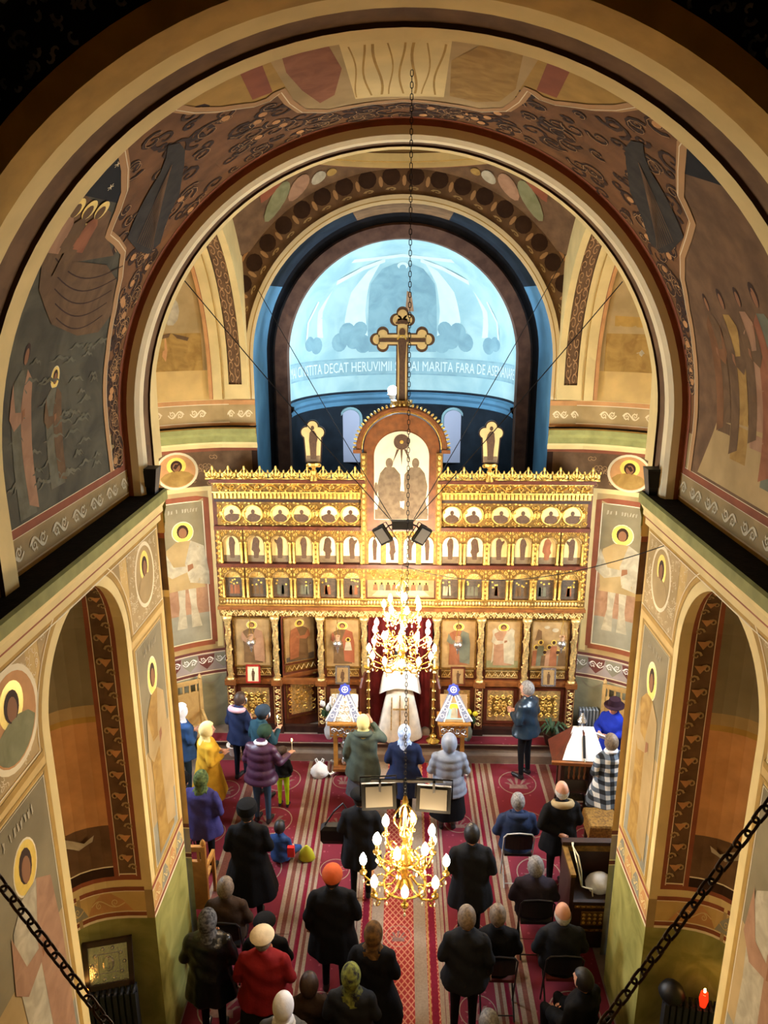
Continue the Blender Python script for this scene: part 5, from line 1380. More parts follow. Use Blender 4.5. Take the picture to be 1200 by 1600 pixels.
def chandelier(loc_, tiers, hook, label, cz, bm_='bulb'):
    """loc_: lowest point"""
    root = empty('chandelier', loc_); tag(root, label, 'chandelier')
    H = cz
    b = MB(); b.lathe([(.004, 0), (.025, .03), (.012, .06), (.05, .10), (.075, .15), (.05, .2), (.025, .24), (.03, .32), (.06, .36), (.09, .42), (.06, .48), (.022, .53), (.022, .62), (.05, .66), (.05, .7), (.018, .75), (.014, H-.1), (.03, H-.06), (.012, H)], n=14)
    b.build('stem', 'brass', root, True)
    for ti, (n, r, z0) in enumerate(tiers):
        for k in range(n):
            t = 2*PI*k/n + .25*ti
            pts = [(.05, z0), (r*.3, z0-.09), (r*.6, z0-.11), (r*.88, z0-.05), (r, z0)]
            b = MB(); b.tube([(x*math.cos(t), x*math.sin(t), z) for x, z in pts], [.013, .011, .011, .01, .009], 6)
            cc = [(r*.55 + .06*(1-.07*i)*math.cos(-2+i*.7), z0-.03 + .06*(1-.07*i)*math.sin(-2+i*.7)) for i in range(10)]; b.tube([(x*math.cos(t), x*math.sin(t), z) for x, z in cc], .006, 5)
            cc = [(r*.86 + .04*(1-.08*i)*math.cos(2.4-i*.7), z0-.09 + .04*(1-.08*i)*math.sin(2.4-i*.7)) for i in range(9)]; b.tube([(x*math.cos(t), x*math.sin(t), z) for x, z in cc], .006, 5)
            arm = b.build('arm', 'brass', root, True)
            link('candle_cup', SMm, arm, (r*math.cos(t), r*math.sin(t), z0 + .05)); link('bulb', BM[bm_], arm, (r*math.cos(t), r*math.sin(t), z0 + .105))
            for dz, q in ((-.06, 1.0), (-.15, .6)): link('crystal_drop', drop, arm, (r*q*math.cos(t), r*q*math.sin(t), z0 + dz))
        tor = [(r*.5*math.cos(t), r*.5*math.sin(t), z0-.08) for t in frange(0, 2*PI, 32)]
        MB().tube(tor, .012, 6).build('hoop', 'brass', root, True)
    # openwork crown above
    b = MB()
    for k in range(6):
        t = PI*k/3; b.tube([((.02+.075*math.sin(i*PI/6))*math.cos(t), (.02+.075*math.sin(i*PI/6))*math.sin(t), H - .36 + .045*i) for i in range(7)], .007, 5)
    b.build('crown_scrolls', 'brass', root, True)
    chain(root, Vector(loc_) + Vector((0, 0, H)), hook, small, .034)
    return root
ch2 = chandelier((.05, 5.4, 2.92), ((8, .36, .24), (6, .24, .50)), (.05, 5.4, 9.40), 'brass chandelier with lit candle bulbs hanging near over the congregation', 1.05)
ch1 = chandelier((.02, 10.0, 2.62), ((12, .48, .28), (10, .40, .62), (7, .26, .98)), (.02, 10.0, 4.86), 'large brass chandelier with lit candle bulbs before the icon screen', 1.6, 'bulb_far')
def floodlight(name, loc_, rot, label, group, sx=.15, sz=.11):
    root = empty(name, loc_); root.rotation_euler = rot; tag(root, label, 'floodlight', group)
    MB().box(-sx, sx, -.035, .035, -sz, sz).build('housing', 'black_paint', root)
    b = MB(); b.box(-sx*.78, sx*.78, -.042, -.034, -sz*.78, sz*.78); b.build('glass_face', 'lamp_face', root)
    b = MB()
    for k in range(7): b.box(-sx*.8 + k*sx*.26, -sx*.8 + k*sx*.26 + .008, .035, .06, -sz*.8, sz*.8)
    b.build('cooling_fins', 'black_paint', root)
    b = MB(); b.tube([(-sx-.01, 0, 0), (-sx-.01, .02, sz+.05), (sx+.01, .02, sz+.05), (sx+.01, 0, 0)], .008, 5); b.build('bracket', 'iron', root)
    return root
g2 = 'floodlights on the chandelier chains'
floodlight('floodlight', (-.18, 5.62, 3.80), (math.radians(-25), 0, math.radians(6)), 'black floodlight left of the chain just above the near chandelier', g2)
floodlight('floodlight', (.30, 5.62, 3.78), (math.radians(-25), 0, math.radians(-6)), 'black floodlight right of the chain just above the near chandelier', g2)
bk = empty('lamp_bracket', (.05, 5.57, 3.95)); tag(bk, 'dark iron bar clamped to the near chain holding two floodlights', 'bracket'); MB().box(-.30, .33, .05, .07, -.012, .012).build('bar', 'iron', bk); MB().box(-.015, .015, -.16, .06, -.012, .012).build('clamp', 'iron', bk)
for sx in (-.22, .25): MB().box(sx-.01, sx+.01, .03, .06, -.1, 0).build('hanger', 'iron', bk)
floodlight('floodlight', (-.26, 10.0, 4.80), (math.radians(15), math.radians(58), 0), 'black floodlight tilted left under the dark bar in front of the central shrine', g2, .13, .09)
floodlight('floodlight', (.29, 10.0, 4.80), (math.radians(15), math.radians(-58), 0), 'black floodlight tilted right under the dark bar in front of the central shrine', g2, .13, .09)
bk = empty('lamp_bracket', (.02, 10.0, 4.95)); tag(bk, 'dark box bar strung on wires above the far chandelier', 'bracket'); MB().box(-.15, .15, -.05, .05, -.06, .06).build('bar', 'black_paint', bk)
for s in (-1, 1): MB().tube([(s*.14, 0, 0), (s*.2, 0, -.02), (s*.24, 0, -.08)], .012, 5).build('hanger', 'iron', bk)
def wire(P, Q, r, label, sag=0, name='guy_wire', m='iron'):
    pts = [Vector(P).lerp(Vector(Q), i/16) - Vector((0, 0, sag*4*(i/16)*(1-i/16))) for i in range(17)]
    b = MB(); b.tube([p - pts[0] for p in pts], r, 5); o = b.build(name, m, None, loc=pts[0]); tag(o, label, 'wire', 'wires in the crossing'); return o
wire((-2.62, 9.2, 8.24), (-.12, 9.98, 4.99), .007, 'thin wire from the left side arch down to the dark lamp bar', .03)
wire((2.62, 9.4, 8.18), (.16, 9.98, 4.99), .007, 'thin wire from the right side arch down to the dark lamp bar', .03)
wire((-2.3, 12.42, 8.1), (-.12, 10.03, 4.99), .006, 'thin wire crossing the left half of the altar arch', .03)
wire((2.55, 12.42, 8.65), (.16, 10.03, 4.99), .006, 'thin wire crossing the right half of the altar arch', .03)
wire((.03, 9.98, 4.35), (2.42, 6.6, 5.80), .005, 'slack cable from the far chandelier to the right cornice', .28, 'cable')

# ================================================================ SMALL THINGS BY THE SCREEN
for i, (x, red) in enumerate(((-2.64, 1), (-1.03, 0), (1.03, 0), (2.64, 0))):
    r = empty('framed_icon', (x, 12.06, 1.33)); r.rotation_euler = (math.radians(-8), 0, 0)
    tag(r, ['small icon in a bright red frame under the leftmost tall icon', 'small silver framed icon under the tall icon left of the doorway', 'small brown framed icon under the tall icon right of the doorway', 'small pale framed icon under the rightmost crowded icon'][i], 'icon', 'small icons on the screen ledge')
    b = MB(); w, h = .13, .34
    for a in ((-w, -w+.03, 0, h), (w-.03, w, 0, h), (-w, w, 0, .03), (-w, w, h-.03, h)): b.box(a[0], a[1], -.03, 0, a[2], a[3])
    b.build('frame', mat('frame_red', '#9a2418', .5) if red else ('silver' if i in (1, 3) else 'wood_red'), r)
    p = MB().box(-w+.03, w-.03, -.018, -.002, .03, h-.03).build('picture', 'icon_cream_glare' if red else 'icon_tan', r)
    o = link('painted_saint', fig_mesh(i % 3, 0, .26), p, (0, -.022, .04))
for i, (x, z) in enumerate(((-2.62, 2.08), (-1.10, 2.08), (1.0, 2.08), (2.80, 2.12))):
    r = empty('hanging_lamp', (x, 11.94, z)); tag(r, ['silver oil lamp hanging before the leftmost tall icon', 'silver oil lamp hanging before the tall icon with the child', 'silver oil lamp hanging before the tall icon right of the doorway', 'silver oil lamp hanging before the crowded icon at the right'][i], 'oil lamp', 'oil lamps on the screen')
    b = MB(); b.lathe([(.004, -.09), (.016, -.06), (.01, -.04), (.03, -.01), (.025, .02), (.075, .07), (.085, .11), (.06, .14), (.062, .16)], n=14); b.build('bowl', 'silver', r, True)
    MB().lathe([(.035, .15), (.05, .24), (.045, .24), (.03, .15)], n=12).build('glass_cup', mat('ruby', '#b08a6a', .15), r, True)
    for k in range(3):
        t = 2*PI*k/3; MB().tube([(.08*math.cos(t), .08*math.sin(t), .11), (.03*math.cos(t), .03*math.sin(t), .36), (0, 0, .52)], .004, 4).build('chain_strand', 'brass', r)
    MB().tube([(0, 0, .52), (0, .0, .64), (0, .11, .66)], .006, 4).build('hook', 'brass', r)
def candlestick(x, y, z, h, label):
    r = empty('candlestick', (x, y, z)); tag(r, label, 'candlestick', 'tall candlesticks by the altar doorway')
    MB().lathe([(.13, 0), (.13, .02), (.09, .05), (.05, .08), (.07, .12), (.03, .16)], n=14).build('base', 'brass', r, True)
    pr_ = [(.03, .16)]
    for k in range(7): z0 = .16 + (h-.26)*k/7; z1 = .16 + (h-.26)*(k+1)/7; pr_ += [(.022, z0+.02), (.02, z1-.06), (.042, z1-.03), (.022, z1)]
    MB().lathe(pr_ + [(.022, h-.1)], n=12).build('shaft', 'brass', r, True)
    MB().lathe([(.02, h-.1), (.075, h-.06), (.08, h-.03), (.02, h-.03)], n=12).build('drip_pan', 'brass', r, True); MB().lathe([(.018, h-.03), (.018, h+.12)], n=8).build('candle', 'wax', r)
candlestick(-.56, 11.88, .302, 1.5, 'tall brass candlestick left of the altar doorway'); candlestick(.60, 11.88, .302, 1.5, 'tall brass candlestick right of the altar doorway')
# --- icon stands
def icon_stand(x, y, label, bright):
    r = empty('icon_stand', (x, y, .012)); tag(r, label, 'icon stand', 'icon stands before the screen')
    b = MB()
    for sx in (-1, 1):
        for sy in (-1, 1): b.tube([(sx*.26, sy*.2, .046), (sx*.2, sy*.15, .065), (sx*.1, sy*.08, .1)], [.045, .035, .03], 6)
    b.build('feet', 'silver', r)
    MB().box(-.2, .2, -.16, .16, .09, .14).build('foot_board', 'wood_ledge', r)
    for sx in (-1, 1):
        MB().box(sx*.16-.035, sx*.16+.035, -.06, .06, .14, .78).build('post', 'wood_honey', r)
    b = MB(); b.use('silver')
    for k in range(4): b.ball((0, -.02, .22 + k*.16), .075 - .012*(k % 2), .05, .085, 8, 5)
    b.build('carved_shaft', 'silver', r, True)
    bx = MB().box(-.24, .24, -.17, .17, .78, 1.02).build('box', 'wood_honey', r)
    b = MB()
    for sgn, yy in ((-1, -.175),):
        for k in range(4): b.tube([(p[0], p[1], p[2]) for p in spir(-.17 + k*.113, .90, .06, 1.3, k*PI/2, (-1)**k, yy, 10)], .013, 5); 
        for k in range(5): b.ball((-.2 + k*.1, yy, .82), .022, .012, .02, 6, 4); b.ball((-.2 + k*.1, yy, .985), .022, .012, .02, 6, 4)
    b.build('carving', 'silver', bx)
    MB().box(-.28, .28, -.21, .2, 1.02, 1.055).build('shelf', 'wood_honey', r)
    T = Matrix.Translation((0, -.12, 1.06)) @ Matrix.Rotation(math.radians(-38), 4, 'X')
    b = MB(); b.obox(T @ Matrix.Translation((0, .0, .22)), .23, .02, .23); ic = b.build('icon_board', 'icon_tan' if bright else 'silver', r)
    MP = lambda u, v, o: tuple(T @ Vector((u, -.021 - o, v)))
    if bright:
        b = MB(); b.use('conch_blue'); patch(b, MP, [(-.14, .03), (.14, .03), (.14, .3), (-.14, .3)], .003); b.use('petal_yellow'); patch(b, MP, ell(0, .24, .09, .05, 12), .005); b.use('robe_white'); patch(b, MP, [(-.06, .05), (.06, .05), (.04, .22), (-.03, .22)], .007); b.use('robe_red'); patch(b, MP, [(.06, .05), (.13, .05), (.11, .2), (.06, .22)], .006); b.build('painting', parent=ic, fixn=False)
    else:
        b = MB(); b.use('petal_white')
        for k in range(12): b.tube([MP(p[0]*1, p[2]*1, .004) for p in spir(-.1 + (k % 4)*.07, .08 + (k//4)*.1, .035, 1.1, k, (-1)**k, 0, 7)], .008, 4)
        b.build('embossing', parent=ic, fixn=False)
    b = MB(); lace = mat('lace', '#8f939e', .85, col2='#646a88', scale=60)
    for s in (-1, 1):
        b.use('lace'); patch(b, MP, [(s*.02, .5), (s*.09, .47), (s*.31, .0), (s*.2, -.02), (s*.10, .1)], .012)
        b.use('petal_white'); strip(b, MP, [(s*.02, .5), (s*.31, .0)], .022, .016); strip(b, MP, [(0, .48), (s*.17, -.02)], .018, .017)
        for k in range(3): strip(b, MP, ell(s*(.1 + .05*k), .3 - .11*k, .03, .03, 10) + [(s*(.1+.05*k)+.03, .3-.11*k)], .010, .017)
    o = b.build('lace_cloth', fixn=False, loc=tuple(r.location)); tag(o, 'white and blue lace cloth draped over the %s icon stand' % ('right' if bright else 'left'), 'cloth', 'lace cloths on the icon stands')
    b = MB(); rr = mat('rosette_blue', '#2c3c9a', .7); b.use('rosette_blue'); b.prism([(.1*(1 + .1*math.cos(8*t))*math.cos(t), .52 + .1*(1 + .1*math.cos(8*t))*math.sin(t)) for t in frange(0, 2*PI, 40)[:-1]], -.055, -.035, M=T)
    b.use('petal_white'); strip(b, MP, ell(0, .52, .05, .05, 16) + [(.05, .52)], .015, .036); strip(b, MP, [(-.03, .52), (.03, .52)], .015, .036); strip(b, MP, [(0, .49), (0, .55)], .015, .036)
    b.build('rosette', parent=r, fixn=False)
    return r
icon_stand(-.95, 11.36, 'carved icon stand with silver icon, lace cloth and blue rosette at the left', False)
icon_stand(.92, 11.40, 'carved icon stand with colourful icon and blue rosette at the right', True)
def flowers(x, y, z, label, petal, n, h, vase_m):
    r = empty('flower_vase', (x, y, z)); tag(r, label, 'flowers', 'vases at the foot of the screen')
    MB().lathe([(.05, 0), (.085, .08), (.09, .18), (.05, .28), (.06, .32)], n=12).build('vase', vase_m, r, True); rnd = random.Random(n)
    b = MB(); fl = []
    for k in range(n):
        a = rnd.uniform(0, 6.28); q = rnd.uniform(.02, .12); zz = h*rnd.uniform(.6, 1); P = (q*math.cos(a)*1.4, q*math.sin(a)*1.4, .32 + zz); b.tube([(0, 0, .3), (q*math.cos(a)*.6, q*math.sin(a)*.6, .32 + zz*.5), P], .006, 4); fl.append(P)
        b.ball((q*math.cos(a)*1.2, q*math.sin(a)*1.2, .32 + zz*.45), .03, .015, .07, 6, 4)
    b.build('stems', 'leaf', r)
    for P in fl: MB().ball(P, .05 if petal == 'petal_yellow' else .035, None, .045 if petal == 'petal_yellow' else .06, 8, 5).build('blossom', petal, r, True)
flowers(-1.28, 11.92, .302, 'white vase with white lilies beside the left icon stand', 'petal_white', 8, .45, 'glazed_pot')
flowers(1.22, 11.92, .302, 'glass vase with yellow flowers beside the right icon stand', 'petal_yellow', 4, .28, mat('vase_glass', '#8fa39a', .15))
# --- white plastic bag
def bag(x, y, z, s, label, m='white_cloth', handles=True):
    r = empty('plastic_bag', (x, y, z)); tag(r, label, 'bag'); rnd = random.Random(3)
    b = MB(); rings = []
    for j in range(9):
        t = j/8 * (1 if handles else .68); rr = ([.7, .95, 1.0, .98, .92, .8, .6, .38, .22] if handles else [.85, 1.0, 1.06, 1.04, 1.0, .92, .8, .6, .3])[j]
        rings.append([(s*rr*(1 + .1*math.sin(3*a + j*1.3) + .06*math.sin(7*a + j))*math.cos(a), s*rr*.8*(1 + .1*math.sin(2*a + j))*math.sin(a), s*1.9*t) for a in frange(0, 2*PI, 20)[:-1]])
    b.rings(rings); b.build('sack', m, r, True)
    if handles:
        for q in (-1, 1): MB().tube([(q*.1*s, 0, 1.8*s), (q*.35*s, .05*s, 2.3*s), (q*.5*s, .02*s, 2.2*s), (q*.35*s, 0, 1.75*s)], s*.06, 5).build('handle', m, r)
bag(-1.38, 11.2, .014, .15, 'white plastic bag on the floor beside the left icon stand')
# --- pots and plants at both ends of the screen
def pot(x, y, z, r0, label, m='glazed_pot', plant=False):
    r = empty('flower_pot', (x, y, z)); tag(r, label, 'pot', 'pots at the ends of the screen')
    MB().lathe([(r0*.7, 0), (r0, r0*1.3), (r0*1.08, r0*1.5), (r0*.9, r0*1.5), (r0*.85, r0*1.3)], n=14).build('pot', m, r, True)
    if plant:
        rnd = random.Random(int(abs(x*100)))
        for k in range(16):
            a = rnd.uniform(0, 6.28); L = rnd.uniform(.2, .34); MB().tube([(0, 0, r0*1.3), (L*.5*math.cos(a), L*.5*math.sin(a), r0*1.4 + L*.7), (L*math.cos(a), L*math.sin(a), r0*1.4 + L*.35)], [.012, .03, .004], 4, flat=.3).build('leaf', 'leaf', r)
    else: MB().lathe([(r0*.84, r0*1.28), (r0*.2, r0*1.34)], n=12).build('soil', 'wood_dark', r)
pot(-3.42, 11.5, 0, .10, 'small white pot on the floor left of the icon screen'); pot(-2.95, 11.62, .15, .13, 'white footed basin on the step left of the icon screen')
pot(2.72, 11.85, .302, .16, 'dark pot with leafy plant before the rightmost screen panel', 'wood_dark', True)
# --- lectern with open book
def lectern():
    r = empty('lectern', (2.80, 10.45, .012)); r.rotation_euler = (0, 0, math.radians(-4)); tag(r, 'dark wooden choir lectern with sloping desk beside the checked coat', 'lectern')
    MB().box(-.26, .26, -.22, .22, 0, .06).build('plinth', 'wood_dark', r)
    for sx in (-1, 1):
        for sy in (-1, 1): MB().box(sx*.22-.03, sx*.22+.03, sy*.18-.03, sy*.18+.03, .06, 1.02).build('corner_post', 'wood_dark', r)
    for z in (.12, .42, .66): MB().box(-.22, .22, -.18, .18, z, z+.025).build('shelf', 'wood_dark', r)
    MB().box(-.23, -.2, -.18, .18, .06, 1.0).build('side_panel', 'wood_red', r); MB().box(.2, .23, -.18, .18, .06, 1.0).build('side_panel', 'wood_red', r)
    for k in range(4):
        MB().lathe([(.012, .685), (.022, .73), (.012, .78), (.024, .85), (.012, .92)], c=(-.12 + k*.08, -.19, 0), n=8).build('baluster', 'wood_ledge', r, True)
    MB().box(-.22, .22, -.2, .18, .92, 1.02).build('rail', 'wood_dark', r)
    b = MB(); T = [(-.40, -.32), (.40, -.32), (.40, .32), (-.40, .32)]; t2 = [(-.07, -.05), (.07, -.05), (.07, .05), (-.07, .05)]
    b.rings([[(x, y, 1.02) for x, y in T], [(x, y, 1.05) for x, y in T], [(x, y, 1.48) for x, y in t2]]); b.build('desk', 'wood_red', r)
    MB().box(-.42, .42, -.36, -.31, 1.03, 1.08).build('book_ledge', 'wood_ledge', r)
    return r
lec = lectern()
for k in range(2):
    r = empty('book', (2.79, 10.43, .158 + k*.052)); r.rotation_euler = (0, 0, math.radians(-4 + 7*k)); tag(r, ['dark red book lying lowest on the bottom shelf of the lectern', 'brown book lying on top of another in the lectern'][k], 'book', 'books in the lectern')
    b = MB(); b.box(-.15, .15, -.12, .12, 0, .006); b.box(-.15, .15, -.12, .12, .042, .048); b.box(-.15, -.14, -.12, .12, 0, .048); b.build('cover', 'icon_scene' if k else 'carpet_wine', r); MB().box(-.14, .145, -.115, .115, .006, .042).build('page_block', 'paper', r)
r = empty('open_book', (2.86, 10.16, 1.09)); r.rotation_euler = (math.radians(57), 0, math.radians(-4)); tag(r, 'large open book with blank white pages lying on the lectern', 'book')
for s in (-1, 1):
    b = MB(); b.prism([(0, 0), (s*.34, 0), (s*.17, .50), (0, .50)], -.01, .02, axis='z') if False else None
    b = MB(); n = 6; i0 = len(b.v)
    rings = []
    for j in range(n+1):
        t = j/n; z = .018 + .012*math.sin(PI*t)
        rings.append([(s*(.33*t + .005), .0, 0), (s*(.33*t + .005), 0, z), (s*(.15*t + .005), .52, z), (s*(.15*t + .005), .52, 0)])
    b.rings(rings); b.build('page_block', 'paper', r)
MB().box(-.02, .02, .04, .38, .03, .036).build('ribbon', 'black_paint', r); MB().tube([(0, .04, .033), (.01, -.03, .02), (.02, -.08, -.08)], .006, 4).build('ribbon_tail', 'wax', r)
r = empty('reading_lamp', (2.86, 10.46, 1.49)); tag(r, 'small silver reading lamp on the peak of the lectern', 'lamp')
MB().lathe([(.05, 0), (.05, .015), (.012, .02), (.01, .2)], n=12).build('base', 'silver', r, True); MB().lathe([(.02, .25), (.075, .12), (.07, .12), (.015, .24)], n=14).build('shade', 'silver', r, True)
# --- stalls and little gates of pale wood in the apses
def stall(x, y, rz, label, h=1.3, m='wood_pale'):
    r = empty('choir_stall', (x, y, .012)); r.rotation_euler = (0, 0, rz); tag(r, label, 'stall', 'choir stalls')
    for s in (-1, 1):
        MB().box(s*.36-.03, s*.36+.03, -.05, .02, 0, h + .06).build('post', m, r); MB().lathe([(.02, h+.06), (.04, h+.09), (.025, h+.13), (.003, h+.16)], c=(s*.36, -.015, 0), n=8).build('knob', m, r, True)
        b = MB(); b.prism([(-.45, .02), (-.40, .02), (-.40, .62), (-.02, .70), (-.02, .76), (-.46, .68), (-.46, .6)], s*.36-.02, s*.36+.02, axis='x'); b.build('arm', m, r)
    MB().box(-.34, .34, -.03, 0, .1, h-.22).build('back_panel', m, r); MB().box(-.36, .36, -.04, .01, h-.02, h+.05).build('top_rail', m, r); MB().box(-.36, .36, -.04, .01, h-.24, h-.18).build('mid_rail', m, r)
    for k in range(6): MB().box(-.29 + k*.115-.015, -.29 + k*.115+.015, -.03, 0, h-.19, h-.01).build('baluster', m, r)
    MB().box(-.34, .34, -.40, -.02, .42, .46).build('seat', m, r)
stall(-3.95, 11.95, math.radians(28), 'pale wooden choir stall behind the woman in the white headscarf'); stall(3.98, 11.93, math.radians(-28), 'pale wooden choir stall behind the person in blue at the right')
stall(-2.92, 8.12, math.radians(180), 'honey wooden choir stall beside the left pier', 1.05, 'wood_honey')
# --- heating
def radiator(x, y, rz, n, h, label, m, z=.15):
    r = empty('radiator', (x, y, z)); r.rotation_euler = (0, 0, rz); tag(r, label, 'radiator', 'radiators')
    b = MB()
    for zz, q in ((.06, 1), (h-.06, 1)): pass
    rib = MB(); rib.use(m)
    rib.box(-.02, .02, -.07, .07, .02, h-.02); rib.ball((0, 0, h-.03), .026, .075, .03, 8, 4); rib.ball((0, 0, .03), .026, .075, .03, 8, 4)
    rm = rib.mesh('rib')
    for k in range(n): link('rib', rm, r, ((k-(n-1)/2)*.06, 0, 0))
    for zz in (.05, h-.05): MB().tube([(-n*.03, 0, zz), (n*.03, 0, zz)], .02, 6).build('header', m, r)
    for s in (-1, 1): MB().box(s*n*.025-.015, s*n*.025+.015, -.05, .05, -z, .03).build('foot', m, r)
radiator(-2.93, 5.90, math.radians(10), 9, 1.1, 'black ribbed radiator in the left wall niche', 'radiator'); radiator(2.93, 5.90, math.radians(-10), 9, 1.1, 'black ribbed radiator in the right wall niche', 'radiator')
radiator(3.42, 12.15, 0, 6, .75, 'grey radiator at the right end of the icon screen', 'radiator_steel', .1)
# silver icon and candles on the left radiator, lamp on the right one
r = empty('framed_icon', (-2.93, 5.93, 1.25)); r.rotation_euler = (math.radians(-14), 0, math.radians(14)); tag(r, 'embossed silver icon in a dark frame leaning above the left radiator', 'icon')
b = MB()
for a in ((-.24, -.19, 0, .5), (.19, .24, 0, .5), (-.24, .24, 0, .05), (-.24, .24, .45, .5)): b.box(a[0], a[1], -.03, .01, a[2], a[3])
b.build('frame', 'wood_dark', r); p = MB().box(-.19, .19, -.012, .0, .05, .45).build('silver_cover', 'silver', r)
b = MB()
for k in range(10): t = k*2*PI/10; b.ball((.155*math.cos(t), -.014, .25 + .165*math.sin(t)), .02, .012, .02, 6, 4)
for z0 in (.15, .35): b.box(-.1, .1, -.02, -.012, z0-.006, z0+.006)
for x0 in (-.1, .1): b.box(x0-.006, x0+.006, -.02, -.012, .15, .35)
b.ball((0, -.014, .25), .06, .015, .08, 8, 5); b.build('embossing', 'silver', p)
r = empty('glass_candle', (-3.12, 5.78, 1.25)); tag(r, 'lit candle in a glass before the silver icon at the left', 'candle'); MB().lathe([(.03, 0), (.04, .1), (.038, .1), (.028, .01)], n=12).build('glass', mat('candle_glass', '#e8b070', .2), r, True); MB().ball((0, 0, .09), .014, None, .028, 8, 6).build('flame', 'flame', r, True)
r = empty('votive_lamp', (3.02, 5.86, 1.25)); tag(r, 'red glass votive candle burning on the right radiator', 'candle'); MB().lathe([(.03, 0), (.045, .08), (.035, .16), (.033, .16), (.04, .08), (.025, .01)], n=12).build('glass', 'red_glass', r, True); MB().ball((0, 0, .19), .013, None, .026, 8, 6).build('flame', 'flame', r, True)
r = MB().lathe([(.0, .0), (.11, .01), (.13, .06), (.1, .13), (.04, .18), (.003, .19)], n=16).build('fur_hat', 'black_paint', None, True, loc=(2.74, 5.95, 1.25)); tag(r, 'black fur hat left on the right radiator', 'hat')
# --- dark stall with gilt mouldings by the right pier
def throne():
    r = empty('prayer_stall', (2.52, 8.10, .012)); tag(r, 'dark stall with gilded top rail and lattice panel by the right pier', 'stall')
    MB().box(-.36, .33, .16, .21, 0, 1.12).build('back_panel', 'wood_dark', r); MB().box(-.39, .36, .14, .23, 1.12, 1.17).build('top_rail', 'wood_dark', r); MB().box(-.37, .35, .12, .16, 1.05, 1.115).build('gilt_rail', 'gold_dark', r)
    MB().box(-.38, -.33, -.36, .2, 0, 1.08).build('side_panel', 'wood_dark', r); MB().box(-.39, -.325, -.38, .16, 1.08, 1.12).build('gilt_side_rail', 'gold_dark', r)
    MB().box(.29, .33, -.36, .2, 0, 1.08).build('side_panel', 'wood_dark', r)
    MB().box(-.33, .30, -.32, .16, .56, .62).build('seat', 'wood_dark', r)
    f = MB().box(-.33, .30, -.37, -.32, 0, .70).build('front_panel', 'wood_dark', r)
    b = MB(); b.use('gold_dark').box(-.22, .27, -.385, -.37, .36, .56); b.use('gold')
    for i in range(7):
        for j in range(3): b.ball((-.19 + i*.07, -.388, .40 + j*.06), .022, .01, .022, 6, 4)
    b.build('lattice_panel', None, f)
    for zz in (.63, .27):
        b = MB(); b.box(-.31, .28, -.374, -.37, zz-.02, zz+.02)
        for k in range(9): b.ball((-.27 + k*.066, -.376, zz), .03, .01, .014, 6, 3)
        b.build('bead_moulding', 'gold_dark', f)
throne()
bag(2.60, 8.06, .632, .17, 'white cloth bundle on the seat of the dark stall', handles=False)
b = MB(); b.tube([(0, 0, 0), (-.03, -.1, .03), (.02, -.22, -.02), (.05, -.30, -.18), (.07, -.31, -.40), (.12, -.31, -.42), (.2, -.31, -.44), (.22, -.31, -.55)], .010, 5); b.tube([(-.02, -.02, .02), (0, -.25, -.1), (.06, -.31, -.38)], .010, 5)
tag(b.build('rope', 'wax', None, loc=(2.26, 8.22, 1.19)), 'knotted cream cord hanging over the edge of the dark stall', 'cord')
# --- small table with brocade
r = empty('small_table', (3.02, 9.55, .012)); tag(r, 'small table under a gold brocade cloth by the right pier', 'table')
MB().box(-.2, .2, -.2, .2, .5, .53).build('table_top', 'wood_dark', r)
for sx in (-1, 1):
    for sy in (-1, 1): MB().box(sx*.17-.02, sx*.17+.02, sy*.17-.02, sy*.17+.02, 0, .5).build('leg', 'wood_dark', r)
b = MB(); mat('brocade', '#9c7430', .5, .3, col2='#6a4a1c', scale=30, bump=.4, bscale=60)
rg = []
for zz, q in ((.545, .1), (.545, .21), (.52, .225), (.42, .235), (.34, .24)): rg.append([(q*(1+.03*math.sin(6*t))*(1/max(abs(math.cos(t)), abs(math.sin(t)))), q*(1+.03*math.sin(6*t))*(1/max(abs(math.cos(t)), abs(math.sin(t)))) * 0 + q*math.sin(t)/max(abs(math.cos(t)), abs(math.sin(t))), zz) if False else (q*math.cos(t)/max(abs(math.cos(t)), abs(math.sin(t))), q*math.sin(t)/max(abs(math.cos(t)), abs(math.sin(t))), zz + .0*math.sin(4*t)) for t in frange(0, 2*PI, 32)[:-1]])
b.rings(rg, True, False); o = b.build('table_cloth', 'brocade', None, loc=tuple(r.location)); tag(o, 'gold brocade cloth hanging over the small table', 'cloth')
# --- folding chairs
def folding_chair(x, y, rz, label, seat='chair_red', tube='chair_tube'):
    mat('chair_red', '#5a1c16', .6); mat('chair_black', '#111113', .55); mat('chair_tube', '#3a3a3e', .35, .7); mat('chair_white', '#c8c8c4', .4)
    r = empty('folding_chair', (x, y, .012)); r.rotation_euler = (0, 0, rz); tag(r, label, 'chair', 'folding chairs')
    for s in (-1, 1):
        b = MB(); b.tube([(s*.21, -.02, .012), (s*.21, -.2, .78), (s*.17, -.215, .84)], .011, 6); b.build('front_leg', tube, r)
        b = MB(); b.tube([(s*.19, -.3, .012), (s*.19, .12, .46)], .011, 6); b.build('rear_leg', tube, r)
    MB().tube([(-.17, -.215, .84), (0, -.22, .86), (.17, -.215, .84)], .011, 6).build('top_tube', tube, r)
    MB().tube([(-.19, -.25, .05), (.19, -.25, .05)], .008, 5).build('stretcher', tube, r)
    b = MB(); b.grid(lambda u, v: (u*.19, -.185 - .03*math.cos(u*1.4) - .12*(v-.6), v), frange(-1, 1, 6), frange(.58, .82, 3)); b.grid(lambda u, v: (u*.19, -.16 - .03*math.cos(u*1.4) - .12*(v-.6), v), frange(-1, 1, 6), frange(.58, .82, 3)); b.build('backrest', 'chair_black', r)
    MB().box(-.19, .19, -.17, .2, .44, .48).build('seat', seat, r)
    return r
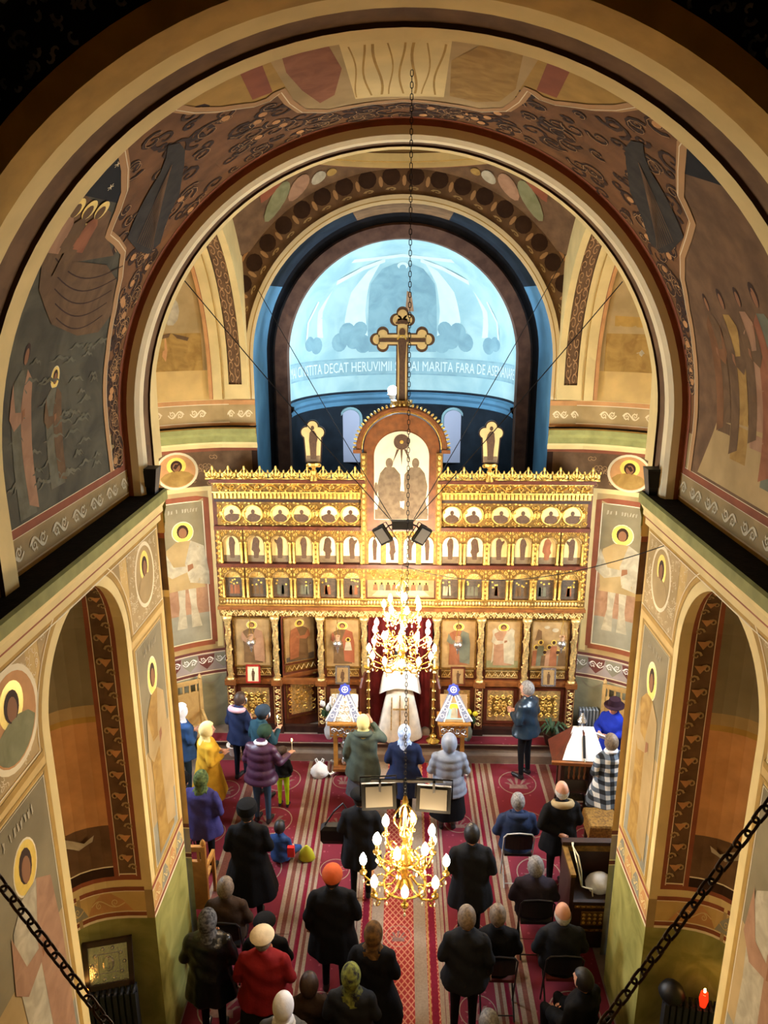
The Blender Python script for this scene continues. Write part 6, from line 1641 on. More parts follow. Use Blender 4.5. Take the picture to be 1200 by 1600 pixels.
folding_chair(1.14, 6.96, 0, 'folding chair with black backrest behind the brown haired man'); folding_chair(1.89, 6.99, 0, 'folding chair with dark red seat behind the bald man'); folding_chair(1.72, 7.80, 0, 'folding chair behind the grey haired woman', 'chair_black'); folding_chair(1.67, 8.99, 0, 'folding chair behind the man in the blue jacket', 'chair_black', 'chair_white')
folding_chair(-2.2, 5.75, math.radians(-60), 'folding chair with white tube frame by the left radiator', 'chair_black', 'chair_white')
folding_chair(-2.1, 7.36, 0, 'folding chair under the person in the dark brown coat', 'chair_black'); folding_chair(-1.52, 6.81, 0, 'folding chair under the person in the black beret', 'chair_black'); folding_chair(-.93, 6.08, 0, 'folding chair under the brown haired person near the bottom', 'chair_black'); folding_chair(.9, 5.68, 0, 'folding chair under the grey haired person at the bottom edge', 'chair_black'); folding_chair(1.97, 6.17, math.radians(38), 'folding chair under the person turned left at the lower right', 'chair_black'); folding_chair(-3.22, 9.41, math.radians(-20), 'folding chair half hidden behind the left pier', 'chair_black')
# --- loudspeakers on the ledge
for s, yy in ((-1, 7.12), (1, 7.2)):
    r = empty('loudspeaker', (s*2.47, yy, 6.14)); tag(r, 'small black loudspeaker on the end of the %s ledge' % ('left' if s < 0 else 'right'), 'loudspeaker', 'ledge loudspeakers')
    b = MB(); b.rings([[(x*.55, y*.7, 0) for x, y in ((-.09, -.08), (.09, -.08), (.09, .08), (-.09, .08))], [(x, y, .26) for x, y in ((-.09, -.08), (.09, -.08), (.09, .08), (-.09, .08))]]); b.build('cabinet', 'black_paint', r)
    MB().poly([(-.06, -.078, .08), (.06, -.078, .08), (.08, -.083, .24), (-.08, -.083, .24)]).build('grille', 'iron', r)

# ================================================================ PEOPLE
for nme, c, r_ in (('skin', '#c08a6c', .55), ('eye', '#1a1410', .3), ('lips', '#a05a50', .5), ('shoe', '#141212', .5), ('trouser_black', '#121214', .85), ('trouser_navy', '#1c2434', .85), ('jeans', '#34485e', .85), ('stocking', '#4a3c36', .7)):
    mat(nme, c, r_, var=.08, scale=12)
def cloth(name, col, rough=.85, col2=None, scale=8, bump=.15, **k): return mat(name, col, rough, col2=col2, var=.12 if not col2 else 0, scale=scale, bump=bump, bscale=40, **k)
for a in (('coat_blue', '#2c4a78'), ('coat_yellow', '#c79a2e'), ('coat_navy', '#222c4a'), ('coat_teal', '#24424e'), ('coat_purple', '#3c1c36', .45), ('coat_violet', '#38356a'), ('coat_black', '#0e0e10'), ('coat_denim', '#2a4270'), ('coat_brown', '#3a2a1e'), ('coat_leather_black', '#0f1114', .3), ('coat_red', '#7c1a1c'), ('coat_grey', '#5c5f66'), ('coat_olive', '#4c564c'), ('coat_puffer', '#7c8492', .5), ('coat_leather', '#1c2c38', .28), ('coat_jacket_blue', '#2a3550'), ('coat_plum', '#2c2630'), ('coat_charcoal', '#1c1d20'), ('coat_graphite', '#26282c'), ('coat_royal', '#1c2f9a'), ('neon', '#b4d81c'), ('vestment', '#e6dfd0', .6), ('scarf_white', '#dfe2ec'), ('scarf_cream', '#e6d492'), ('scarf_yellow', '#d8cc86'), ('scarf_grey', '#8a8c94'), ('cap_orange', '#b8542a'), ('hat_black', '#0b0b0c'), ('hat_green', '#25382a'), ('hat_slate', '#2c3844'), ('beret_cream', '#d8c8a8'), ('pink_fleece', '#d0a8b4'), ('beige_fleece', '#a08c66'), ('mask_white', '#c8d4de'), ('hat_wine', '#2a1620')): cloth(*a)
cloth('scarf_green', '#2c3a20', .8, '#5c6838', 26); cloth('scarf_leopard', '#6a6a6c', .8, '#2c2c30', 34); cloth('scarf_blue_print', '#8aa6d8', .6, '#d8e4f4', 24); cloth('scarf_brown_print', '#6a4a22', .8, '#3c2a16', 18); cloth('scarf_floral', '#8a9040', .8, '#26242a', 16)
cloth('hair_brown', '#3e2818', .6, '#2c1c10', 40); cloth('hair_grey', '#8c8884', .6, '#5c5854', 40); cloth('hair_dark', '#15100d', .55, '#0c0a08', 40); cloth('hair_ash', '#7c6a54', .6, '#584838', 40); cloth('hair_white', '#c4c0b8', .6, '#9c9890', 40)
def check_nodes(nt, b):
    tc = nt.nodes.new('ShaderNodeTexCoord'); mp = nt.nodes.new('ShaderNodeMapping'); mp.inputs['Scale'].default_value = (7, 7, 7); nt.links.new(tc.outputs['Object'], mp.inputs[0])
    sp = nt.nodes.new('ShaderNodeSeparateXYZ'); nt.links.new(mp.outputs[0], sp.inputs[0]); fs = []
    for i in (0, 2):
        f = nt.nodes.new('ShaderNodeMath'); f.operation = 'FRACT'; nt.links.new(sp.outputs[i], f.inputs[0]); g = nt.nodes.new('ShaderNodeMath'); g.operation = 'GREATER_THAN'; g.inputs[1].default_value = .5; nt.links.new(f.outputs[0], g.inputs[0]); fs.append(g)
    a = nt.nodes.new('ShaderNodeMath'); a.operation = 'ADD'; nt.links.new(fs[0].outputs[0], a.inputs[0]); nt.links.new(fs[1].outputs[0], a.inputs[1]); h = nt.nodes.new('ShaderNodeMath'); h.operation = 'MULTIPLY'; h.inputs[1].default_value = .5; nt.links.new(a.outputs[0], h.inputs[0])
    r = nt.nodes.new('ShaderNodeValToRGB'); r.color_ramp.interpolation = 'CONSTANT'; e = r.color_ramp.elements; e[0].color = (*lin('#d8d8d4'), 1); e[1].position = .34; e[1].color = (*lin('#5a6470'), 1); e2 = e.new(.8); e2.color = (*lin('#15181e'), 1)
    nt.links.new(h.outputs[0], r.inputs[0]); nt.links.new(r.outputs[0], b.inputs['Base Color'])
node_mat('coat_check', check_nodes, .85)

def capsule(b, P, Q, r0, r1, n=10, ex=1.0, up=None):
    """tapered limb with round ends"""
    P, Q = Vector(P), Vector(Q); d = Q - P; L = d.length
    if L < 1e-6: d = Vector((0, 0, 1)); L = 1e-6
    d.normalize(); pts = []; rr = []
    for t in (.12, .45, .75, 1): pts.append(P - d*r0*(1-t)*.98); rr.append(r0*math.sqrt(max(.02, 1-(1-t)**2)))
    for t in (1, .75, .45, .12): pts.append(Q + d*r1*(1-t)*.98); rr.append(r1*math.sqrt(max(.02, 1-(1-t)**2)))
    b.tube(pts, rr, n)
def ring(c, rx, ry, n=18): return [(c[0] + rx*math.cos(2*PI*k/n), c[1] + ry*math.sin(2*PI*k/n), c[2]) for k in range(n)]
def remesh(b, voxel, smooth=6, fac=.5, name='m'):
    me = bpy.data.meshes.new(name); me.from_pydata(b.v, [], b.f); me.update()
    bm = bmesh.new(); bm.from_mesh(me); bmesh.ops.recalc_face_normals(bm, faces=bm.faces); bm.to_mesh(me); bm.free()
    o = bpy.data.objects.new('m', me); TMPC.objects.link(o)
    md = o.modifiers.new('r', 'REMESH'); md.mode = 'VOXEL'; md.voxel_size = voxel
    ms = o.modifiers.new('s', 'SMOOTH'); ms.iterations = smooth; ms.factor = fac
    return o
TMPC = bpy.data.collections.new('tmp'); COL.children.link(TMPC)
PENDING = []
def person(x, y, label, h=1.66, rz=0, z=.012, seated=False, floor_sit=False, coat='coat_black', hem=None, legs='trouser_black', skirt=None, head=('hair', 'hair_brown'), arms=('fold', 'fold'), bow=0, lean=0, fat=1.0, puffer=False, collar=None, hood=None, mask=False, tilt=0, robe=False, child=False, cape=None):
    root = empty('person', (x, y, z), math.radians(rz)); root.scale = (h/1.7,)*3
    tag(root, label, 'person', 'worshippers')
    dz = -.43 if seated else (-.80 if floor_sit else 0)
    V = Vector; hs = 1.26 if child else 1.12
    pel = V((0, 0, .95+dz)); ch = V((0, .02 + lean*.5, 1.28+dz)); nk = V((0, .0 + lean*.8, 1.45+dz)); hd = V((0, .03 + lean + bow*.08, 1.572+dz - bow*.05))
    sh = [V((s*.165*fat, lean*.75, 1.355+dz)) for s in (-1, 1)]
    if seated: kn = [V((s*.11, .42, .50)) for s in (-1, 1)]; an = [V((s*.11, .40, .09)) for s in (-1, 1)]
    elif floor_sit: kn = [V((s*.28, .30, .16)) for s in (-1, 1)]; an = [V((-s*.02, .36, .09)) for s in (-1, 1)]
    else: kn = [V((s*.095, .015, .49)) for s in (-1, 1)]; an = [V((s*.10, -.01, .09)) for s in (-1, 1)]
    hp = [V((s*.09, 0, .92+dz)) for s in (-1, 1)]
    el, wr = [], []
    for s, a in zip((-1, 1), arms):
        S = sh[0 if s < 0 else 1]
        if a == 'fold': e, w = V((s*.235*fat, -.01, -.30)), V((s*.07, .22*max(1, fat), -.30))
        elif a == 'down': e, w = V((s*.235*fat, -.03, -.31)), V((s*.24*fat, .05, -.55))
        elif a == 'raise': e, w = V((s*.34, .08, -.16)), V((s*.13, .16, .12))
        elif a == 'candle': e, w = V((s*.27*fat, .02, -.27)), V((s*.36, .27, -.27))
        elif a == 'front': e, w = V((s*.25*fat, .06, -.27)), V((s*.10, .30, -.22))
        elif a == 'lap': e, w = V((s*.235*fat, .03, -.30)), V((s*.1, .29, -.44))
        elif a == 'behind': e, w = V((s*.27*fat, -.1, -.26)), V((s*.06, -.17, -.36))
        B = V((0, lean*.75, 1.40+dz)); el.append(B + e); wr.append(B + w)
    # --- body
    b = MB()
    b.rings([ring(pel + V((0, 0, -.09)), .10, .08), ring(pel, .15, .11), ring(pel.lerp(ch, .4), .13, .10), ring(ch, .155, .11), ring(V((0, sh[0].y, sh[0].z + .0)), .14, .085), ring(nk + V((0, 0, -.01)), .06, .06)])
    capsule(b, nk - V((0, 0, .05)), hd - V((0, .02, .03)), .055, .05)
    b.ball(hd + V((0, 0, .02)), .077*hs, .095*hs, .108*hs, 14, 10); b.ball(hd + V((0, .03, -.055)), .055*hs, .06*hs, .06*hs, 12, 8)
    b.ball(hd + V((0, .105*hs, -.018)), .014, .022, .022, 8, 6); b.ball(hd + V((0, .098*hs, .0)), .010, .014, .03, 8, 6)
    b.ball(hd + V((0, .092*hs, .028)), .05, .012, .010, 8, 5); b.ball(hd + V((0, .088*hs, -.062)), .024, .014, .010, 8, 5)
    for s in (-1, 1): b.ball(hd + V((s*.078*hs, 0, -.005)), .012, .024, .034, 8, 6)
    for i in (0, 1):
        capsule(b, sh[i], el[i], .05, .042); capsule(b, el[i], wr[i], .042, .028)
        capsule(b, hp[i], kn[i], .082, .058); capsule(b, kn[i], an[i], .056, .04)
        f = V((0, 1, 0)) if not floor_sit else (an[i]-kn[i]).normalized(); f = V((0, 1, 0)) if not floor_sit else V((.6 if i == 0 else -.6, .6, 0))
        capsule(b, an[i] + V((0, -.02, -.045)), an[i] + f*.15 + V((0, 0, -.052)), .042, .036)
    bo = remesh(b, .0125, 5, .5)
    # --- coat
    c = MB(); F = fat
    top = [ring(V((0, nk.y, nk.z + .035)), .072, .076), ring(V((0, nk.y, nk.z - .01)), .085, .082), ring(V((0, sh[0].y, sh[0].z + .055)), .14*F, .10), ring(V((0, sh[0].y, sh[0].z - .0)), .19*F, .125*F), ring(V((0, ch.y, ch.z - .0)), .205*F, .15*F), ring(V((0, ch.y*.6, pel.z + .17)), .19*F, .15*F), ring(pel + V((0, 0, .0)), .205*F, .17*F)]
    hm = hem if hem is not None else (.78 if not robe else .03)
    if seated: c.rings(top + [ring(pel + V((0, .0, -.07)), .215*F, .18*F)]) ; [capsule(c, hp[i] + V((0, 0, .0)), kn[i] + V((0, -.12 if hm > .6 else -.02, .0)), .115*F, .09) for i in (0, 1)] if hm < .85 else None
    elif floor_sit: c.rings(top + [ring(pel + V((0, 0, -.05)), .21*F, .17*F)])
    else:
        g = .10 if hm < .6 else .03
        if robe: g = .16
        c.rings(top + [ring(pel + V((0, 0, (hm - pel.z)*.5)), (.22 + g*.5)*F, (.17 + g*.4)*F), ring(V((0, 0, hm + .01)), (.225 + g)*F, (.175 + g*.85)*F), ring(V((0, 0, hm)), (.215 + g)*F, (.165 + g*.85)*F)])
    for i in (0, 1):
        capsule(c, sh[i] - V((0, 0, .015)), el[i], .066*min(1.2, F), .058*min(1.15, F)); capsule(c, el[i], wr[i].lerp(el[i], .12), .058*min(1.15, F), .046)
    co = remesh(c, .017, 6, .5)
    PENDING.append((root, bo, co, dict(hd=hd, hs=hs, nk=nk, sh=sh, el=el, wr=wr, dz=dz, pel=pel, kn=kn, coat=coat, hem=hm, legs=legs, skirt=skirt, head=head, puffer=puffer, collar=collar, hood=hood, mask=mask, seated=seated, floor_sit=floor_sit, robe=robe, F=F, cape=cape, lean=lean)))
    return root
def hand(b, W, E, s, up=False):
    """palm, four curled fingers of unequal length and a thumb, growing from the wrist"""
    d = (W - E).normalized(); side = Vector((-s, 0, 0)); side = (side - d*side.dot(d)); side = side.normalized() if side.length > .1 else d.orthogonal().normalized(); nrm = d.cross(side).normalized()
    b.tube([W - d*.01, W + d*.03, W + d*.075, W + d*.09], [.026, .034, .036, .028], 8, flat=.55, up=tuple(nrm))
    for k in range(4):
        o = side*(-.026 + .0175*k); L = (.062, .074, .07, .054)[k]; B = W + d*.08 + o
        b.tube([B - d*.015, B + d*L*.4 - nrm*.006, B + d*L*.75 - nrm*.022, B + d*L*.85 - nrm*.04], [.0095, .009, .008, .006], 6)
    B = W + d*.025 + side*.028; b.tube([B - side*.01, B + side*.022 + d*.025 - nrm*.008, B + side*.026 + d*.055 - nrm*.016], [.011, .010, .007], 6)
def shell(c, rx, ry, rz, keep, n=28, m=18, thick=.006):
    """ellipsoid shell; keep(dir) drops the open parts"""
    b = MB(); P = []
    for j in range(m+1):
        t = PI*j/m
        for k in range(n): a = 2*PI*k/n; P.append(Vector((math.sin(t)*math.cos(a), math.sin(t)*math.sin(a), math.cos(t))))
    b.v = [(c[0] + p.x*rx, c[1] + p.y*ry, c[2] + p.z*rz) for p in P]
    for j in range(m):
        for k in range(n):
            q = (j*n+k, (j+1)*n+k, (j+1)*n+(k+1) % n, j*n+(k+1) % n); mid = (P[q[0]] + P[q[1]] + P[q[2]] + P[q[3]])/4
            if keep(mid.normalized()): b.face(q)
    return b
def finish_people():
    dg = bpy.context.evaluated_depsgraph_get(); dg.update()
    for root, bo, co, k in PENDING:
        hd, hs, nk, sh, el, wr, pel = (k[q] for q in ('hd', 'hs', 'nk', 'sh', 'el', 'wr', 'pel'))
        me = bpy.data.meshes.new_from_object(bo.evaluated_get(dg)); cm = bpy.data.meshes.new_from_object(co.evaluated_get(dg))
        # body with hands, eyes and lips in one mesh
        b = MB(); b.use('skin'); hand(b, wr[0], el[0], -1); hand(b, wr[1], el[1], 1)
        b.use('eye'); [b.ball(hd + Vector((s*.03*hs, .086*hs, .012)), .011, .008, .008, 8, 5) for s in (-1, 1)]
        b.use('lips'); b.ball(hd + Vector((0, .094*hs, -.058)), .02, .008, .006, 8, 4)
        hm_ = b.mesh('hands'); bm = bmesh.new(); bm.from_mesh(hm_); nh = len(bm.faces)
        for f in bm.faces: f.material_index += 0
        bm2 = bmesh.new(); bm2.from_mesh(me); 
        for f in bm2.faces:
            c = f.calc_center_median(); f.smooth = True
            if c.z > nk.z - .02 or (c - wr[0]).length < .07 or (c - wr[1]).length < .07: f.material_index = 0
            elif c.z < .105 and not k['floor_sit']: f.material_index = 3
            elif c.z < pel.z + .02: f.material_index = 4
            else: f.material_index = 5
        bm2.to_mesh(me); bm2.free(); bm.from_mesh(me); 
        bmesh.ops.recalc_face_normals(bm, faces=bm.faces)
        body = bpy.data.meshes.new('body'); bm.to_mesh(body); bm.free()
        for mm in ('skin', 'eye', 'lips', 'shoe', k['legs'], k['coat']): body.materials.append(MATS[mm])
        body.polygons.foreach_set('use_smooth', [True]*len(body.polygons))
        link('body', body, root)
        # coat
        if k['puffer']:
            bm = bmesh.new(); bm.from_mesh(cm)
            for v in bm.verts: v.co += v.normal * (.014*abs(math.sin(v.co.z*24)) - .004)
            bm.to_mesh(cm); bm.free()
        else:
            bm = bmesh.new(); bm.from_mesh(cm); rnd = random.Random(len(cm.vertices))
            ph = rnd.uniform(0, 6)
            for v in bm.verts:
                a = math.atan2(v.co.y, v.co.x); lo = max(0, min(1, (pel.z + .1 - v.co.z)/.35))
                v.co += v.normal * (.010*math.sin(a*7 + ph)*lo + .006*math.sin(v.co.z*30 + a*3 + ph)*(1-lo))
            bm.to_mesh(cm); bm.free()
        cm.name = 'coat'; cm.materials.clear(); cm.materials.append(MATS[k['coat']]); cm.polygons.foreach_set('use_smooth', [True]*len(cm.polygons))
        co_ = link('coat' if not k['robe'] else 'vestment', cm, root)
        F = k['F']
        if k['skirt']:
            z0, z1 = k['hem'] + .05, .30; b = MB()
            b.rings([[((.2 + .05*t)*F*(1 + .04*math.sin(6*a))*math.cos(a), (.16 + .05*t)*F*(1 + .04*math.sin(6*a))*math.sin(a), lerp(z0, z1, t)) for a in frange(0, 2*PI, 24)[:-1]] for t in (0, .5, 1)]); b.build('skirt', k['skirt'], root, True)
        if k['collar']:
            b = MB(); b.tube([(.085*math.cos(a), nk.y + .08*math.sin(a), nk.z - .005 + .02*math.sin(-a)) for a in frange(PI*.62, PI*2.38, 18)], .026, 8); b.build('collar', k['collar'], root, True)
        if k['hood']:
            b = MB(); b.tube([(.12*math.cos(a), nk.y - .03 + .10*math.sin(a), nk.z - .02 + .025*math.sin(-a)) for a in frange(PI*.75, PI*2.25, 18)], [.03 + .02*math.sin(PI*i/18) for i in range(19)], 8); b.build('hood', k['hood'], root, True)
        if k['mask']:
            shell(hd + Vector((0, .015, -.04)), .082*hs, .105*hs, .075*hs, lambda d: d.y > .35 and d.z < .75 and d.z > -.9).build('face_mask', 'mask_white', root, True)
        kind, hc = k['head'][0], k['head'][1]
        if kind == 'hair': shell(hd + Vector((0, -.008, .025)), .088*hs, .108*hs, .118*hs, lambda d: d.z > -.55 and not (d.y > .25 and d.z < .55)).build('hair', hc, root, True)
        elif kind == 'longhair': shell(hd + Vector((0, -.012, .015)), .096*hs, .115*hs, .128*hs, lambda d: d.z > -.98 and not (d.y > .2 and d.z < .55)).build('hair', hc, root, True)
        elif kind == 'bald': shell(hd + Vector((0, -.006, .01)), .084*hs, .103*hs, .11*hs, lambda d: -.6 < d.z < .18 and d.y < .3).build('hair', hc, root, True)
        elif kind == 'hood':
            shell(hd + Vector((0, -.02, .015)), .115*hs, .135*hs, .15*hs, lambda d: not (d.y > .45 and d.z < .75 and d.z > -.95)).build('hood_up', hc, root, True)
        elif kind == 'scarf':
            s = shell(hd + Vector((0, -.006, .015)), .095*hs, .118*hs, .128*hs, lambda d: not (d.y > .5 and -.98 < d.z < .62), 32, 20)
            b = s; zt = hd.z - .05
            rr = []
            for t, rx, ry in ((0, .088, .10), (.35, .082, .092), (.7, .11, .11), (1, .15, .12)):
                rr.append([(rx*math.cos(a)*(1 + .05*math.sin(5*a)), lerp(hd.y - .02, nk.y - .02, t) + ry*math.sin(a), lerp(zt, nk.z - .06, t) - (.06*t if math.sin(a) < -.5 else 0)) for a in frange(-PI*1.18, PI*.18, 22)])
            b.rings(rr, False, False, closed=False); b.build('headscarf', hc, root, True, fixn=False)
            if len(k['head']) > 2:
                MB().poly([(-.1, hd.y - .13, nk.z + .0), (.1, hd.y - .13, nk.z + .0), (.02, hd.y - .16, nk.z - .22), (-.02, hd.y - .16, nk.z - .22)]).build('scarf_tail', k['head'][2], root)
        else:
            if kind != 'bare': shell(hd + Vector((0, -.008, .02)), .086*hs, .105*hs, .112*hs, lambda d: -.6 < d.z < .5 and d.y < .25).build('hair', 'hair_dark' if len(k['head']) < 3 else k['head'][2], root, True)
            H0 = hd + Vector((0, -.01, .05))
            if kind == 'knit':
                b = MB(); b.lathe([(.098*hs, -.03), (.106*hs, .0), (.104*hs, .03), (.085*hs, .075), (.045*hs, .10), (.004, .108)], c=H0, n=20, sy=1.15); b.build('knit_hat', hc, root, True)
            elif kind == 'cap':
                b = MB(); b.lathe([(.098*hs, -.02), (.1*hs, .02), (.085*hs, .065), (.045*hs, .085), (.003, .09)], c=H0, n=20, sy=1.15); b.build('cap', hc, root, True)
                b = MB(); b.tube([H0 + Vector((0, .09, -.02)), H0 + Vector((0, .15, -.03)), H0 + Vector((0, .19, -.045))], [.07, .065, .03], 10, flat=.12, up=(0, 0, 1)); b.build('visor', hc, root, True)
            elif kind == 'beret':
                b = MB(); b.lathe([(.088, -.02), (.115, .015), (.135, .045), (.118, .075), (.06, .095), (.004, .10)], c=H0 + Vector((0, -.02, -.005)), n=22, sy=1.08); b.build('beret', hc, root, True)
            elif kind == 'fur':
                b = MB(); b.lathe([(.105, -.035), (.125, -.01), (.128, .05), (.115, .095), (.06, .112), (.004, .115)], c=H0, n=22, sy=1.1); b.build('fur_hat', hc, root, True)
            elif kind == 'brim':
                b = MB(); b.lathe([(.165, -.03), (.168, -.02), (.105, -.005), (.1, .05), (.09, .09), (.04, .10), (.003, .1)], c=H0, n=24, sy=1.12); b.build('brimmed_hat', hc, root, True)
        if k['cape']:
            b = MB(); rr = []
            for t, rx, ry, z_ in ((0, .09, .085, nk.z + .02), (.12, .17, .125, nk.z - .03), (.3, .25, .18, nk.z - .10), (.6, .31, .225, nk.z - .30), (1, .36, .26, nk.z - .62)):
                rr.append([(rx*math.cos(a)*(1 + .03*math.sin(8*a)*t), ry*math.sin(a)*(1 + .03*math.sin(8*a)*t), z_ + .24*t*t*abs(math.sin(a))**1.5) for a in frange(0, 2*PI, 32)[:-1]])
            b.rings(rr, False, False); b.build('shoulder_cape', k['cape'], root, True, fixn=False)
            b = MB(); b.use('gold_pale')
            b.box(-.012, .012, -.30, -.285, .3, .95); b.box(-.12, .12, -.298, -.285, .68, .71); b.tube([(-.15, -.27, .28), (-.14, -.26, .9)], .01, 4); b.tube([(.15, -.27, .28), (.14, -.26, .9)], .01, 4)
            b.tube([(-.06, -.12, nk.z - .0), (0, -.17, nk.z - .1), (.06, -.12, nk.z)], .012, 5)
            b.build('gold_embroidery', None, root)
    for o in list(TMPC.objects): bpy.data.objects.remove(o, do_unlink=True)
    bpy.data.collections.remove(TMPC)

P = person
P(-3.57, 10.7, 'person in blue coat and white headscarf standing beside the left pier', 1.64, -35, coat='coat_blue', hem=.75, legs='jeans', head=('scarf', 'scarf_white'), fat=1.1)
P(-3.02, 10.18, 'person in long mustard yellow coat and pale yellow headscarf', 1.64, -62, coat='coat_yellow', hem=.42, legs='trouser_black', head=('scarf', 'scarf_cream'), fat=1.12)
P(-2.70, 11.06, 'brown haired young person with pink hood and dark blue jacket', 1.66, -25, coat='coat_navy', hem=.8, legs='trouser_navy', head=('hair', 'hair_brown'), hood='pink_fleece', mask=True, bow=.5)
P(-2.25, 10.62, 'person in teal jacket, dark cap and white mask holding a lit candle', 1.68, -38, coat='coat_teal', hem=.8, legs='trouser_navy', head=('knit', 'hat_slate'), mask=True, arms=('fold', 'front'), bow=.5)
P(-2.15, 10.0, 'person in shiny purple quilted jacket and jeans holding out a candle', 1.66, -14, coat='coat_purple', hem=.8, legs='jeans', head=('knit', 'hat_green'), collar='scarf_white', puffer=True, arms=('fold', 'candle'), bow=1.6, lean=.06, fat=1.12)
P(-1.88, 10.38, 'small child in neon yellow green trousers and black boots', 1.08, -10, coat='coat_black', hem=1.0, legs='neon', head=('knit', 'coat_brown'), child=True)
P(-2.78, 8.95, 'person in violet coat and green patterned headscarf beside the honey stall', 1.62, -10, coat='coat_violet', hem=.7, legs='trouser_black', head=('scarf', 'scarf_green'), fat=1.2)
P(-3.22, 9.45, 'person in black clothes half hidden behind the left pier', 1.64, -20, coat='coat_black', head=('knit', 'hat_black'), seated=True)
P(-1.95, 8.1, 'person in long black coat and black fur hat behind the seated child', 1.76, 0, coat='coat_black', hem=.42, head=('fur', 'hat_black'), fat=1.12)
P(-1.74, 9.15, 'dark haired child in denim jacket sitting on the carpet', 1.25, -15, coat='coat_denim', legs='jeans', head=('hair', 'hair_dark'), floor_sit=True, arms=('lap', 'lap'), child=True)
P(-2.1, 7.4, 'seated person with grey brown hair and dark brown coat', 1.64, 0, coat='coat_brown', head=('longhair', 'hair_ash'), seated=True, arms=('lap', 'lap'), fat=1.15)
P(-2.06, 6.47, 'person in black leather coat and mottled grey headscarf by the left niche', 1.64, 0, coat='coat_leather_black', hem=.6, head=('scarf', 'scarf_leopard'), fat=1.2)
P(-1.42, 6.25, 'person in red sweater and cream beret', 1.64, 0, coat='coat_red', hem=.8, legs='trouser_black', skirt='coat_charcoal', head=('beret', 'beret_cream', 'hair_grey'), fat=1.25)
P(-1.52, 6.85, 'seated person in black coat and black beret in front of the red sweater', 1.64, 0, coat='coat_black', head=('beret', 'hat_black'), seated=True, arms=('lap', 'lap'), fat=1.12)
P(-1.09, 5.5, 'person in grey coat and bulky white headscarf at the bottom edge', 1.62, 0, coat='coat_grey', hem=.6, head=('scarf', 'scarf_white'), fat=1.1, collar='scarf_white')
P(-.76, 7.05, 'broad person in black coat and orange red knitted cap', 1.72, 0, coat='coat_black', hem=.6, head=('knit', 'cap_orange'), arms=('down', 'fold'), fat=1.2)
P(-.52, 8.5, 'person in black coat with a black shoulder bag left of the near chandelier', 1.70, 0, coat='coat_charcoal', hem=.6, head=('beret', 'hat_black'), fat=1.12)
P(-.27, 6.36, 'person in black coat and brown patterned headscarf on the runner', 1.62, -8, coat='coat_black', hem=.5, head=('scarf', 'scarf_brown_print', 'scarf_brown_print'), fat=1.12)
P(-.47, 5.86, 'person in graphite coat and green floral headscarf at the bottom', 1.60, 0, coat='coat_graphite', hem=.55, head=('scarf', 'scarf_floral', 'scarf_floral'), fat=1.12)
P(-.58, 10.42, 'person in olive parka and yellow headscarf raising a hand to the face', 1.64, 0, coat='coat_olive', hem=.62, legs='stocking', skirt='coat_grey', head=('scarf', 'scarf_yellow'), arms=('down', 'raise'), fat=1.2, hood='coat_olive')
P(.07, 10.16, 'person in navy coat and silvery blue headscarf before the altar doorway', 1.63, 0, coat='coat_navy', hem=.55, legs='trouser_black', head=('scarf', 'scarf_blue_print'), fat=1.15)
P(.75, 9.93, 'person in silver grey quilted jacket with hood up', 1.62, 0, coat='coat_puffer', hem=.72, legs='stocking', skirt='coat_black', head=('hood', 'coat_puffer'), puffer=True, fat=1.2)
P(.0, 12.02, 'priest in white and gold vestments standing in the altar doorway', 1.76, 0, z=.305, coat='vestment', robe=True, hem=.03, head=('hair', 'hair_dark'), arms=('fold', 'fold'), fat=1.05, cape='vestment')
P(2.15, 11.28, 'person in dark leather jacket with short grey hair gazing at the icons', 1.80, 48, coat='coat_leather', hem=.82, head=('hair', 'hair_grey'), fat=1.1)
P(1.67, 9.03, 'seated person in dark blue jacket with cropped grey hair', 1.70, 0, coat='coat_jacket_blue', head=('hair', 'hair_grey'), seated=True, arms=('lap', 'lap'), fat=1.18, hood='coat_jacket_blue')
P(2.2, 8.72, 'bald person in black jacket with beige fleece collar behind the dark stall', 1.70, 6, coat='coat_black', hem=.7, head=('bald', 'hair_white'), hood='beige_fleece', arms=('behind', 'fold'), fat=1.12)
P(1.72, 7.84, 'seated person with curly grey hair and dark plum coat', 1.64, 0, coat='coat_plum', head=('longhair', 'hair_grey'), seated=True, arms=('lap', 'lap'), fat=1.2)
P(.9, 7.8, 'dark haired person in black coat right of the near chandelier', 1.72, 0, coat='coat_charcoal', hem=.62, head=('hair', 'hair_dark'), fat=1.15)
P(.73, 6.5, 'person in black suit with ash grey hair standing at the runner edge', 1.72, 0, coat='coat_charcoal', hem=.78, head=('hair', 'hair_ash'), arms=('fold', 'down'), fat=1.08)
P(1.14, 7.0, 'seated person with light brown hair and black jacket', 1.70, 0, coat='coat_black', head=('hair', 'hair_ash'), seated=True, arms=('lap', 'lap'), fat=1.1)
P(1.89, 7.03, 'seated bald person with white fringe and black suit', 1.72, 0, coat='coat_charcoal', head=('bald', 'hair_white'), seated=True, arms=('lap', 'lap'), fat=1.15)
P(1.95, 6.2, 'seated person in black coat turned left at the lower right', 1.66, 38, coat='coat_black', head=('hair', 'hair_dark'), seated=True, arms=('lap', 'lap'), fat=1.1)
P(.9, 5.72, 'person with mottled grey hair cut off by the bottom edge', 1.62, 0, coat='coat_graphite', head=('longhair', 'hair_grey'), seated=True, arms=('lap', 'lap'))
P(-.93, 6.12, 'seated person with brown hair behind the white headscarf', 1.60, 0, coat='coat_brown', head=('longhair', 'hair_brown'), seated=True, arms=('lap', 'lap'))
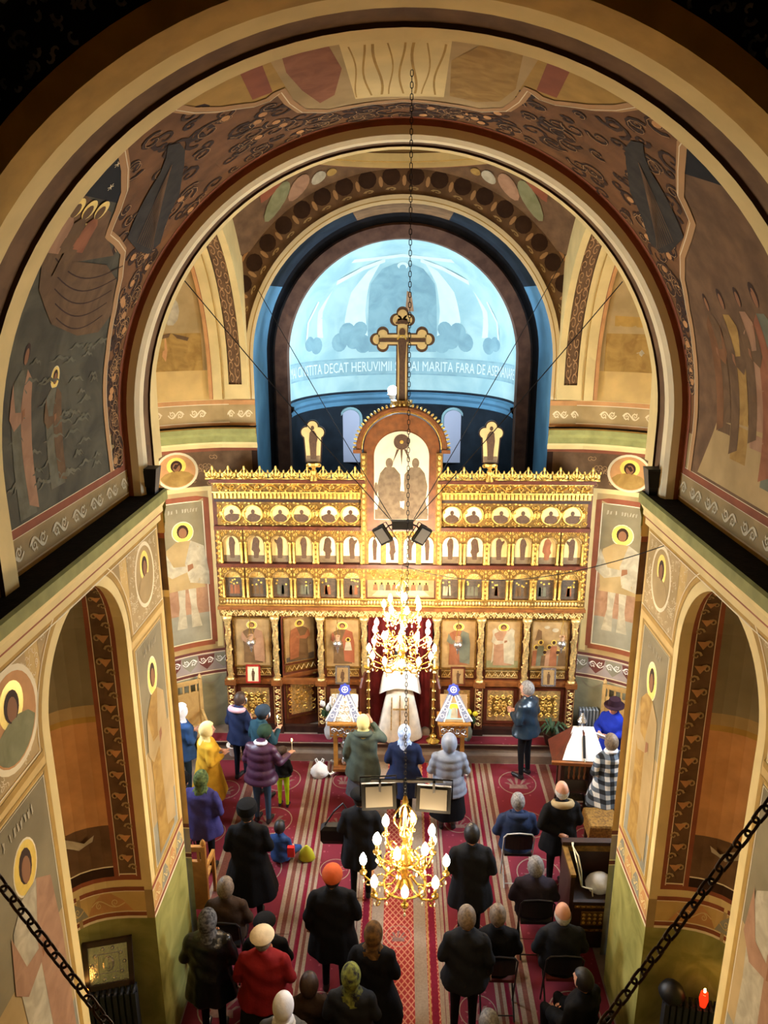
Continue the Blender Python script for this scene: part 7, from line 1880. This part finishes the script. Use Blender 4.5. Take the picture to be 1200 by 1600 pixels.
P(3.52, 11.0, 'person in royal blue coat and dark brimmed hat behind the lectern', 1.68, 140, coat='coat_royal', hem=.7, head=('brim', 'hat_wine', 'hair_brown'), arms=('front', 'front'))
P(3.2, 9.98, 'person in black and white checked coat beside the lectern', 1.64, 14, coat='coat_check', hem=.5, legs='trouser_navy', head=('longhair', 'hair_ash'), collar='scarf_white', fat=1.12)
finish_people()
def candle(x, y, z, label):
    r = empty('candle', (x, y, z)); tag(r, label, 'candle', 'candles in hands'); MB().lathe([(.006, -.1), (.006, .12)], n=8).build('taper', 'wax', r); MB().ball((0, 0, .145), .012, None, .026, 8, 6).build('flame', 'flame', r, True)
candle(-1.70, 10.30, 1.16, 'thin lit candle held out by the person in the purple jacket'); candle(-2.01, 10.84, 1.24, 'thin lit candle held by the person in the teal jacket')
b = MB(); rings_ = [[(sx*q, sy*q*.5, zz) for sx, sy in ((-.17, -.14), (.17, -.14), (.17, .14), (-.17, .14))] for q, zz in ((.8, 0), (1, .06), (1, .22), (.7, .27))]; r = empty('shoulder_bag', (-.90, 8.62, .82)); tag(r, 'black shoulder bag hanging at the left side of the black coat', 'bag'); b.rings(rings_); b.build('pouch', 'black_paint', r); MB().tube([(-.12, 0, .25), (.02, -.02, .5), (.14, -.01, .62), (.2, 0, .5)], .012, 5).build('strap', 'black_paint', r)
b = MB(); b.box(-.13, .13, -.01, .01, -.18, .18); o = b.build('service_sheet', 'paper', None, loc=(3.25, 10.72, 1.18)); o.rotation_euler = (math.radians(-50), 0, math.radians(140)); tag(o, 'white service sheet held by the person in the brimmed hat', 'paper')
o = MB().box(-.05, .05, -.03, .03, 0, .16).build('toy_box', mat('toy_red', '#c8201c', .5), None, loc=(-1.56, 9.02, .22)); tag(o, 'small bright red box beside the shoulder of the seated child', 'toy')
b = MB(); b.lathe([(.11, 0), (.13, .03), (.09, .16), (.02, .24)], n=12, sy=.6); o = b.build('toy_bag', mat('toy_yellow', '#b8b820', .6), None, True, loc=(-1.36, 9.2, .012)); tag(o, 'yellow green bag on the carpet right of the seated child', 'bag')
